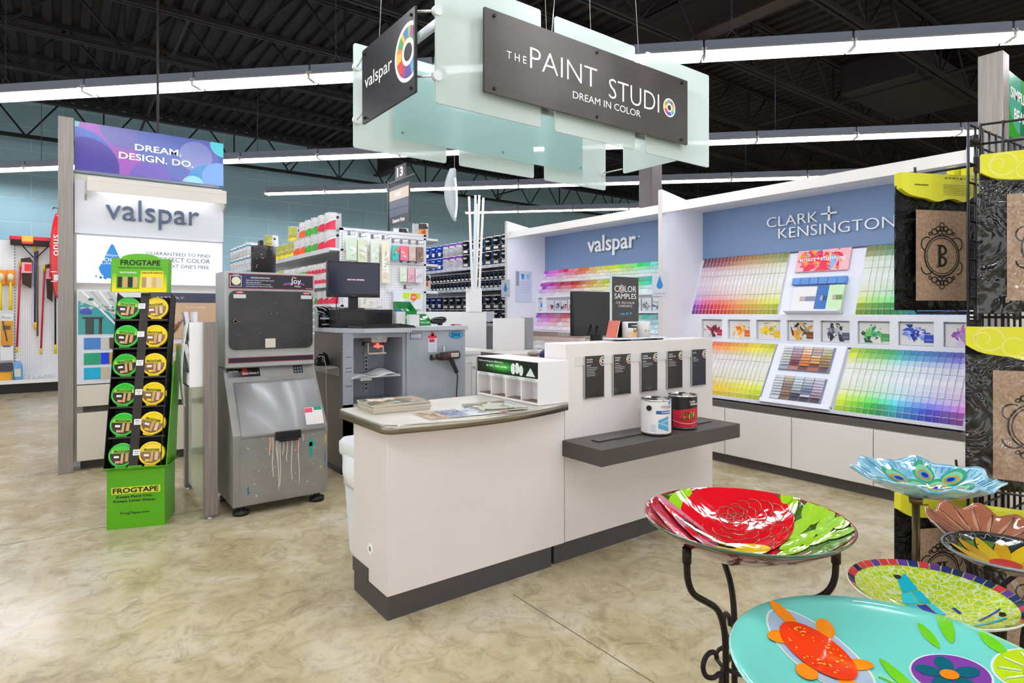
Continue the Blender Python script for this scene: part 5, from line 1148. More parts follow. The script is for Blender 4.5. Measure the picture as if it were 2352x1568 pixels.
b = B(); b.box(2.55, 3.93, 5.75, 5.80, 0, 1.352, WC); solo(b, 'partition', 'long white partition behind the dispenser and back cabinet', 'partition', None, 'thing')
t = T('partition', 'short white partition with a grey end post at the inner desk', 'partition', (3.75, 5.02, 0)); t['kind'] = 'thing'
b = B(); b.box(3.525, 3.91, 5.0, 5.04, .0, 1.285, WC); part(b, 'panel', t)
b = B(); b.box(3.912, 4.0, 4.97, 5.07, 0, 1.29, M('#8d8d93', .4)); part(b, 'end_post', t)
b = B(); b.box(3.93, 4.05, 5.76, 5.80, 1.24, 1.355, M('#a9abb0', .4)); solo(b, 'outlet_box', 'small grey box at the end of the long white partition', 'box')
t = T('inner_desk', 'white inner desk with a steel edge behind the tall counter', 'desk', (3.2, 3.5, 0))
b = B(); b.box(2.97, 3.5, 2.61, 4.35, .0, .955, WC); part(b, 'body', t)
b = B(); b.box(2.945, 3.52, 2.61, 4.385, .957, .998, TOPM); part(b, 'top', t)
b = B(); b.box(2.941, 2.945, 2.61, 4.389, .955, .999, STEELC); b.box(2.945, 3.52, 4.385, 4.389, .955, .999, STEELC); part(b, 'steel_edge', t)
m = monitor(2.94, 3.40, 1.175, 1.50, 3.16, 'black monitor seen from behind on the inner desk', True, base_z=.9985)
m.rotation_euler = (0, 0, rad(-7))
b = B(); b.tube([(3.10, 3.158, 1.26), (3.09, 3.14, 1.2), (3.12, 3.12, 1.12), (3.08, 3.10, 1.0)], .005, BLACK, n=6); b.tube([(3.15, 3.158, 1.25), (3.17, 3.12, 1.17), (3.13, 3.1, 1.05), (3.15, 3.1, 1.0)], .005, BLACK, n=6); part(b, 'cables', m)
b = B(); V = b.grid(lambda u, v: (2.995 + .042*math.sin(math.pi*v)*math.cos(2*math.pi*u), 3.72 + .06*math.sin(math.pi*v)*math.sin(2*math.pi*u), 1.003 + .022*(1-math.cos(math.pi*v)) - .004), 16, 8, M('#8d887e', .35), True, True); solo(b, 'computer_mouse', 'grey computer mouse on its pad on the inner desk', 'mouse')
b = B(); b.box(2.947, 3.08, 3.6, 3.95, .9985, 1.001, M('#a88a80', .6)); solo(b, 'mouse_pad', 'thin reddish mouse pad at the edge of the inner desk', 'mouse pad')
b = B(); b.tube([(3.0+.10*math.cos(a), 3.44+.11*math.sin(a), 1.04 + .018*math.sin(a*2)) for a in [2*math.pi*k/20 for k in range(20)]], .034, M('#232a5c', .7), n=10, closed=True); solo(b, 'neck_cushion', 'dark blue ring-shaped cushion on the inner desk', 'cushion')
# sticks in a white holder on the long partition
t = T('stick_holder', 'white holder on the long partition for stir sticks', 'holder', (3.78, 5.775, 1.352))
b = B(); b.prism([(3.69, 5.74, 1.352), (3.86, 5.74, 1.352), (3.86, 5.74, 1.62), (3.73, 5.74, 1.62), (3.69, 5.74, 1.57)], (0, .004, 0), WC); b.box(3.69, 3.86, 5.81, 5.814, 1.352, 1.62, WC); b.box(3.69, 3.694, 5.744, 5.81, 1.352, 1.57, WC); b.box(3.856, 3.86, 5.744, 5.81, 1.352, 1.62, WC); b.box(3.694, 3.856, 5.744, 5.81, 1.352, 1.356, WC); part(b, 'sleeve', t)
for k, (xb, xt, zt, y) in enumerate(((3.755, 3.70, 2.66, 5.76), (3.77, 3.80, 2.69, 5.78), (3.80, 3.86, 2.70, 5.79), (3.83, 3.90, 2.67, 5.765), (3.79, 3.83, 2.60, 5.80))):
    b = B(); b.obox(Vector(((xb+xt)/2, y, (1.36+zt)/2)), X_*.014, Y_*.004, Vector(((xt-xb)/2, 0, (zt-1.36)/2)), M('#e3e1da' if k != 1 else '#cfdcea', .4)); solo(b, 'stir_stick', '%s tall white stick from the left in the holder behind the dispenser' % ORD[k], 'stick', 'tall sticks in the white holder')
# clear curved plastic piece hanging from the roof
CLR = frosted('clear_plastic', '#e6ecf0', .3, .32, .08)
b = B()
def blade(u, v): w = .075*math.sin(math.pi*min(1, .12+.86*v))**.8; return (3.17 + (u-.5)*2*w + .02*v - .05*math.sin(math.pi*v)*.5, 5.2 + .04*((u-.5)*2)**2 + .02*math.sin(3*v), 2.80 - .53*v)
b.grid(blade, 8, 16, CLR); o = solo(b, 'plastic_scoop', 'clear curved plastic piece hanging on a string below the big sign', 'hanging plastic'); o.modifiers.new('s', 'SOLIDIFY').thickness = .003
b = B(); b.grid(lambda u, v: (3.165 + .012*(u-.5)*2 + .03*math.sin(2.2*v) - .05*v*v*.4, 5.19, 2.70 - .40*v), 2, 12, M('#e9edf2', .4)); part(b, 'stiffener', o)
b = B(); b.cyl((3.165, 5.2, 2.795), (3.165, 5.2, 5.1), .002, M('#c9c9c9', .4), n=6); part(b, 'string', o)
# colour sample sign on the tall counter
t = T('sample_stand', 'clear stand with a black COLOR SAMPLES sign on the tall counter', 'sign stand', (2.85, 2.53, 1.177))
b = B(); b.box(2.62, 3.06, 2.455, 2.585, 1.186, 1.195, M('#dfe6ea', .1), .001); b.box(2.70, 2.73, 2.46, 2.58, 1.1768, 1.186, BLACK); b.box(2.97, 3.03, 2.46, 2.58, 1.1768, 1.186, BLACK); part(b, 'base', t)
b = B(); b.box(2.672, 2.915, 2.562, 2.568, 1.195, 1.566, M('#1d1918', .15)); sg = part(b, 'sign_face', t)
b = B(); b.box(2.667, 2.672, 2.558, 2.572, 1.195, 1.568, M('#c9d6dc', .1)); b.box(2.672, 2.917, 2.56, 2.57, 1.566, 1.570, M('#c9d6dc', .1)); part(b, 'clear_edge', t)
b = B(); yk = 2.561; b.text('C', (2.697, yk, 1.473), X_, Z_, .036, .038, PURE); b.text('LOR', (2.788, yk, 1.473), X_, Z_, .105, .038, PURE); b.text('SAMPLES', (2.697, yk, 1.431), X_, Z_, .195, .032, PURE); b.text('FOR TRUE COLOR', (2.712, yk, 1.399), X_, Z_, .165, .014, M('#d9d5d2')); b.text('CONFIDENCE.', (2.731, yk, 1.379), X_, Z_, .127, .014, M('#d9d5d2')); b.text('only $4.', (2.744, yk, 1.326), X_, Z_, .082, .02, M('#5cc3e6', .4)); b.text('99', (2.831, yk, 1.334), X_, Z_, .02, .012, M('#5cc3e6', .4)); part(b, 'lettering', sg)
b = B(); wheel(b, (2.760, yk, 1.492), X_, Z_, .024, 0); part(b, 'color_wheel', sg)
b = B(); b.prism([(2.60, 2.50, 1.1865), (2.648, 2.50, 1.29), (2.652, 2.50, 1.29), (2.608, 2.50, 1.1865)], (0, .07, 0), M('#d9a08a', .3)) if False else b.obox(Vector((2.648, 2.53, 1.247)), X_*.003, Y_*.04, Vector((.014, 0, .05)), M('#c96a5a', .35)); b.obox(Vector((2.655, 2.53, 1.247)), X_*.003, Y_*.04, Vector((.014, 0, .05)), M('#e8c9b0', .35)); solo(b, 'leaflet', 'red edged leaflets leaning at the left of the sample sign', 'leaflet')
def pint(x, nm, lab):
    t = T('sample_can', lab, 'sample can', (x, 2.50, 1.1955), 0, 'sample cans below the COLOR SAMPLES sign'); r, h = .046, .092
    b = B(); b.lathe([(0, .0), (r, 0), (r, h), (r*.92, h+.003), (0, h+.001)], M('#e4e2e0', .2, .0), n=28); part(b, 'jar', t, local=True)
    b = B()
    if nm == 'CLARK':
        on_can(b, r+.0004, -150, -30, .058, .088, M('#17203a', .3), 12); on_can(b, r+.0006, -150, -30, .004, .03, M('#d9b48a', .3), 12)
        rr = random.Random(6)
        for k in range(26): a = -145 + 105*rr.random(); on_can(b, r+.0008+.00002*k, a, a+rr.uniform(8, 18), .024+.022*rr.random(), .036 + .025*rr.random(), M(rr.choice(['#b5202a', '#d9a02c', '#e8e0d2', '#7a1c1c', '#c9c04a', '#f2efe8']), .35), 3)
        can_text(b, 'CLARK+KENSINGTON', r+.0014, -125, .068, .055, .008, PURE)
    else:
        can_text(b, 'valspar', r+.0004, -85, .07, .03, .01, M('#aeb3bb'))
        for k in range(4): on_can(b, r+.0006, -120+24*k, -112+24*k, .036, .042, M(('#2f4f9a', '#2f8fb0', '#b5303a', '#5d5d66')[k], .35), 3)
    part(b, 'label_art', t, local=True)
pint(2.765, 'CLARK', 'small sample can with a colourful food picture under the sign'); pint(2.885, 'V', 'small white sample can at the right under the sign')
# ================================================================ aisle 13: gondola with paint cans, pegboard end and sign
def pegboard_mat():
    m = M('#e7e7ea', .45, key='pegboard'); n, l, p = nodes(m)
    tc = n.new('ShaderNodeTexCoord'); sx = n.new('ShaderNodeSeparateXYZ'); l.new(tc.outputs['Object'], sx.inputs[0])
    def fr(o):
        a = n.new('ShaderNodeMath'); a.operation = 'MULTIPLY'; a.inputs[1].default_value = 1/.03; l.new(o, a.inputs[0])
        f = n.new('ShaderNodeMath'); f.operation = 'FRACT'; l.new(a.outputs[0], f.inputs[0])
        s = n.new('ShaderNodeMath'); s.operation = 'SUBTRACT'; s.inputs[1].default_value = .5; l.new(f.outputs[0], s.inputs[0]); return s.outputs[0]
    cb = n.new('ShaderNodeCombineXYZ'); l.new(fr(sx.outputs[0]), cb.inputs[0]); l.new(fr(sx.outputs[2]), cb.inputs[1])
    ln_ = n.new('ShaderNodeVectorMath'); ln_.operation = 'LENGTH'; l.new(cb.outputs[0], ln_.inputs[0])
    lt = n.new('ShaderNodeMath'); lt.operation = 'LESS_THAN'; lt.inputs[1].default_value = .125; l.new(ln_.outputs['Value'], lt.inputs[0])
    mx = n.new('ShaderNodeMix'); mx.data_type = 'RGBA'; l.new(lt.outputs[0], mx.inputs[0]); mx.inputs[6].default_value = (*lin('#ececee'), 1); mx.inputs[7].default_value = (*lin('#77777e'), 1)
    l.new(mx.outputs[2], p.inputs['Base Color']); return m
PEG = pegboard_mat(); SHF = M('#dddde0', .35); SHFD = M('#6d6663', .5)
t = T('shelf_gondola', 'white aisle shelving with pegboard end panel behind the dispenser', 'shelving', (2.97, 9.2, 0)); GON = t
b = B(); b.box(2.49, 3.50, 6.45, 6.47, .12, 2.27, PEG); part(b, 'pegboard_end', t)
b = B(); b.box(2.455, 2.49, 6.44, 6.48, .0, 2.28, SHF); b.box(3.49, 3.52, 6.44, 6.48, .0, 2.28, SHF); b.box(2.455, 3.52, 6.44, 6.48, 2.255, 2.285, SHF)
for k in range(60): b.box(2.470, 2.476, 6.4385, 6.44, .5+.029*k, .516+.029*k, M('#4a4a4e'))
part(b, 'end_frame', t)
b = B(); b.box(2.95, 3.01, 6.48, 12.2, 0, 2.25, PEG); part(b, 'back_panel', t)
b = B(); b.box(2.36, 3.6, 6.48, 12.2, 0, .12, GREYD); part(b, 'base', t)
for x0, x1, z in ((2.33, 2.95, 2.05), (2.33, 2.95, 1.665), (2.33, 2.95, 1.43), (2.33, 2.95, 1.1), (2.33, 2.95, .7), (3.01, 3.68, 2.24), (3.01, 3.68, 1.93), (3.01, 3.68, 1.6), (3.01, 3.68, 1.2)):
    b = B(); b.box(x0, x1, 6.44, 12.2, z-.028, z, SHF, .003); xf = x0 if x0 < 2.5 else x1; sg = -1 if x0 < 2.5 else 1
    b.box(min(xf, xf+sg*.004), max(xf, xf+sg*.004), 6.44, 12.2, z-.045, z+.004, M('#c9c9cc', .3)); part(b, 'shelf', t)
# paint cans: body, wrap label, lid ear, wire bail
WHC = M('#e6e6e8', .25, .1); SIL = M('#c6c8cc', .2, .7)
def shelf_can(name, lab, r, h, kind, face):
    """face: direction (degrees) the label looks at"""
    t = T(name, lab, 'paint can'); body = {'black': M('#141316', .25), 'blue': M('#1d3fa0', .3), 'navy': M('#16245a', .3)}.get(kind, WHC)
    b = B(); b.lathe([(0, 0), (r, 0), (r, h-.012), (r*1.02, h-.008), (r*1.02, h), (r*.9, h), (r*.88, h-.006), (0, h-.006)], body, n=24, mats=[SIL, body, SIL, SIL, SIL, SIL, SIL]); part(b, 'body', t, local=True)
    b = B(); R = r + .0012
    if kind in ('red', 'green', 'orange'):
        c = M({'red': '#d01e42', 'green': '#3f9e33', 'orange': '#f0561d'}[kind], .35)
        on_can(b, R, face-62, face+30, h*.06, lambda k: h*(.30 + .30*k), c, 10); on_can(b, R, face-75, face-62, h*.06, lambda k: h*(.5 - .2*k), c, 3); on_can(b, R+.0006, face-62, face+30, lambda k: h*(.32+.32*k), lambda k: h*(.36+.32*k), PURE, 10)
    elif kind == 'yellow':
        on_can(b, R, face-70, face+25, h*.30, h*.95, M('#a9ab4a', .35), 10); on_can(b, R, face-70, face+25, h*.06, h*.36, M('#ead91f', .35), 10); on_can(b, R+.0006, face-70, face+25, lambda k: h*(.4+.25*k), lambda k: h*(.43+.25*k), M('#d9c22a'), 8); on_can(b, R+.0006, face-60, face-20, h*.24, h*.28, M('#c93a2a'), 4)
    elif kind == 'white':
        on_can(b, R, face-70, face+20, h*.70, h*.82, M('#2f6f9c', .35), 8); on_can(b, R, face+30, face+60, h*.1, h*.5, M('#e8b06a', .35), 4); on_can(b, R, face-30, face+10, h*.2, h*.26, M('#b9c2cc'), 4)
    elif kind == 'black':
        on_can(b, R, face-30, face+22, h*.1, h*.28, M('#d9d4c2', .35), 6); on_can(b, R, face-20, face+10, h*.64, h*.70, M('#8d8d90', .3), 6); on_can(b, R+.0006, face-16, face+4, h*.64, h*.69, M('#2b2b2f', .3), 4) if h < .15 else can_text(b, 'valspar', R+.001, face-34, h*.62, .08, h*.17, PURE); on_can(b, R, face+34, face+50, h*.08, h*.92, M('#24568c', .3), 3); on_can(b, R, face-25, face-5, h*.9, h*.95, M('#d0532a', .35), 3)
    elif kind == 'blackgreen':
        pass
    elif kind in ('blue', 'navy'):
        on_can(b, R, face-12, face+18, h*.15, h*.42, M('#d5dbe6', .35), 6); on_can(b, R, face-20, face+20, h*.72, h*.8, M('#8fb4e0', .3), 5)
    elif kind == 'purple':
        on_can(b, R, face-80, face+80, h*.80, h*.95, M('#6b2a94', .35), 14); on_can(b, R, face-30, face+20, h*.52, h*.62, M('#8d7a9c', .35), 6); on_can(b, R, face-25, face+5, h*.36, h*.42, M('#b9b2c2', .35), 4)
    elif kind == 'fruit':
        on_can(b, R, face-20, face+40, h*.3, h*.62, M('#e8a21c', .35), 8); on_can(b, R, face-20, face+40, h*.62, h*.96, M('#2a2724', .3), 8); on_can(b, R+.0006, face, face+30, h*.34, h*.6, M('#c93a1c', .35), 5)
    part(b, 'label', t, local=True)
    if h > .15:
        a = rad(face + (45 if kind not in ('black', 'blue', 'navy') else 70)); b = B(); c = Vector((R*math.cos(a), R*math.sin(a), h*.74)); b.cyl(c, c + Vector((math.cos(a), math.sin(a), 0))*.004, .017 if kind not in ('black', 'blue', 'navy') else .008, BLACK, n=14); part(b, 'handle_ear', t, local=True)
        b = B(); wm = CHROME if kind in ('black', 'blue', 'navy') else PURE; pts = []
        for k in range(9):
            q = k/8; aa = rad(face + 65 - 125*q); z = h*(.62 - .30*math.sin(math.pi*q)**.8 if kind in ('black', 'blue', 'navy') else .72 - .36*q); pts.append(((R+.003)*math.cos(aa), (R+.003)*math.sin(aa), z))
        b.tube(pts, .0022, wm, n=5); part(b, 'bail', t, local=True)
    return t
CP = {}
def put_can(kind, r, h, face, loc, lab, grp):
    k = (kind, r, face)
    if k not in CP: CP[k] = o = shelf_can('paint_can', lab, r, h, kind, face); o.location = loc; o['group'] = grp; o['label'] = lab; W[o.name] = Matrix.Translation(loc); return o
    return dup(CP[k], loc, None, lab, grp)
FA = 236    # looks back towards the aisle on the left
seq = [('red', 2), ('red', 2), ('green', 2), ('green', 2), ('orange', 2), ('orange', 1), ('yellow', 2), ('yellow', 1), ('yellow', 1), ('yellow', 1), ('yellow', 1), ('yellow', 2), ('yellow', 1), ('white', 1), ('white', 1), ('white', 1)] + [('white', 2)]*6
y = 6.60
for i, (k, n) in enumerate(seq):
    for s_ in range(n):
        lab = '%s labelled white paint can, %s from the pegboard end, %s top shelf' % (k, ORD[i], 'upper one on' if s_ else 'standing on')
        if k == 'white': lab = 'white and blue paint can, %s from the pegboard end, %s top shelf' % (ORD[i], 'upper one on' if s_ else 'standing on')
        put_can(k, .092, .2, FA, (2.43, y, 2.0505 + .2008*s_), lab, 'cans on the top left shelf')
    y += .225
y = 6.52
for i in range(24):
    k = 'red' if i < 7 else 'green' if i < 11 else 'orange' if i < 15 else 'yellow'
    for s_ in range(2):
        put_can(k, .054, .118, FA, (2.40, y, 1.6655 + .1185*s_), 'small %s labelled can, %s from the pegboard end, %s row of middle shelf' % (k, ORD[i], ('lower', 'upper')[s_]), 'small cans on the middle left shelf')
    y += .118
for i in range(5):
    k = 'red' if i < 3 else 'green'
    put_can(k, .08, .165, FA, (2.45, 6.56 + .19*i, 1.4305), '%s labelled can, %s from the pegboard end on the low shelf behind the monitor' % (k, ORD[i]), 'cans on the low left shelf')
for i, (y, z) in enumerate(((6.66, 2.2405), (7.2, 2.2405), (7.6, 2.2405), (6.60, 1.6005), (6.60, 1.2005))):
    lab = 'white can with orange fruit label, %s' % ('nearest on top of the gondola', 'second on top of the gondola', 'farthest on top of the gondola', 'at the right end of the upper side shelf', 'at the right end of the lower side shelf')[i]
    put_can('fruit', .10, .2, 250, (3.56, y, z), lab, 'fruit label cans on the gondola')
# hooks and hanging packets on the pegboard end
BAG = frosted('baggie', '#e3eadf', .4, .8, .15)
packs = [(2.50, 2.62, 1.92, 2.17, '#cfdfc8', 'pale green packet with leaf print, first of the top row'), (2.63, 2.742, 1.90, 2.155, '#d3d9b8', 'olive packet, second of the top row'), (2.783, 2.885, 1.90, 2.15, '#d5dccb', 'pale packet with grey tag, third of the top row'), (2.917, 3.016, 1.68, 2.15, '#e6dfc6', 'long cream packet, fourth of the top row'),
         (3.047, 3.13, 1.95, 2.12, '#3fb8b8', 'teal packet on the pegboard top row'), (3.146, 3.25, 1.95, 2.12, '#e8688e', 'pink packet on the pegboard top row'), (3.26, 3.35, 1.95, 2.12, '#c9b5a8', 'white and beige packet on the pegboard top row'), (3.36, 3.45, 1.95, 2.12, '#8a6f60', 'brown packet, last of the pegboard top row'),
         (3.15, 3.235, 1.70, 1.87, '#d3e3d0', 'white green packet, first of the second row'), (3.245, 3.335, 1.695, 1.865, '#e0a9b4', 'pink patterned packet, second of the second row'), (3.345, 3.435, 1.695, 1.865, '#dcd8de', 'white patterned packet, last of the second row'),
         (3.06, 3.43, 1.38, 1.585, '#dfe6ee', 'big blue and lime bag with an orange round badge on the pegboard'), (2.66, 2.86, 1.39, 1.56, '#e9e4da', 'black patterned packet low on the pegboard behind the monitor')]
HK = M('#8d8d92', .25, .7)
for i, (x0, x1, z0, z1, c, lab) in enumerate(packs):
    t = T('hanging_packet', lab, 'packet', ((x0+x1)/2, 6.40, z0), 0, 'packets hanging on the pegboard end'); rr = random.Random(i)
    b = B(); n = 2 if i < 11 else 1
    for k in range(n): b.box(x0+.003*k, x1-.003*k, 6.375+.018*k, 6.388+.018*k, z0, z1, M(c, .35), .004)
    part(b, 'packet', t)
    b = B(); cc = Vector(((x0+x1)/2, 6.3745, (z0+z1)/2)); q = hexhsv(c)
    splat(b, cc - Z_*.01, X_, Z_, (x1-x0)*.8, (z1-z0)*.75, [M(hsv(q[0]+rr.uniform(-.1, .1), q[1]*.8+.05, min(1, q[2]*rr.uniform(.75, 1.1))), .4) for k in range(3)] + [M('#eceee8', .4)], 7, i, size=(.12, .3))
    if i in (4, 5, 11): b.disc(cc + Vector(((x1-x0)*.2, -.0015, (z1-z0)*.2)), X_, Z_, .022 if i < 11 else .045, M('#f0683a', .35), 16)
    if i == 11: b.box(x0+.12, x1-.02, 6.374, 6.3745, z1-.08, z1-.01, M('#b9d23a', .35)); b.text('NEW', cc + Vector((.045, -.0025, .03)), X_, Z_, .06, .02, PURE)
    part(b, 'print', t)
    b = B(); b.tube([(cc.x-.01, 6.455, z1+.05), (cc.x+.005, 6.38, z1+.035), (cc.x+.005, 6.30, z1+.03), (cc.x+.005, 6.292, z1+.045)], .0028, HK, n=6); b.tube([(cc.x-.01, 6.455, z1+.075), (cc.x+.005, 6.30, z1+.075)], .0022, HK, n=6); b.box(cc.x-.02, cc.x+.012, 6.444, 6.4495, z1+.035, z1+.085, HK); hk = part(b, 'peg_hook', t)
# sign 13
t = T('aisle_sign', 'black aisle 13 sign reading PAINT on a post above the pegboard end', 'aisle sign', (3.15, 6.69, 2.25)); SG = M('#2c2728', .4)
b = B(); b.box(3.14, 3.16, 6.68, 6.705, 1.9, 2.93, SG); b.box(3.144, 3.156, 6.02, 6.70, 2.885, 2.90, SG); part(b, 'post', t)
b = B(); b.box(3.142, 3.158, 6.14, 6.665, 2.37, 2.83, SG); f = part(b, 'panel', t)
b = B(); b.box(3.140, 3.142, 6.155, 6.65, 2.665, 2.785, M('#cbb8a2', .45)); b.box(3.140, 3.142, 6.155, 6.65, 2.57, 2.655, M('#474a63', .4)); b.box(3.140, 3.142, 6.155, 6.65, 2.475, 2.56, M('#474a63', .4)); part(b, 'inserts', f)
b = B(); b.text('PAINT', (3.139, 6.50, 2.70), -Y_, Z_, .17, .055, PURE, bold=.02); b.text('Exterior Paint', (3.1405, 6.56, 2.40), -Y_, Z_, .31, .045, PURE, bold=.02); part(b, 'lettering', f)
b = B(); b.box(3.142, 3.158, 6.24, 6.50, 2.90, 3.06, SG); nb = part(b, 'number_box', t); b = B(); b.text('13', (3.141, 6.45, 2.925), -Y_, Z_, .155, .11, PURE, bold=.03); part(b, 'number', nb)
for y in (6.2, 6.6): b = B(); b.tube([(3.15, y, 2.885), (3.15, y+.01, 2.86), (3.15, y, 2.83)], .004, SG, n=6); part(b, 'hanger', t)

# ================================================================ black and blue cans on the long shelf behind the displays
t = T('wall_shelving', 'white shelving run with black, blue and purple paint cans behind the far display', 'shelving', (5.3, 8.6, 0))
b = B(); b.box(5.50, 5.54, 6.50, 10.6, 0, 2.25, SHF); b.box(4.98, 5.50, 6.50, 10.6, 0, .12, GREYD); part(b, 'back_panel', t)
for z in (2.035, 1.70, 1.18, .75):
    b = B(); b.box(4.99, 5.50, 6.50, 10.6, z-.03, z, SHF, .003); b.box(4.986, 4.99, 6.50, 10.6, z-.04, z+.004, M('#c3c4ca', .35))
    for k in range(24): b.box(4.984, 4.986, 6.6+.165*k, 6.66+.165*k, z-.036, z-.002, M('#aeb2bd', .4))
    part(b, 'shelf', t)
FB = 205
for i in range(13):
    y = 6.72 + .205*i; k = 'black' if i < 7 else 'purple' if i < 10 else 'blue'
    for s_ in range(2): put_can(k, .092, .208, FB, (5.10, y, 2.0355 + .2085*s_), '%s gallon can, %s from the far display, %s row of top shelf' % ({'black': 'black', 'purple': 'purple and white', 'blue': 'blue'}[k], ORD[i], ('lower', 'upper')[s_]), 'large cans on the long shelf, top')
for i in range(24):
    y = 6.68 + .112*i; big = i == 3
    for s_ in range(2): put_can('black', .05, .128, FB, (5.07, y, 1.7005 + .1285*s_), 'small black can, %s from the far display, %s row of middle shelf' % (ORD[i], ('lower', 'upper')[s_]), 'small cans on the long shelf')
for i in range(13):
    y = 6.72 + .205*i; k = 'black' if i < 10 else 'navy'
    for s_ in range(2): put_can(k, .092, .208, FB, (5.10, y, 1.1805 + .2085*s_), '%s gallon can, %s from the far display, %s row of low shelf' % ({'black': 'black', 'navy': 'navy'}[k], ORD[i], ('lower', 'upper')[s_]), 'large cans on the long shelf, low')

# ================================================================ far pegboard wall with brooms
t = T('wall_gondola', 'white pegboard wall fixture with a shelf, far left behind the end cap', 'shelving', (-.8, 13.3, 0))
b = B(); b.box(-7.5, 1.0, 13.24, 13.27, .2, 2.56, PEG); part(b, 'pegboard', t)
b = B(); b.box(-7.5, 1.0, 12.86, 13.24, .17, .21, SHF); b.box(-7.5, 1.0, 12.855, 12.86, .16, .225, PURE); part(b, 'shelf', t)
b = B(); b.box(-7.5, 1.0, 12.9, 13.24, 0, .17, M('#17130f', .5)); part(b, 'base', t)
b = B()
for k in range(40): b.box(-.654, -.644, 13.236, 13.24, .5+.05*k, .528+.05*k, M('#3a3a3e'))
part(b, 'slot_strip', t)
RD = M('#c4162e', .35); YL = M('#e8c21c', .35); BRS = tex_mat('bristle', '#33241c', '#4a362a', 60, .8); NVY = M('#23406f', .35)
t = T('push_broom', 'wide red push broom with blue handle hanging on the far pegboard', 'broom', (-.43, 13.15, .98))
b = B(); b.box(-.71, -.17, 13.06, 13.20, 2.56, 2.63, RD, .01); part(b, 'block', t)
b = B(); b.box(-.70, -.18, 13.05, 13.21, 2.48, 2.56, M('#2a1a1a', .8)); part(b, 'bristles', t)
b = B(); b.box(-.55, -.40, 13.045, 13.06, 2.50, 2.635, M('#e8b52c', .4)); b.box(-.55, -.40, 13.043, 13.045, 2.50, 2.54, M('#d23a3a', .4)); part(b, 'label', t)
b = B(); b.cyl((-.375, 13.16, 2.48), (-.38, 13.16, 1.06), .014, NVY, n=12); part(b, 'handle', t)
for z0, z1 in ((2.38, 2.52), (1.06, 1.17)): b = B(); b.cyl((-.376, 13.16, z0), (-.376, 13.16, z1), .022, YL, n=12); part(b, 'collar', t)
for x in (-.55, -.2): b = B(); b.cyl((x, 13.15, 2.48), (-.378 + .02*(1 if x > -.37 else -1), 13.15, 2.28), .009, M('#2c2c30', .4), n=8); part(b, 'brace', t)
b = B(); b.cyl((-.345, 13.19, 2.4), (-.345, 13.19, .93), .013, M('#8a5f3a', .5), n=10); solo(b, 'wooden_pole', 'brown wooden pole beside the blue broom handle', 'pole')
def broom(xa, za, xb, zb, hx0, hx1, hz0, hz1, lab):
    t = T('broom', lab, 'broom', (xb, 13.15, zb), 0, 'red-handled brooms on the far pegboard')
    b = B(); b.cyl((xa, 13.15, za), (xb, 13.15, zb), .014, RD, n=10); part(b, 'handle', t)
    b = B(); b.cyl((xb, 13.15, zb), (xb+.003, 13.15, zb+.1), .018, YL, n=10); b.cyl((xa-.004, 13.15, za-.12), (xa, 13.15, za), .018, YL, n=10); part(b, 'collars', t)
    b = B(); b.prism([(hx0, 13.10, hz1-.03), (hx0+.02, 13.10, hz0+.07), (hx1-.02, 13.10, hz0), (hx1, 13.10, hz1-.06), (hx1-.03, 13.10, hz1)], (0, .09, 0), BRS); part(b, 'bristles', t)
    b = B(); b.box(hx0+.01, hx1-.01, 13.09, 13.10, hz1-.27, hz1-.09, M('#e4a3ab', .4)); b.box(hx0+.05, hx1-.015, 13.088, 13.09, hz1-.24, hz1-.12, M('#d92a3c', .4)); part(b, 'label', t)
broom(-.57, 2.22, -.62, .66, -.565, -.41, 1.75, 2.28, 'red-handled angle broom at the left of the far pegboard')
broom(-.25, 2.16, -.30, .62, -.235, -.12, 1.52, 2.19, 'red-handled angle broom at the right of the far pegboard')
b = B()
def sled(u, v):
    z = 3.02 - 1.44*v; w = .115*max(0, math.sin(math.pi*(.04+.93*v)))**.55; return (-.06 + (u-.5)*2*w, 12.75 + .06*((u-.5)*2)**2, z)
b.grid(sled, 10, 24, M('#c9101f', .2, coat=.3)); o = solo(b, 'red_sled', 'long red pointed plastic sled hanging left of the grey post', 'sled'); o.modifiers.new('s', 'SOLIDIFY').thickness = .012
b = B(); 
for z in (2.02, 1.86): bq = B(); bq.box(-.16, .04, 12.752, 12.756, z, z+.012, PURE); part(bq, 'stripe', o)
b.text('onus', (-.052, 12.742, 2.30), Z_, -X_, .35, .07, PURE); b.box(-.12, -.03, 12.745, 12.748, 1.88, 1.98, M('#d9cfcf')); part(b, 'lettering', o)
b = B(); b.tube([(-.06, 12.76, 3.0), (-.06, 12.9, 3.12), (-.12, 12.8, 3.12), (-.13, 12.72, 3.08)], .008, M('#3a3a3a'), n=6); part(b, 'hook', o)
b = B(); b.cyl((-.10, 13.15, 1.70), (-.10, 13.15, .72), .014, M('#1d1d24', .4), n=10); o = solo(b, 'extension_pole', 'black pole with yellow tip below the red sled', 'pole'); b = B(); b.cyl((-.10, 13.15, .62), (-.10, 13.15, .78), .02, YL, n=10); part(b, 'tip', o)
for x, lab in ((-.70, 'orange packed dish brush nearest the push broom'), (-.83, 'orange packed dish brush at the left edge of the photo')):
    t = T('dish_brush', lab, 'brush', (x, 13.18, 1.37), 0, 'orange packed brushes')
    b = B(); b.box(x-.062, x+.062, 13.17, 13.20, 1.80, 2.06, M('#ee8a1c', .3), .02); part(b, 'card', t)
    b = B(); b.lathe([(0, 0), (.035, .02), (.045, .07), (.035, .12), (0, .14)], M('#e8e2c2', .6), c=(x, 13.15, 1.86), n=14); part(b, 'bristles', t)
    b = B(); b.tube([(x, 13.15, 1.87), (x, 13.14, 1.66), (x, 13.14, 1.5), (x, 13.14, 1.38)], .016, M('#f0d21c', .35), n=8, r_end=.026); part(b, 'handle', t)
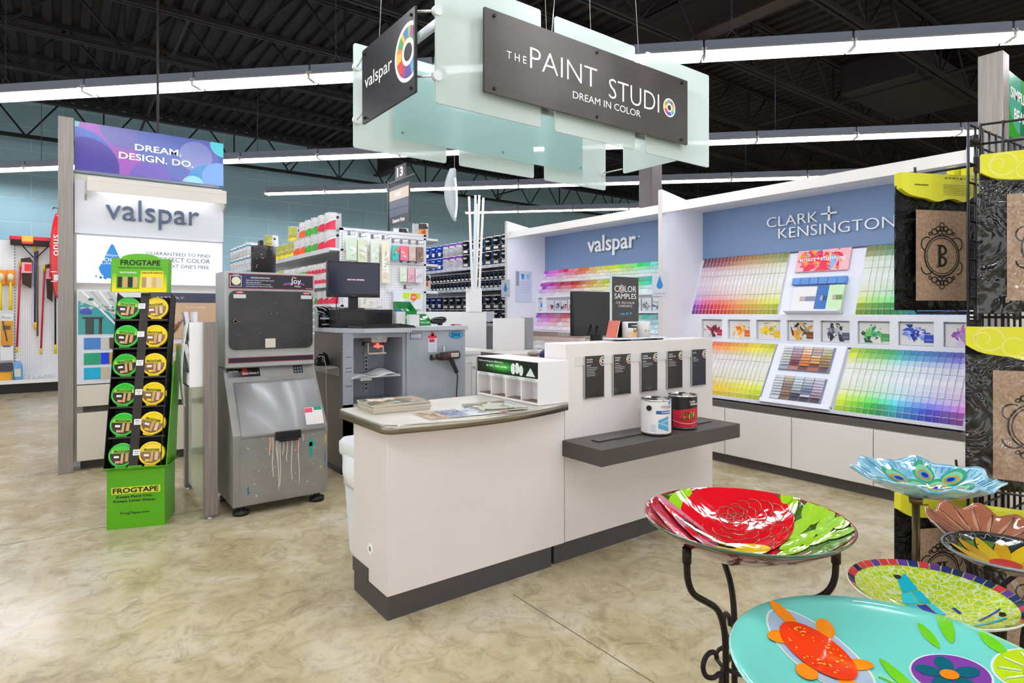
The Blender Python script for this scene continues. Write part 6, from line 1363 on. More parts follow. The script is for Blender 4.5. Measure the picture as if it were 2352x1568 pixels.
t = T('mop_box', 'floor mop box with an orange floor picture on the far pegboard', 'box', (-.75, 13.18, .53)); b = B(); b.box(-.83, -.665, 13.15, 13.22, .53, 1.31, PURE, .004); part(b, 'carton', t)
b = B(); b.box(-.828, -.667, 13.147, 13.15, .78, 1.2, M('#d9982c', .35)); b.box(-.80, -.70, 13.146, 13.147, 1.05, 1.12, M('#6b5a3c', .4)); b.text('Floor', (-.81, 13.147, 1.23), X_, Z_, .13, .05, M('#8a8f9c')); b.tube([(-.80, 13.145, 1.2), (-.77, 13.145, 1.02), (-.745, 13.145, .86)], .008, M('#4a3c5a'), n=6); b.box(-.80, -.70, 13.144, 13.146, .76, .79, M('#7a5f9c', .4)); part(b, 'print', t)
b = B(); b.box(-.83, -.67, 13.02, 13.15, .36, .50, M('#4a4a52', .6), .006); solo(b, 'dark_carton', 'dark grey carton under the mop box', 'carton')
b = B(); b.box(-.83, -.68, 12.95, 13.10, .211, .35, M('#eda81c', .4), .004); solo(b, 'orange_carton', 'orange carton on the far low shelf', 'carton')
t = T('cleaner_bottle', 'blue cleaner bottle standing on the far low shelf', 'bottle', (-.60, 13.03, .2105)); b = B(); b.lathe([(0, 0), (.06, 0), (.065, .02), (.066, .2), (.05, .28), (.025, .31), (0, .31)], M('#6fa6dc', .2), c=(-.60, 13.03, .2105), n=20); part(b, 'bottle', t)
b = B(); b.box(-.64, -.56, 12.963, 12.966, .27, .40, M('#d5dfc0', .4)); part(b, 'label', t); b = B(); b.cyl((-.60, 13.03, .52), (-.60, 13.03, .56), .03, M('#dfe9f2', .3), n=14); part(b, 'cap', t)
rr = random.Random(4)
for k in range(6):
    x = -.50 + .07*k; b = B(); b.lathe([(0, 0), (.03, .0), (.034, .04), (.03, .07), (0, .072)], frosted('baggie2', '#eef0ee', .3, .6), c=(x, 13.0 + .02*(k % 2), .2105), n=10); solo(b, 'clear_cup', '%s clear packed cup from the left on the far low shelf' % ORD[k], 'cup', 'clear cups on the far low shelf')
# ================================================================ right end cap and gridwall tower with garden flags
t = T('display_endcap', 'grey and white end cap with green SIMPLE. SMART. BEAUTIFUL. header at right edge', 'end cap', (5.4, 1.3, 0))
b = B(); b.box(4.715, 4.84, 1.17, 1.30, 0, 2.99, GRAIN, .003); part(b, 'post', t)
b = B(); b.box(4.84, 6.1, 1.24, 1.305, 0, 2.95, SIDEC); part(b, 'carcass', t)
b = B(); b.box(4.86, 6.05, 1.20, 1.24, 2.50, 2.93, M('#2f9a5a', .25)); hp = part(b, 'header_panel', t)
b = B()
for i, (cx, cz, r, c) in enumerate(((4.98, 2.55, .22, '#3aa828'), (5.2, 2.8, .25, '#5cb89a'), (5.5, 2.6, .3, '#2a8a5a'), (5.75, 2.85, .28, '#2f8f9a'), (5.4, 2.9, .18, '#4fa85c'))):
    pts = [(max(4.862, min(6.048, cx+r*math.cos(a))), 1.1995-.0003*i, max(2.502, min(2.928, cz+r*math.sin(a)))) for a in [2*math.pi*k/40 for k in range(40)]]; b.poly(pts, M(c, .25))
b.box(4.86, 4.885, 1.198, 1.1985, 2.502, 2.70, M('#e8d91c', .3)); part(b, 'circle_print', hp)
b = B(); b.text('SIMPLE. SMART.', (4.98, 1.197, 2.76), X_, Z_, .78, .075, PURE, bold=.02); b.text('BEAUTIFUL.', (5.06, 1.197, 2.63), X_, Z_, .62, .075, PURE, bold=.02); part(b, 'lettering', hp)
b = B(); b.box(4.86, 6.05, 1.10, 1.24, 2.38, 2.46, M('#6b6765', .4)); part(b, 'canopy', t)

A = Vector((2.8625, .7933, 0)); D1 = Vector((.357, -.934, 0)); D2 = Vector((.998, -.058, 0)); N1 = Vector((-.934, -.357, 0)); N2 = Vector((.058, .998, 0))
WIRE = M('#1e1f23', .35, .3); PW = .62; TZ = 2.085
t = T('gridwall_tower', 'black wire grid tower holding packed garden flags at the right', 'display rack', (3.2, .6, 0))
def grid_panel(o, d, name, back=0):
    b = B(); n = 9
    for k in range(n+1): p = o + d*(PW*k/n - back); b.cyl(p + Z_*.06, p + Z_*TZ, .0052, WIRE, n=6)
    for k in range(28):
        z = TZ - .006 - .075*k
        if z > .08: p = o - d*back; b.cyl(p + Z_*z, p + d*PW + Z_*z, .0045, WIRE, n=6)
    part(b, name, t)
grid_panel(A + D1*.012, D1, 'grid_panel'); grid_panel(A + N2*.012, D2, 'grid_panel', .045)
Bc, Cc = A + D1*PW, A + D2*PW; D3 = (Cc-Bc).normalized(); PW3 = (Cc-Bc).length
b = B()
for k in range(10): p = Bc + D3*(PW3*k/9); b.cyl(p + Z_*.06, p + Z_*TZ, .0052, WIRE, n=6)
for k in range(27): b.cyl(Bc + Z_*(TZ-.006-.075*k), Cc + Z_*(TZ-.006-.075*k), .0045, WIRE, n=6)
part(b, 'grid_panel', t)
for z in (2.02, 1.30, .5): b = B(); b.cyl(A + Z_*(z-.02) + N2*.006, A + Z_*(z+.02) + N2*.006, .018, BLACK, n=10); part(b, 'clip', t)
for p in (A, Bc, Cc): b = B(); b.cyl(p, p + Z_*.06, .022, BLACK, n=12); part(b, 'foot', t)
def arm(o, n, L, z):
    b = B(); b.tube([o + Z_*z, o + n*L + Z_*(z+.002), o + n*(L+.008) + Z_*(z+.012), o + n*(L+.01) + Z_*(z+.035)], .0055, WIRE, n=7); b.obox(o + n*.008 + Z_*z, n*.006, n.cross(Z_)*.02, Z_*.03, WIRE); part(b, 'hook_arm', t)
for x in (.03, .44):
    for z in (1.93, 1.345, .63): arm(A + D2*x, N2, .22, z)
for x in (.19, .5):
    for z in (1.955, 1.31, .64): arm(A + D1*x, N1, .16, z)

BURL = None
def burlap():
    m = tex_mat('burlap', '#9c7f66', '#b3967b', 90, .85, detail=2); n, l, p = nodes(m)
    w = n.new('ShaderNodeTexWave'); w.inputs['Scale'].default_value = 90; w.bands_direction = 'Z'; tc = n.new('ShaderNodeTexCoord'); l.new(tc.outputs['Object'], w.inputs['Vector'])
    bp = n.new('ShaderNodeBump'); bp.inputs['Strength'].default_value = .25; bp.inputs['Distance'].default_value = .002; l.new(w.outputs['Fac'], bp.inputs['Height']); l.new(bp.outputs[0], p.inputs['Normal']); return m
BURL = burlap()
def bagmat():
    m = M('#0c0b0a', .35, spec=.15, key='flagbag', coat=.12); n, l, p = nodes(m); tc = n.new('ShaderNodeTexCoord')
    z = n.new('ShaderNodeTexNoise'); z.inputs['Scale'].default_value = 9; z.inputs['Detail'].default_value = 5; z.inputs['Distortion'].default_value = 1.6; l.new(tc.outputs['Object'], z.inputs['Vector'])
    bp = n.new('ShaderNodeBump'); bp.inputs['Strength'].default_value = .9; bp.inputs['Distance'].default_value = .05; l.new(z.outputs['Fac'], bp.inputs['Height']); l.new(bp.outputs[0], p.inputs['Coat Normal']); l.new(bp.outputs[0], p.inputs['Normal']); return m
BAGM = bagmat(); HEADY = M('#dfdc2e', .4); HEADY2 = M('#e8e46a', .4); PRN = M('#17130f', .7)
def filmmat():
    m = M('#ffffff', .05, key='film'); n, l, p = nodes(m)
    tp = n.new('ShaderNodeBsdfTransparent'); gl = n.new('ShaderNodeBsdfGlossy'); gl.inputs['Roughness'].default_value = .10; tc = n.new('ShaderNodeTexCoord'); z = n.new('ShaderNodeTexNoise'); z.inputs['Scale'].default_value = 5; z.inputs['Detail'].default_value = 2; z.inputs['Distortion'].default_value = 2.2; l.new(tc.outputs['Object'], z.inputs['Vector']); bp = n.new('ShaderNodeBump'); bp.inputs['Strength'].default_value = 1; bp.inputs['Distance'].default_value = .06; l.new(z.outputs['Fac'], bp.inputs['Height']); l.new(bp.outputs[0], gl.inputs['Normal']); mx = n.new('ShaderNodeMixShader'); mx.inputs[0].default_value = .07
    l.new(tp.outputs[0], mx.inputs[1]); l.new(gl.outputs[0], mx.inputs[2]); l.new(mx.outputs[0], n['Material Output'].inputs[0]); return m
FILM = filmmat()
def ring(b, c, ux, uy, r0, r1, m, a0=0, a1=360, n=28, sx=1):
    pts = []
    for i in range(n+1): a = rad(a0 + (a1-a0)*i/n); pts.append((math.cos(a), math.sin(a)))
    for i in range(n):
        (x, y), (x2, y2) = pts[i], pts[i+1]; b.poly([c + ux*x*r0*sx + uy*y*r0, c + ux*x*r1*sx + uy*y*r1, c + ux*x2*r1*sx + uy*y2*r1, c + ux*x2*r0*sx + uy*y2*r0], m)
def serif_letter(b, s, c, ux, uy, h, m):
    """simple slab-serif capital centred on c"""
    w = h*.62; st = h*.15
    def r(x0, x1, y0, y1): b.poly([c + ux*x0 + uy*y0, c + ux*x1 + uy*y0, c + ux*x1 + uy*y1, c + ux*x0 + uy*y1], m)
    r(-w*.32, -w*.32+st, -h/2, h/2)
    for sy in (-1, 1): r(-w*.5, -w*.32+st+w*.18, sy*h/2 - (h*.035 if sy > 0 else 0), sy*h/2 + (h*.035 if sy < 0 else 0))
    cb = -w*.32+st
    if s in 'BDP':
        if s == 'B':
            for cy, rr in ((h*.25, h*.25), (-h*.25, h*.25)): ring(b, c + ux*(cb) + uy*cy, ux, uy, rr*.62, rr*1.0, m, -90, 90, 16, 1.25)
        else: ring(b, c + ux*cb, ux, uy, h*.40, h*.5, m, -90, 90, 20, .85)
    elif s == 'K':
        for sg in (1, -1):
            p0 = c + ux*cb; p1 = c + ux*(w*.46) + uy*(sg*h*.47); d = (p1-p0).normalized(); q = d.cross(ux.cross(uy))*(st*.33)
            b.poly([p0-q, p1-q, p1+q, p0+q], m); r(w*.28, w*.62, sg*h/2 - (h*.035 if sg > 0 else 0), sg*h/2 + (h*.035 if sg < 0 else 0))
    elif s == 'H':
        r(w*.32-st, w*.32, -h/2, h/2); r(-w*.3, w*.3, -h*.03, h*.03)
        for sy in (-1, 1): r(w*.32-st-w*.18, w*.5, sy*h/2 - (h*.035 if sy > 0 else 0), sy*h/2 + (h*.035 if sy < 0 else 0))
def flag(o, ux, w, z1, h, letter, lab, back=False, seed=0):
    """packed flag: o = top-left point (z ignored), ux = direction to the right, faces ux x Z"""
    ux = Vector(ux).normalized(); n = ux.cross(Z_); o = Vector((o[0], o[1], z1)); t = T('garden_flag', lab, 'garden flag', o + ux*w/2 - Z_*h, 0, 'packed burlap garden flags'); rr = random.Random(seed)
    P = lambda x, z, q=0: o + ux*x - Z_*z + n*q      # x right, z down from the top
    b = B()
    def surf(u, v): return P(w*u, .05 + (h-.05)*v, -.012 + .004*math.sin(7*v+seed)*math.sin(5*u) )
    b.grid(surf, 8, 16, BAGM); g = part(b, 'black_border', t); g.modifiers.new('s', 'SOLIDIFY').thickness = .012
    bw = w*.19
    b = B(); b.grid(lambda u, v: P(bw + (w-2*bw)*u, h*.265 + h*.665*v, .016), 2, 4, BURL); part(b, 'burlap_panel', t)
    b = B(); c = P(w/2, h*.60, .0172); R = w*.225; R = w*.215
    ring(b, c, ux, Z_, R*.93, R*1.0, PRN, n=40, sx=1.0); ring(b, c, ux, Z_, R*.83, R*.87, PRN, n=40)
    serif_letter(b, letter, c + n*.0003, ux, Z_, R*1.05, PRN)
    for sg in (1, -1):
        base = c + Z_*(sg*R*1.02)
        for dx, dz, r_ in ((0, .45, .13), (-.2, .25, .15), (.2, .25, .15), (-.42, .12, .16), (.42, .12, .16), (-.13, .10, .13), (.13, .10, .13), (0, .26, .12)): ring(b, base + ux*R*dx + Z_*(sg*R*dz) + n*.0002, ux, Z_, R*r_*.66, R*r_, PRN, n=14, sx=1.2)
        for sx_ in (-1, 1): ring(b, c + ux*(sx_*R*.82) + Z_*(sg*R*.55), ux, Z_, R*.30, R*.36, PRN, (60 if sg > 0 else 180) if sx_ < 0 else (-60 if sg > 0 else -90), (250 if sg > 0 else 330) if sx_ < 0 else (130 if sg > 0 else 60), 12); ring(b, base + ux*(sx_*R*.66) + Z_*(sg*R*.02), ux, Z_, R*.05, R*.10, PRN, n=10)
    part(b, 'printed_monogram', t)
    # yellow header with a scalloped lower edge
    b = B(); pts = [P(0, 0, .014), P(w, 0,   .020)]; low = []
    for k in range(25):
        x = k/24; low.append(P(w*x, h*(.115 + .075*min(1, 4.2*x*(1) ) * (1 if x < .5 else min(1, 4.2*(1-x))/1) + .012*math.sin(x*18)) , .020))
    b.prism([P(0, 0, .022)] + [p + n*.002 for p in low] + [P(w, 0, .022)], -n*.034, HEADY); hd = part(b, 'header_card', t)
    b = B(); q = .0226
    if back:
        b.text('evergreen', P(w*.52, h*.035, q), ux, Z_, w*.4, h*.012, PRN, sp=1.4); b.text('EVERGREEN', P(w*.16, h*.09, q), ux, Z_, w*.16, h*.01, PRN)
        for k in range(7): b.poly([P(w*.5, h*(.075+.012*k), q), P(w*.92, h*(.075+.012*k), q), P(w*.92, h*(.078+.012*k), q), P(w*.5, h*(.078+.012*k), q)], M('#8d8a1c'))
    else:
        b.text('Burlap', P(w*.40, h*.13, q), ux, Z_, w*.42, h*.055, M('#4a5a6a')); b.text('evergreen', P(w*.58, h*.045, q), ux, Z_, w*.35, h*.014, PRN, sp=1.4)
        ring(b, P(w*.16, h*.075, q), ux, Z_, w*.09, w*.11, HEADY2, 0, 320); ring(b, P(w*.33, h*.12, q), ux, Z_, w*.07, w*.085, HEADY2, 40, 330); ring(b, P(w*.12, h*.07, q), ux, Z_, w*.04, w*.055, HEADY2, -60, 220)
    part(b, 'header_print', hd)
    if not back: b = B(); b.grid(lambda u, v: P(-.012 + (w+.024)*u, h*.17 + h*.84*v, .036 + .008*math.sin(9*u+4*v+seed)*math.sin(6*v-3*u) + .004*math.sin(23*u-14*v)), 26, 40, FILM); part(b, 'clear_sleeve', t)
    return t
F2 = Vector((.9, -.436, 0)); F3 = Vector((.95, -.31, 0))
o = A + D2*-.165 + N2*.215; flag(o, F2, .40, 1.912, .555, 'B', 'garden flag with a black letter B, far side of the grid tower', True, 1)
o = A + D2*.25 + N2*.185; flag(o, F3, .385, 1.985, .60, 'R', 'black garden flag pack mostly hidden behind the tower corner', True, 2)
o = A + D2*.262 + N2*.135; flag(o, F3, .385, 1.98, .60, 'S', 'front pack of the hidden flags behind the tower wires', True, 3)
o = A + D2*-.165 + N2*.215; flag(o, F2, .40, .615, .555, 'H', 'garden flag with letter H, lowest on the far side of the tower', True, 4)
o = A + N1*.115 + D1*-.0; flag(o, D1, .40, 1.935, .585, 'D', 'garden flag in shiny wrinkled film, top of the near tower face', False, 5)
o = A + N1*.125 + D1*-.045; flag(o, D1, .42, 1.295, .60, 'K', 'garden flag with a black letter K, middle of the near tower face', False, 6)
o = A + N1*.115 + D1*-.0; flag(o, D1, .40, .625, .56, 'M', 'lowest garden flag on the near tower face behind the bowls', False, 7)
# ================================================================ glass bird bath bowls on stands
ER = Vector((.8007, -.599, 0)); EF = Vector((.599, .8007, 0))
def glossy(c, r=.08): return M(c, r, coat=.7)
def wavy(c, r=.08, sc=13, st=.16):
    k = ('wavy', c, sc)
    if k in _M: return _M[k]
    m = M(c, r, coat=.7, key=k); n, l, p = nodes(m); tc = n.new('ShaderNodeTexCoord'); z = n.new('ShaderNodeTexNoise'); z.inputs['Scale'].default_value = sc; z.inputs['Detail'].default_value = 2; z.inputs['Distortion'].default_value = .8
    bp = n.new('ShaderNodeBump'); bp.inputs['Strength'].default_value = st; bp.inputs['Distance'].default_value = .02; l.new(tc.outputs['Object'], z.inputs['Vector']); l.new(z.outputs['Fac'], bp.inputs['Height']); l.new(bp.outputs[0], p.inputs['Normal']); l.new(bp.outputs[0], p.inputs['Coat Normal']); return m
class Bowl:
    def __init__(s, name, label, c, R, dep, mat, under=None, tilt=None, wav=None, th=.007, rimm=None, pw=2.0, group='glass bird bath bowls'):
        s.c = Vector(c); s.R = R; s.dep = dep; s.wav = wav or (lambda a: (1, 0)); s.pw = pw
        s.t = T(name, label, 'bird bath bowl', (c[0], c[1], c[2]-dep), 0, group); s.rot = tilt or Matrix()
        b = B(); f = lambda u, v: s.pt(2*math.pi*u, v, .0)
        g = lambda u, v: s.pt(2*math.pi*u, 1-v, -th)
        n = 96; K = 14
        V = [[b.bm.verts.new(s.pt(2*math.pi*i/n, j/K, 0)) for j in range(1, K+1)] + [b.bm.verts.new(s.pt(2*math.pi*i/n, 1.012, -th/2))] + [b.bm.verts.new(s.pt(2*math.pi*i/n, j/K, -th)) for j in range(K, 0, -1)] for i in range(n)]
        c0, c1 = b.bm.verts.new(s.pt(0, 0, 0)), b.bm.verts.new(s.pt(0, 0, -th))
        for i in range(n):
            A_, B_ = V[i], V[(i+1) % n]; b.face([c0, A_[0], B_[0]], mat, True); b.face([c1, B_[-1], A_[-1]], under or mat, True)
            for j in range(len(A_)-1): b.face([A_[j], A_[j+1], B_[j+1], B_[j]], mat if j < K-1 else (rimm or mat) if j < K+1 else (under or mat), True)
        s.body = part(b, 'glass_bowl', s.t)
    def pt(s, a, q, off=0):
        k, dz = s.wav(a); r = s.R*q*k
        p = ER*(r*math.cos(a)) + EF*(r*math.sin(a)) + Z_*(s.dep*(min(q, 1.02)**s.pw - 1) + dz*q**3 + off)
        return s.c + s.rot @ p
    def uv(s, x, y, off=.0012):
        q = math.hypot(x, y); return s.pt(math.atan2(y, x), min(q, 1.0), off)
    def ell(s, b, x, y, a, bb, rot, m, lift=.0012, leaf=0, nu=24, nv=4):
        cr, sr = math.cos(rot), math.sin(rot)
        def f(u, v):
            t_ = 2*math.pi*u; px = a*v*math.cos(t_); py = bb*v*math.sin(t_)
            if leaf: py *= (1 - leaf*abs(math.cos(t_))**2.0)
            X = x + px*cr - py*sr; Y = y + px*sr + py*cr; q = math.hypot(X, Y)
            if q > .985: X, Y = X*.985/q, Y*.985/q
            return s.uv(X, Y, lift)
        b.grid(f, nu, nv, m, True, True); return s
    def line(s, b, pts, r, m, lift=.001):
        b.tube([s.uv(x, y, lift) for x, y in pts], r, m, n=5)
IRON = M('#231a17', .45, .4)
def stand(c, z, lab, r=.19, scroll=True, ang0=173.2, legs=3, low=0):
    """three-legged wrought stand under a bowl whose supports meet it at radius r, height z"""
    t = T('plant_stand', lab, 'stand', (c[0], c[1], 0), 0, 'scrolled iron stands'); C_ = Vector((c[0], c[1], 0))
    for k in range(legs):
        a = rad(ang0 + 360*k/legs); d = Vector((math.cos(a), math.sin(a), 0)); P = lambda q, h: C_ + d*q + Z_*h
        b = B(); pts = [P(r, z), P(r, z-.03), P(r*.99, z-.07), P(r*.9, z-.105), P(r*.68, z-.13), P(r*.48, z-.155), P(r*.37, z-.20), P(r*.34, z-.26), P(r*.34, z-.40), P(r*.38, .25), P(r*.55, .10), P(r*.85, .03), P(r*.95, .012)]
        pts = [p for p in pts if p.z > 0]
        b.tube(smooth(pts), .0075, IRON, n=8); b.cyl(P(r, z-.03), P(r, z+.004), .010, IRON, n=10); part(b, 'leg', t)
        if scroll:
            b = B(); q0 = r*.34; S_ = []
            for i in range(12): aa = rad(-130 + 300*(1-i/11)); rr = .014 + .028*i/11; S_.append(P(q0 + .045 + rr*math.cos(aa), z-.27 + rr*math.sin(aa)))
            S_ += [P(q0+.012, z-.33), P(q0+.055, z-.375), P(q0+.095, z-.42), P(q0+.10, z-.47), P(q0+.08, z-.52), P(q0+.04, z-.53), P(q0+.012, z-.505), P(q0+.018, z-.47), P(q0+.04, z-.465)]
            b.tube(smooth([p for p in S_ if p.z > .02]), .0058, IRON, n=7); part(b, 'scroll', t)
    b = B(); b.tube([C_ + Vector((r*.34*math.cos(2*math.pi*i/18), r*.34*math.sin(2*math.pi*i/18), z-.30)) for i in range(18)], .005, IRON, n=6, closed=True); part(b, 'ring', t)
    return t
# ---- red rose bowl
bo = Bowl('bird_bath_bowl', 'red rose glass bowl with green leaves on a scrolled iron stand', (1.2919, .8081, .868), .23, .095, wavy('#a8202c'), wavy('#6d2a2c', .15), rimm=glossy('#3a5a3c'))
Cg = {k: wavy(v) for k, v in dict(red='#d01420', or_='#9c3410', dk='#7a1a1a', gr='#5f8f14', lg='#93c61f', og='#3f5f10', ye='#d9b418', bk='#1c1516', pk='#c2788c', wh='#e9e3e0', db='#9fc0c9').items()}
def ells(bo, name, items, lab=None):
    for it in items: b = B(); bo.ell(b, *it[:7], **(it[7] if len(it) > 7 else {})); part(b, name, bo.t)
ells(bo, 'green_ground', [(x, y, r_, r_*.8, .4, Cg['og'], .0008 + .0002*i) for i, (x, y, r_) in enumerate(((.62, .45, .42), (.78, .05, .42), (.72, -.25, .4), (-.46, .74, .24)))])
ells(bo, 'leaf_decoration', [(x, y, a, q, rot, Cg['lg'], .0020 + .0002*i) for i, (x, y, a, q, rot) in enumerate(((.66, .52, .17, .1, .6), (.84, .30, .16, .1, 1.3), (.62, .22, .20, .10, .2), (.84, .02, .16, .09, 1.0), (.56, .02, .2, .09, .1), (.44, -.12, .15, .07, -.2), (.70, -.14, .15, .08, -.5), (.93, .16, .14, .08, 1.2), (.93, -.10, .13, .07, 1.5), (.84, -.30, .14, .07, -.9), (.98, .30, .1, .06, 1), (-.46, .74, .2, .09, .8), (-.36, .86, .12, .07, 1), (.74, .66, .10, .07, .9)))])
b = B(); bo.ell(b, .10, .50, .60, .50, 0, Cg['red'], .0042, nu=40); part(b, 'rose_decoration', bo.t)
b = B(); RG = [(.56, 190, 345), (.48, 185, 350), (.40, 180, 355), (.32, 180, 360), (.24, 180, 370), (.17, 160, 380)]
for i, (R_, a0, a1) in enumerate(RG):
    k = 6
    for j in range(k):
        am = rad(a0 + (a1-a0)*(j+.5)/k + 11*i); px, py = .10 + R_*.78*math.cos(am), .62 + R_*.78*math.sin(am)
        pts = [(px + R_*.36*math.cos(am + q), py + R_*.30*math.sin(am + q)) for q in [-1.1 + 2.2*m_/9 for m_ in range(10)]]; pts = [p for p in pts if math.hypot(*p) < .97]
        if len(pts) > 2: bo.line(b, pts,   .0015, Cg['or_'], .0050)
for x, y, r_ in ((.06, .68, .10), (.16, .68, .09), (.12, .60, .09), (.03, .61, .08), (.18, .61, .07)):
    bo.line(b, [(x + r_*math.cos(q), y + r_*.8*math.sin(q)) for q in [2*math.pi*k/14 for k in range(15)]],   .0015, Cg['or_'], .0050)
part(b, 'petal_outlines', bo.t)
ells(bo, 'feather_decoration', [(-.52 + .07*k, .52 - .13*k, .30, .09, -.6 - .06*k, Cg['red'] if k % 2 else Cg['pk'], .0050 + .0002*k) for k in range(6)] + [(-.76 + .05*k, .28 - .12*k, .2, .05, -.9, Cg['pk'] if k % 2 else Cg['red'], .0064) for k in range(5)])
ells(bo, 'bird_decoration', [(.02, .08, .27, .13, -.1, Cg['ye'], .0068), (-.18, .14, .14, .03, -.2, Cg['bk'], .0074), (-.40, .36, .16, .05, -.7, Cg['bk'], .0074), (-.32, .30, .10, .03, -.6, Cg['wh'], .0080), (-.20, .02, .1, .04, -.4, Cg['dk'], .0074)])
stand((1.2919, .8081), .826, 'dark iron scrolled stand under the red rose bowl')
# ---- aqua bowl with turtle
AQ = glossy('#72cfbf', .06)
bo = Bowl('bird_bath_bowl', 'large aqua glass bowl with an orange turtle, nearest the camera', (1.0885, .4017, .7689), .26, .045, AQ, glossy('#63bcae'), rimm=glossy('#9fe0d4'))
Cq = {k: glossy(v) for k, v in dict(ov='#a9bccd', sh='#e83a10', fl='#f08a14', dot='#f5c23a', pu='#7d3f98', te='#14606e', oc='#ee8418', lf='#6cc21f', lm='#b5cf1c', edge='#dfeee4', wh='#cfe6dc').items()}
b = B(); bo.ell(b, -.31, .42, .425, .265, 1.80, Cq['edge'], .001, nu=36); bo.ell(b, -.31, .42, .41, .25, 1.80, Cq['ov'], .0016, nu=36)
for x, y, a, q, rot in ((-.385, .77, .135, .055, 1.9), (-.13, .66, .10, .062, 1.2), (-.52, .52, .11, .062, .4), (-.10, .31, .115, .055, .1), (-.50, .18, .10, .065, .9), (-.26, .08, .12, .06, 1.75)): bo.ell(b, x, y, a, q, rot, Cq['fl'], .003)
bo.ell(b, -.315, .415, .285, .20, 1.82, Cq['sh'], .0042, nu=32)
rr = random.Random(5)
for k in range(80):
    a = rr.uniform(0, 6.28); q = rr.uniform(.45, .92); x = .25*q*math.cos(a); y = .18*q*math.sin(a); cr, sr = math.cos(1.82), math.sin(1.82); s_ = rr.uniform(.005, .011)
    bo.ell(b, -.315 + x*cr - y*sr, .415 + x*sr + y*cr, s_, s_*.8, 0, Cq['dot'] if rr.random() < .6 else Cq['sh'], .0052, nu=8, nv=1)
part(b, 'turtle_decoration', bo.t)
b = B(); bo.ell(b, .43, .17, .235, .205, .0, Cq['edge'], .001, nu=36); bo.ell(b, .43, .17, .222, .192, .0, Cq['pu'], .002, nu=36)
for k in range(5): a = 1.25 + 2*math.pi*k/5; bo.ell(b, .42 + .115*math.cos(a), .165 + .105*math.sin(a), .075, .052, a, Cq['te'], .003)
bo.ell(b, .42, .165, .055, .048, 0, Cq['oc'], .004); part(b, 'flower_decoration', bo.t)
b = B(); bo.ell(b, .87, .06, .21, .21, 0, Cq['edge'], .001, nu=32); bo.ell(b, .87, .06, .195, .195, 0, Cq['lm'], .002, nu=32); bo.ell(b, .88, .03, .07, .06, 0, Cq['oc'], .004)
for k in range(10): a = 2*math.pi*k/10; bo.line(b, [(.88 + .08*math.cos(a), .03 + .08*math.sin(a)), (.87 + .18*math.cos(a), .05 + .17*math.sin(a))], .0016, Cq['edge'], .003)
part(b, 'lime_flower_decoration', bo.t)
for (x0, y0), (x1, y1), w_ in (((.55, .66), (.53, .41), .035), ((.78, .76), (.63, .43), .045), ((.85, .47), (.85, .22), .04), ((.10, .38), (.12, 0), .045)):
    b = B(); bo.ell(b, (x0+x1)/2, (y0+y1)/2, math.hypot(x1-x0, y1-y0)/2, w_, math.atan2(y1-y0, x1-x0), Cq['lf'], .0016, leaf=.35); part(b, 'leaf_decoration', bo.t)
b = B(); bo.line(b, [(-.02, .2), (.08, .1), (.15, -.1), (.2, -.3)], .002, Cq['lf']); bo.ell(b, .0, -.02, .14, .14, .3, Cq['wh'], .0008)
part(b, 'stem_decoration', bo.t)
b = B(); bo.ell(b, .2, -.45, .2, .2, 0, Cq['fl'], .002); part(b, 'orange_decoration', bo.t)
stand((1.0885, .4017), .742, 'dark iron scrolled stand under the aqua turtle bowl', .21)
# ---- mosaic bowl
def mosaic():
    m = M('#b4c81e', .08, key='mosaic', coat=.7); n, l, p = nodes(m); tc = n.new('ShaderNodeTexCoord')
    v = n.new('ShaderNodeTexVoronoi'); v.feature = 'DISTANCE_TO_EDGE'; v.inputs['Scale'].default_value = 58; l.new(tc.outputs['Object'], v.inputs['Vector'])
    v2 = n.new('ShaderNodeTexVoronoi'); v2.inputs['Scale'].default_value = 58; l.new(tc.outputs['Object'], v2.inputs['Vector'])
    r = n.new('ShaderNodeValToRGB'); r.color_ramp.elements[0].position = .055; r.color_ramp.elements[0].color = (*lin('#cbd9a8'), 1); r.color_ramp.elements[1].position = .075; r.color_ramp.elements[1].color = (0, 0, 0, 1); r.color_ramp.interpolation = 'LINEAR'
    r2 = n.new('ShaderNodeValToRGB'); r2.color_ramp.elements[0].color = (*lin('#a3c01c'), 1); r2.color_ramp.elements[1].color = (*lin('#c9d01e'), 1); sp = n.new('ShaderNodeSeparateColor'); l.new(v2.outputs['Color'], sp.inputs[0]); l.new(sp.outputs[0], r2.inputs[0])
    lt = n.new('ShaderNodeMath'); lt.operation = 'LESS_THAN'; lt.inputs[1].default_value = .065; l.new(v.outputs['Distance'], lt.inputs[0])
    mx = n.new('ShaderNodeMix'); mx.data_type = 'RGBA'; l.new(lt.outputs[0], mx.inputs[0]); l.new(r2.outputs[0], mx.inputs[6]); mx.inputs[7].default_value = (*lin('#d3dcae'), 1); l.new(mx.outputs[2], p.inputs['Base Color']); return m
bo = Bowl('bird_bath_bowl', 'lime mosaic glass bowl with a red and navy tile rim, behind the aqua bowl', (1.873, .616, .604), .20, .07, mosaic(), glossy('#a9b83a'), rimm=glossy('#d5d8c4'))
b = B(); TC = [glossy(c) for c in ('#c9303e', '#22286a', '#c9303e', '#20244f', '#5a3488')]
for k in range(44):
    a0, a1 = 2*math.pi*(k+.06)/44, 2*math.pi*(k+.94)/44; b.grid(lambda u, v: bo.pt(a0 + (a1-a0)*u, .91 + .085*v, .0015), 3, 2, TC[(k*3 + k//4) % 5])
bo_t = part(b, 'rim_tiles', bo.t)
b = B(); TQ = [glossy('#14b2c8'), glossy('#2fc4d2'), glossy('#22309a')]
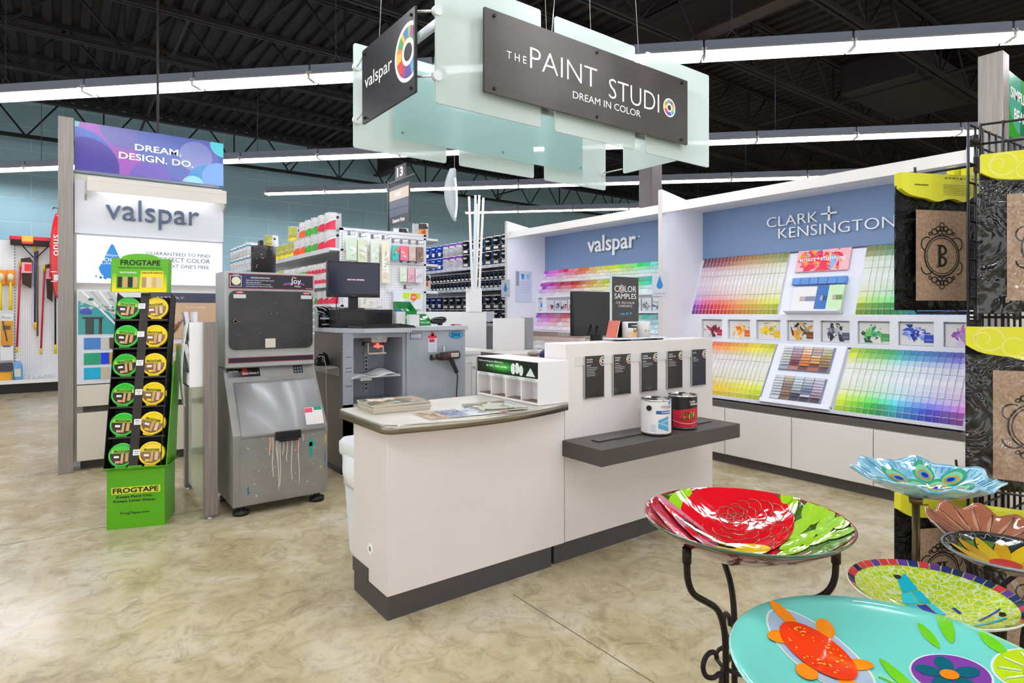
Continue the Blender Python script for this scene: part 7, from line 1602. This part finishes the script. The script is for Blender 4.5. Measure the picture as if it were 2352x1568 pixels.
def tile(b_, pts, m):
    b = B(); b.grid(lambda u, v: bo.uv((pts[0][0]*(1-u)+pts[1][0]*u)*(1-v) + (pts[3][0]*(1-u)+pts[2][0]*u)*v, (pts[0][1]*(1-u)+pts[1][1]*u)*(1-v) + (pts[3][1]*(1-u)+pts[2][1]*u)*v, .0018), 4, 4, m); part(b, 'butterfly_tile', bo.t)
tile(b, [(-.02, .70), (.14, .78), (.16, .52), (-.10, .48)], TQ[0]); tile(b, [(-.12, .46), (.02, .49), (.02, .26), (-.24, .24)], TQ[1]); tile(b, [(.04, .49), (.17, .50), (.17, .26), (.04, .26)], TQ[0]); tile(b, [(-.25, .22), (-.08, .23), (-.05, .02), (-.22, -.02)], TQ[0]); tile(b, [(-.06, .23), (.08, .24), (.08, .02), (-.04, .02)], TQ[2]); tile(b, [(.10, .24), (.18, .24), (.18, -.02), (.10, 0)], TQ[1]); tile(b, [(-.03, 0), (.08, 0), (.16, -.2), (.04, -.18)], TQ[2]); tile(b, [(-.2, -.04), (-.05, 0), (.02, -.2), (-.1, -.25)], TQ[1])
tile(b, [(.33, .1), (.37, .1), (.36, -.05), (.32, -.05)], TQ[2]); tile(b, [(.38, -.3), (.72, -.22), (.72, -.25), (.38, -.33)], TQ[2]); tile(b, [(.2, -.42), (.6, -.45), (.6, -.5), (.2, -.47)], TQ[0]); tile(b, [(-.45, -.12), (-.25, -.2), (-.22, -.28), (-.4, -.25)], glossy('#4a2a9a'))
b.bm.free()
stand((1.873, .616), .572, 'dark iron stand under the lime mosaic bowl', .15, False)
# ---- peacock bowl, wavy rim
def wv(a): return (1 + .045*math.sin(7*a+.6) + .02*math.sin(15*a), .007*math.sin(7*a+.2) + .004*math.sin(13*a))
def peam():
    m = M('#5fa9c4', .08, key='peacock', coat=.7); n, l, p = nodes(m); tc = n.new('ShaderNodeTexCoord')
    z = n.new('ShaderNodeTexNoise'); z.inputs['Scale'].default_value = 14; z.inputs['Detail'].default_value = 6; z.inputs['Distortion'].default_value = 1.2; l.new(tc.outputs['Object'], z.inputs['Vector'])
    r = n.new('ShaderNodeValToRGB'); r.color_ramp.elements[0].position = .35; r.color_ramp.elements[0].color = (*lin('#4f9fc4'), 1); r.color_ramp.elements[1].position = .65; r.color_ramp.elements[1].color = (*lin('#b3dce4'), 1); l.new(z.outputs['Fac'], r.inputs[0]); l.new(r.outputs[0], p.inputs['Base Color'])
    bp = n.new('ShaderNodeBump'); bp.inputs['Strength'].default_value = .3; bp.inputs['Distance'].default_value = .01; l.new(z.outputs['Fac'], bp.inputs['Height']); l.new(bp.outputs[0], p.inputs['Normal']); return m
bo = Bowl('bird_bath_bowl', 'blue glass bowl with peacock feathers and a wavy rim on a brass pole', (2.183, .745, .842), .195, .068, peam(), None, wav=wv)
Cp = {k: glossy(v) for k, v in dict(g='#3f9f7a', lg='#7cc49a', t='#1f7f98', o='#c98a2c', b='#3a9ac0', n='#1c2a9a').items()}
for i, (x, y, rot) in enumerate(((-.06, .58, 1.7), (.40, .56, 1.2), (.10, .26, 1.5), (.36, .16, .9), (.66, .24, .55), (-.34, .26, 2.3), (-.55, .02, 2.8), (.5, -.15, .1), (-.2, -.05, 2.2), (.1, -.12, 1.5))):
    b = B(); bo.ell(b, x, y, .26, .16, rot, Cp['g'], .0012 + .0003*i, leaf=.25); bo.ell(b, x - .02*math.cos(rot), y - .02*math.sin(rot), .19, .125, rot, Cp['lg'], .0022 + .0003*i, leaf=.2); cx, cy = x - .06*math.cos(rot), y - .06*math.sin(rot)
    bo.ell(b, cx, cy, .125, .10, rot, Cp['o'], .003 + .0003*i); bo.ell(b, cx, cy, .085, .07, rot, Cp['b'], .0036 + .0003*i, nu=16); bo.ell(b, cx, cy, .055, .048, rot, Cp['n'], .0042 + .0003*i, nu=16); part(b, 'feather_decoration', bo.t)
b = B()
for k in range(60):
    a = 2*math.pi*k/60; bo.line(b, [(.80*math.cos(a), .80*math.sin(a)), (.94*math.cos(a+.02), .94*math.sin(a+.02))], .0011, Cp['b'] if k % 2 else Cp['t'], .0008)
part(b, 'rim_ribs', bo.t)
t = T('pole_stand', 'thin brass pole stand under the peacock bowl', 'stand', (2.163, .757, 0)); BRS2 = tex_mat('oldbrass', '#4a3a22', '#7a6a3c', 12, .35, .7, (1, 1, .2))
b = B(); b.cyl((2.163, .757, .02), (2.163, .757, .755), .0115, BRS2, n=14); part(b, 'pole', t)
b = B(); b.lathe([(0, .752), (.018, .745), (.02, .764), (0, .764)], BRS2, c=(2.163, .757, 0), n=20); part(b, 'plate', t)
b = B(); b.lathe([(0, 0), (.13, 0), (.13, .012), (.02, .022), (0, .022)], BRS2, c=(2.163, .757, 0), n=28); part(b, 'base', t)
# ---- sunflower bowl
bo = Bowl('bird_bath_bowl', 'black and yellow flower bowl with a grey rim right of the mosaic bowl', (2.245, .552, .643), .155, .055, glossy('#2c3236'), glossy('#3a332c', .15), rimm=glossy('#8b9aa8'))
Cs = {k: glossy(v) for k, v in dict(y='#d9b31a', y2='#c99a14', k='#191510', r='#b81c18', g='#4f8a2a', w='#c9ccb8').items()}
b = B(); bo.ell(b, -.05, .62, .4, .18, .1, Cs['g'], .0008)
for k in range(13): a = 2*math.pi*k/13; bo.ell(b, .5*math.cos(a), .5*math.sin(a), .38, .16, a, Cs['k'], .0012 + .0001*k, leaf=.3); bo.ell(b, .5*math.cos(a), .5*math.sin(a), .355, .135, a, Cs['y' if k % 2 else 'y2'], .0026 + .0001*k, leaf=.3)
bo.ell(b, .05, .05, .26, .24, 0, Cs['r'], .005); part(b, 'petal_decoration', bo.t)
b = B()
for k in range(22): a = 2*math.pi*k/22; bo.line(b, [((.90+.05*math.sin(q*3))*math.cos(a + .1*q), (.90+.05*math.sin(q*3))*math.sin(a+.1*q)) for q in [.25*m_ for m_ in range(9)]], .0008, Cs['w'], .001)
part(b, 'rim_scrolls', bo.t)
stand((2.245, .552), .614, 'dark iron stand under the yellow flower bowl', .115, False)
# ---- copper shell bowl
def wsh(a): k = abs(math.cos(4.5*(a-1.0))); return (.90 + .12*k, .012*math.cos(9*(a-1.0)))
bo = Bowl('bird_bath_bowl', 'copper shell-shaped glass bowl behind the yellow flower bowl', (2.515, .675, .622), .165, .06, glossy('#a8694c'), glossy('#8d5a44'), wav=wsh, tilt=Matrix.Rotation(rad(9), 4, ER), rimm=glossy('#cbb2ba'))
b = B()
for k in range(16): a = 2*math.pi*k/16 + .12; bo.line(b, [(q*math.cos(a + .25*q), q*math.sin(a + .25*q)) for q in (.25, .45, .65, .85, .93)], .0026, glossy('#4f3026'), .0004); bo.ell(b, .62*math.cos(a+.2), .62*math.sin(a+.2), .26, .05, a+.3, glossy('#cf9272'), .0012, leaf=.3)
bo.ell(b, 0, 0, .2, .17, 0, glossy('#d9a488'), .002); part(b, 'shell_ribs', bo.t)
stand((2.515, .675), .585, 'dark iron stand under the copper shell bowl', .10, False)
